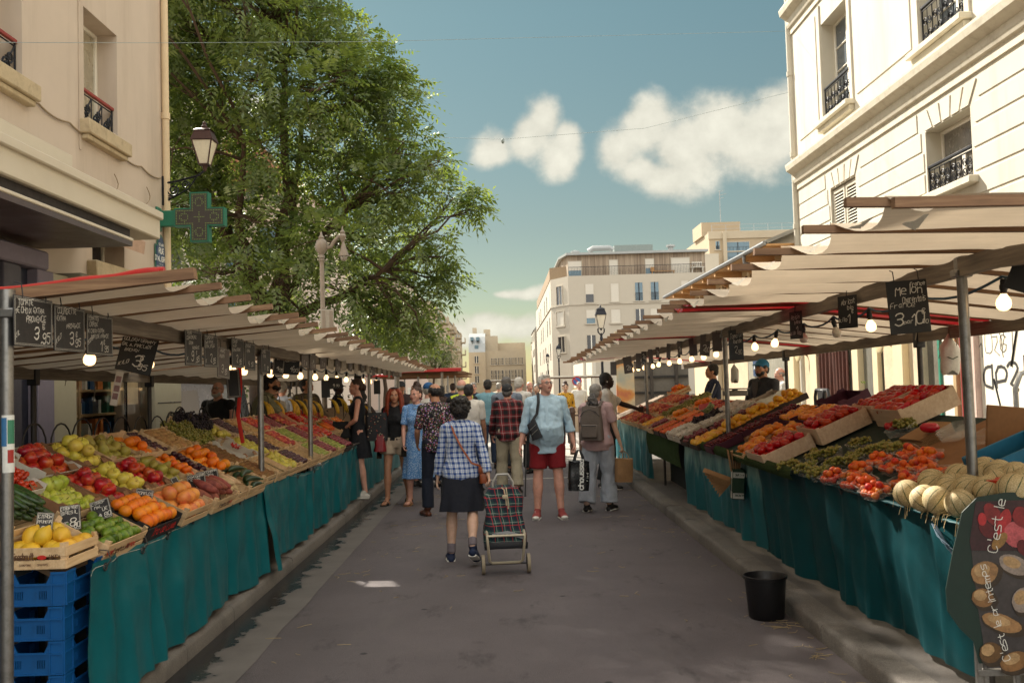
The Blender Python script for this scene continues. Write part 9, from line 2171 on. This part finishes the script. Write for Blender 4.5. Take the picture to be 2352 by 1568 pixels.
a=MB();a.lathe([(0,-.05),(.2,-.05),(.24,.03),(.25,.03),(.21,-.055),(0,-.055)],24,sx=.55,sy=1.1);a.build('pan',M_fixt,S);a=MB();a.tube([(.1,-.06,-.01),(.15,-.05,.0),(.15,.05,.0),(.1,.06,-.01)],.006,5);a.build('handle',M_steel,S)
a=MB();a.tube([(-2.42,8.6,2.0),(-2.42,8.62,1.7),(-2.44,8.6,1.45),(-2.41,8.63,1.2)],[(.018,.002)]*4,6);tag(a.build('ribbon',M_redp),'long red ribbon dangling from the left canopy','ribbon')
# ---- farther down the market
S=thing('delivery_truck','open sided delivery truck with load rails and graffitied door behind the right stall','truck',(0,24,0))
x0,x1=at(1454,880,24).x,at(1582,880,24).x;a=MB();a.box(x0,x1,0,.1,.9,3.1);a.box(x0,x1,1.9,2.,.9,3.1);a.box(x0,x1,0,2.,.8,.9);a.build('cargo_box',mat('truck_grey','6e6a64',.7,var=.25,vs=3),S,smooth=False)
for z in(1.3,1.7,2.1): a=MB();a.box(x0+.02,x1-.02,-.05,-.001,z,z+.06);a.build('load_rail',M_fixt,S,smooth=False)
for f in(.3,.75): a=MB();xx=x0+(x1-x0)*f;a.box(xx,xx+.08,-.09,-.051,.9,3.1);a.build('post',M_dsteel,S,smooth=False)
def graf():
 m,t,b=newmat('graffiti_door');n=t.n.new('ShaderNodeTexNoise');n.inputs['Scale'].default_value=1.6;n.inputs['Detail'].default_value=5;t.l.new(t.co(),n.inputs['Vector'])
 t.l.new(t.ramp(n.outputs['Fac'],[(.3,hexc('9fa59c')),(.45,hexc('c9b490')),(.52,hexc('c98a4a')),(.6,hexc('b86a4a')),(.7,hexc('8aa58a'))]),b.inputs['Base Color']);return m
xd=at(1416,880,23.6).x;a=MB();a.box(xd,x0-.02,-.4,-.34,.5,2.9);a.build('door',graf(),S,smooth=False)
for f in(.2,.8): a=MB();xx=x0+(x1-x0)*f;a.tube([(xx,-.05,.45),(xx,.25,.45)],.45,16);a.build('wheel',M_fixt,S)
def far_canopy(label,x0,x1,y0,y1,z,edge):
 S=thing('market_canopy',label,'market canopy',(0,0,0));a=MB();a.box(x0,x1,y0,y1,z,z+.03);a.build('canopy_cloth',M_cloth,S,smooth=False)
 a=MB();a.bbox(x0-.05,x1+.1,y0-.06,y0-.001,z-.01,z+.07,.01);a.build('edge_roll',edge,S)
 for k in range(6): y=y0+(y1-y0)*(k+.5)/6;a=MB();a.box(x0,x1+.15,y-.03,y+.03,z-.05,z-.001);a.build('rafter',M_batten,S,smooth=False)
 for x in(x0+.3,x1-.35):
  for y in(y0+.2,y1-.2): a=MB();a.tube([(x,y,.1),(x,y,z)],.03,8);a.build('pole',M_steel,S)
 a=MB();a.box(x0+.3,x1-.4,y0+.3,y1-.3,.8,.86);a.build('table_board',M_board,S,smooth=False);a=MB();a.box(x1-.39,x1-.36,y0+.3,y1-.3,.15,.8);a.build('skirt',M_tealW,S,smooth=False)
far_canopy('low market canopy with a bright red front edge beyond the left stalls',-2.75,-1.05,21,27,1.99,M_redtarp)
far_canopy('pale canopy farther back behind the red edged one',-4.2,-1.4,29,37,2.0,M_redtarp)
far_canopy('second row canopy behind the big tree trunk',-8.8,-3.6,17.6,19.2,1.95,M_flap)
far_canopy('white topped stall at the far end under the white corner block',1.9,5.2,46,52,1.9,M_flap)
far_canopy('white topped stall in the sunlight across the square',-1.5,1.2,70,76,1.9,M_flap)
S=thing('shop_awning','blue shop awning on the white corner block','awning',(6.,96.5,0));a=MB();p=at(1282,874,96);q=at(1332,888,96);a.prism([(0,p.z),(3.,p.z),(0,q.z-.0)],(p.x,96.2,0),(0,1,0),(0,0,1),(q.x-p.x+2,0,0));a.build('cloth',mat('awning_blue','2a5f9a',.6),S,smooth=False);a=MB();a.box(p.x,q.x+2,96.1,96.19,q.z-.7,q.z-.05);a.build('valance',mat('awning_pale','9fb3c4',.6),S,smooth=False)
p=at(1325,875,40);S=thing('parking_sign','round no parking sign with red rim on a thin post','sign',(p.x,40,0))
a=MB();a.tube([(0,0,.1),(0,0,p.z)],.03,8);a.build('post',M_steel,S);a=MB();a.tube([(0,-.03,p.z),(0,-.045,p.z)],.21,20);d_=a.build('disc',mat('sign_red','a82a2a',.5),S,ang=30);a=MB();a.tube([(0,-.0455,p.z),(0,-.049,p.z)],.155,20);a.build('disc_centre',mat('sign_blue','3a5f9a',.5),d_,ang=30);a=MB();a.bar((-.13,-.051,p.z+.13),(.13,-.051,p.z-.13),.05,.003,up=(0,1,0));a.build('slash',mat('sign_red','a82a2a',.5),d_,smooth=False);a=MB();a.bbox(-.2,.2,-.05,-.03,p.z-.45,p.z-.28,.005);a.build('plate',mat('sign_cream','cdb88a',.6),S)
for i,px in enumerate((1314,1338)):
 p=at(px,960,21.5);S=thing('bollard',('nearer','farther')[i]+' brown bollard with a rail at the far crossing','bollard',(p.x,21.5+i*.4,0));a=MB();a.lathe([(.07,0),(.07,.95),(.09,.97),(.06,1.08),(0,1.1)],10);a.build('post',mat('bollard_brown','4a3428',.5),S);a=MB();a.tube([(0,0,.9),(.9,0,.9)],.02,6);a.build('rail',mat('bollard_brown','4a3428',.5),S)
p=onx(1815,910,6.05);S=thing('letter_box','small yellow letter box on the shop wall behind the vendor','letter box',(6.15,p.y,p.z));a=MB();a.bbox(-.08,.03,-.22,.22,-.3,.3,.03);a.build('case',mat('post_yellow','c9a52a',.5),S);a=MB();a.box(-.083,-.0805,-.12,.12,.1,.13);a.build('slot',M_fixt,S,smooth=False)
p=onx(1925,915,5.0);S=thing('potted_plant','small leafy potted plant in front of the brown curtain','plant',(5.,p.y,.118));rd=random.Random(3)
a=MB();a.lathe([(0,0),(.12,0),(.16,.75),(.15,.75),(0,.7)],12);a.build('pot',mat('pot_grey','57524c',.7),S)
ce=[((rd.gauss(0,.12),rd.gauss(0,.12),.85+abs(rd.gauss(0,.16))),(rd.gauss(0,1),rd.gauss(0,1),.6)) for _ in range(70)];leaf_cloud(ce,'foliage',S,np.random.default_rng(4),.06,.12,5,M_leaf2)
p=onx(1888,905,4.6);S=thing('pram_handle','black padded tube handle of a cart parked by the shop front','cart',(4.6,p.y,.118));a=MB();h=p.z-.118+.06;a.tube([(0,.3,0),(0,.3,h-.1),(0,.25,h),(0,-.25,h),(0,-.3,h-.1),(0,-.3,0)],.025,8);a.build('handle',M_fixt,S);a=MB();a.bbox(-.03,.03,-.12,.12,h-.16,h+.02,.02);a.build('grip_bag',M_fixt,S)
p=onx(1740,845,6.18);S=thing('street_sign','dark blue street name plate on the hall wall behind the second right pole','sign',(6.16,p.y,p.z));a=MB();a.bbox(-.01,.01,-.3,.3,-.2,.2,.004);a.build('plate',mat('enamel_blue','2d4668',.35),S);a=MB();text(a,"ALIGRE",(-.0115,.22,-.03),(0,-1,0),(0,0,1),.1,.18,adv=4.6);a.build('lettering',mat('sign_white','e6e6e0',.5),S,smooth=False)
# ---- camera
cd=bpy.data.cameras.new('camera');co=bpy.data.objects.new('camera',cd);COL.objects.link(co);SC.camera=co
cd.sensor_width=36;cd.lens=36*F/2352;cd.clip_end=3000;cd.clip_start=.05
cd.dof.use_dof=True;cd.dof.focus_distance=9.5;cd.dof.aperture_fstop=7.
Mx=Matrix((( RT.x,UPV.x,-FW.x,CAM.x),(RT.y,UPV.y,-FW.y,CAM.y),(RT.z,UPV.z,-FW.z,CAM.z),(0,0,0,1)))
co.matrix_world=Mx
# ---- sun and sky
sl=bpy.data.lights.new('sun','SUN');so=bpy.data.objects.new('sun',sl);COL.objects.link(so)
sl.energy=3.8;sl.angle=R(.53);sl.color=(1,.92,.79);so.rotation_euler=sd.to_track_quat('Z','Y').to_euler();so.location=(0,0,30)
W=bpy.data.worlds.new('World');SC.world=W;W.use_nodes=True;t=NT(W);bg=t.n['Background']
sky=t.n.new('ShaderNodeTexSky');sky.sky_type='NISHITA';sky.sun_disc=False;sky.sun_elevation=SUN_E
sky.sun_rotation=math.atan2(sd.x,sd.y);sky.air_density=1.;sky.dust_density=.25;sky.ozone_density=1.5;sky.altitude=50
g=t.co('Generated');sx,sy,sz=t.sep(g)[:]
up=t.math('MAXIMUM',sz,.0)
skyc=t.mix(1.,sky.outputs[0],t.ramp(sz,[(.16,SKY_LOW),(.37,SKY_TINT)]),'MULTIPLY')
sy_=t.math('MAXIMUM',sy,.02)
uu=t.math('DIVIDE',sx,sy_);vv=t.math('DIVIDE',sz,sy_)
cv=t.node('ShaderNodeCombineXYZ',ins={0:uu,1:vv,2:.3}).outputs[0]
warp=t.n.new('ShaderNodeTexNoise');warp.inputs['Scale'].default_value=9;warp.inputs['Detail'].default_value=3;t.l.new(cv,warp.inputs['Vector'])
dv=t.node('ShaderNodeVectorMath',operation='MULTIPLY_ADD',ins={0:warp.outputs['Color'],1:(.05,.05,0),2:cv}).outputs[0]
acc=None
BL=[(1130,350,62,50),(1200,330,58,55),(1245,300,70,75),(1290,350,66,60),(1310,320,45,50),
 (1440,340,70,70),(1500,300,90,90),(1580,350,110,110),(1660,300,120,100),(1740,330,120,100),(1540,410,90,60),(1820,290,130,110),(1480,390,60,50),(1900,330,120,110),
 (1200,668,70,20),(1160,668,30,14),(1110,750,90,46),(1190,755,90,42),(1060,770,60,40),(1300,740,80,40),(560,250,90,40),(2350,300,150,70)]
for (px,py,rx,ry) in BL:
 d=ray(px,py);c=Vector((d.x/d.y,d.z/d.y,.3))
 q=t.node('ShaderNodeVectorMath',operation='SUBTRACT',ins={0:dv,1:(c.x+.025,c.y+.025,.3)}).outputs[0]
 q=t.node('ShaderNodeVectorMath',operation='MULTIPLY',ins={0:q,1:(F/rx/1.15,F/ry/1.15,0)}).outputs[0]
 L=t.node('ShaderNodeVectorMath',operation='LENGTH',ins={0:q}).outputs['Value']
 e=t.math('SUBTRACT',1.,L)
 acc=e if acc is None else t.node('ShaderNodeMath',operation='SMOOTH_MAX',ins={0:acc,1:e,2:.25}).outputs[0]
n1=t.noise(20,9,.6,cv);n2=t.noise(5,4,.5,cv)
dens=t.math('ADD',acc,t.math('MULTIPLY',t.math('SUBTRACT',n1,.5),1.0))
fac=t.ramp(dens,[(0.06,(0,0,0)),(.62,(1,1,1))]);fac.node.color_ramp.interpolation='EASE'
front=t.math('GREATER_THAN',sy,.03)
fac=t.math('MULTIPLY',t.math('MULTIPLY',fac,front),.93)
shade=t.ramp(t.math('ADD',t.math('MULTIPLY',dens,.35),t.math('MULTIPLY',n1,.7)),[(.3,tuple(x*.72 for x in CLOUD)),(.75,CLOUD)])
amb=t.ramp(t.math('ADD',t.noise(2.2,6,.6,g),.0),[(.40,(0,0,0)),(.56,(1,1,1))])  # added cloud cover, only in unseen directions, to lift the ambient light
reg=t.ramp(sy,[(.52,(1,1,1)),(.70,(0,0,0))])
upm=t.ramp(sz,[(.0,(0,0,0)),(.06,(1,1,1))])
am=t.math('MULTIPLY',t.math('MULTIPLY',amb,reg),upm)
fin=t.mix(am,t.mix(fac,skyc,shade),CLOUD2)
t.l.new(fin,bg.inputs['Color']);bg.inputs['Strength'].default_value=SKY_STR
SC.view_settings.view_transform='Standard';SC.view_settings.look='None';SC.view_settings.gamma=1;SC.view_settings.use_curve_mapping=False
SC.view_settings.exposure=EXPO
cy=SC.cycles;cy.max_bounces=8;cy.diffuse_bounces=4;cy.glossy_bounces=3;cy.transmission_bounces=5;cy.transparent_max_bounces=8
cy.caustics_reflective=False;cy.caustics_refractive=False;cy.use_denoising=True;cy.sample_clamp_indirect=6
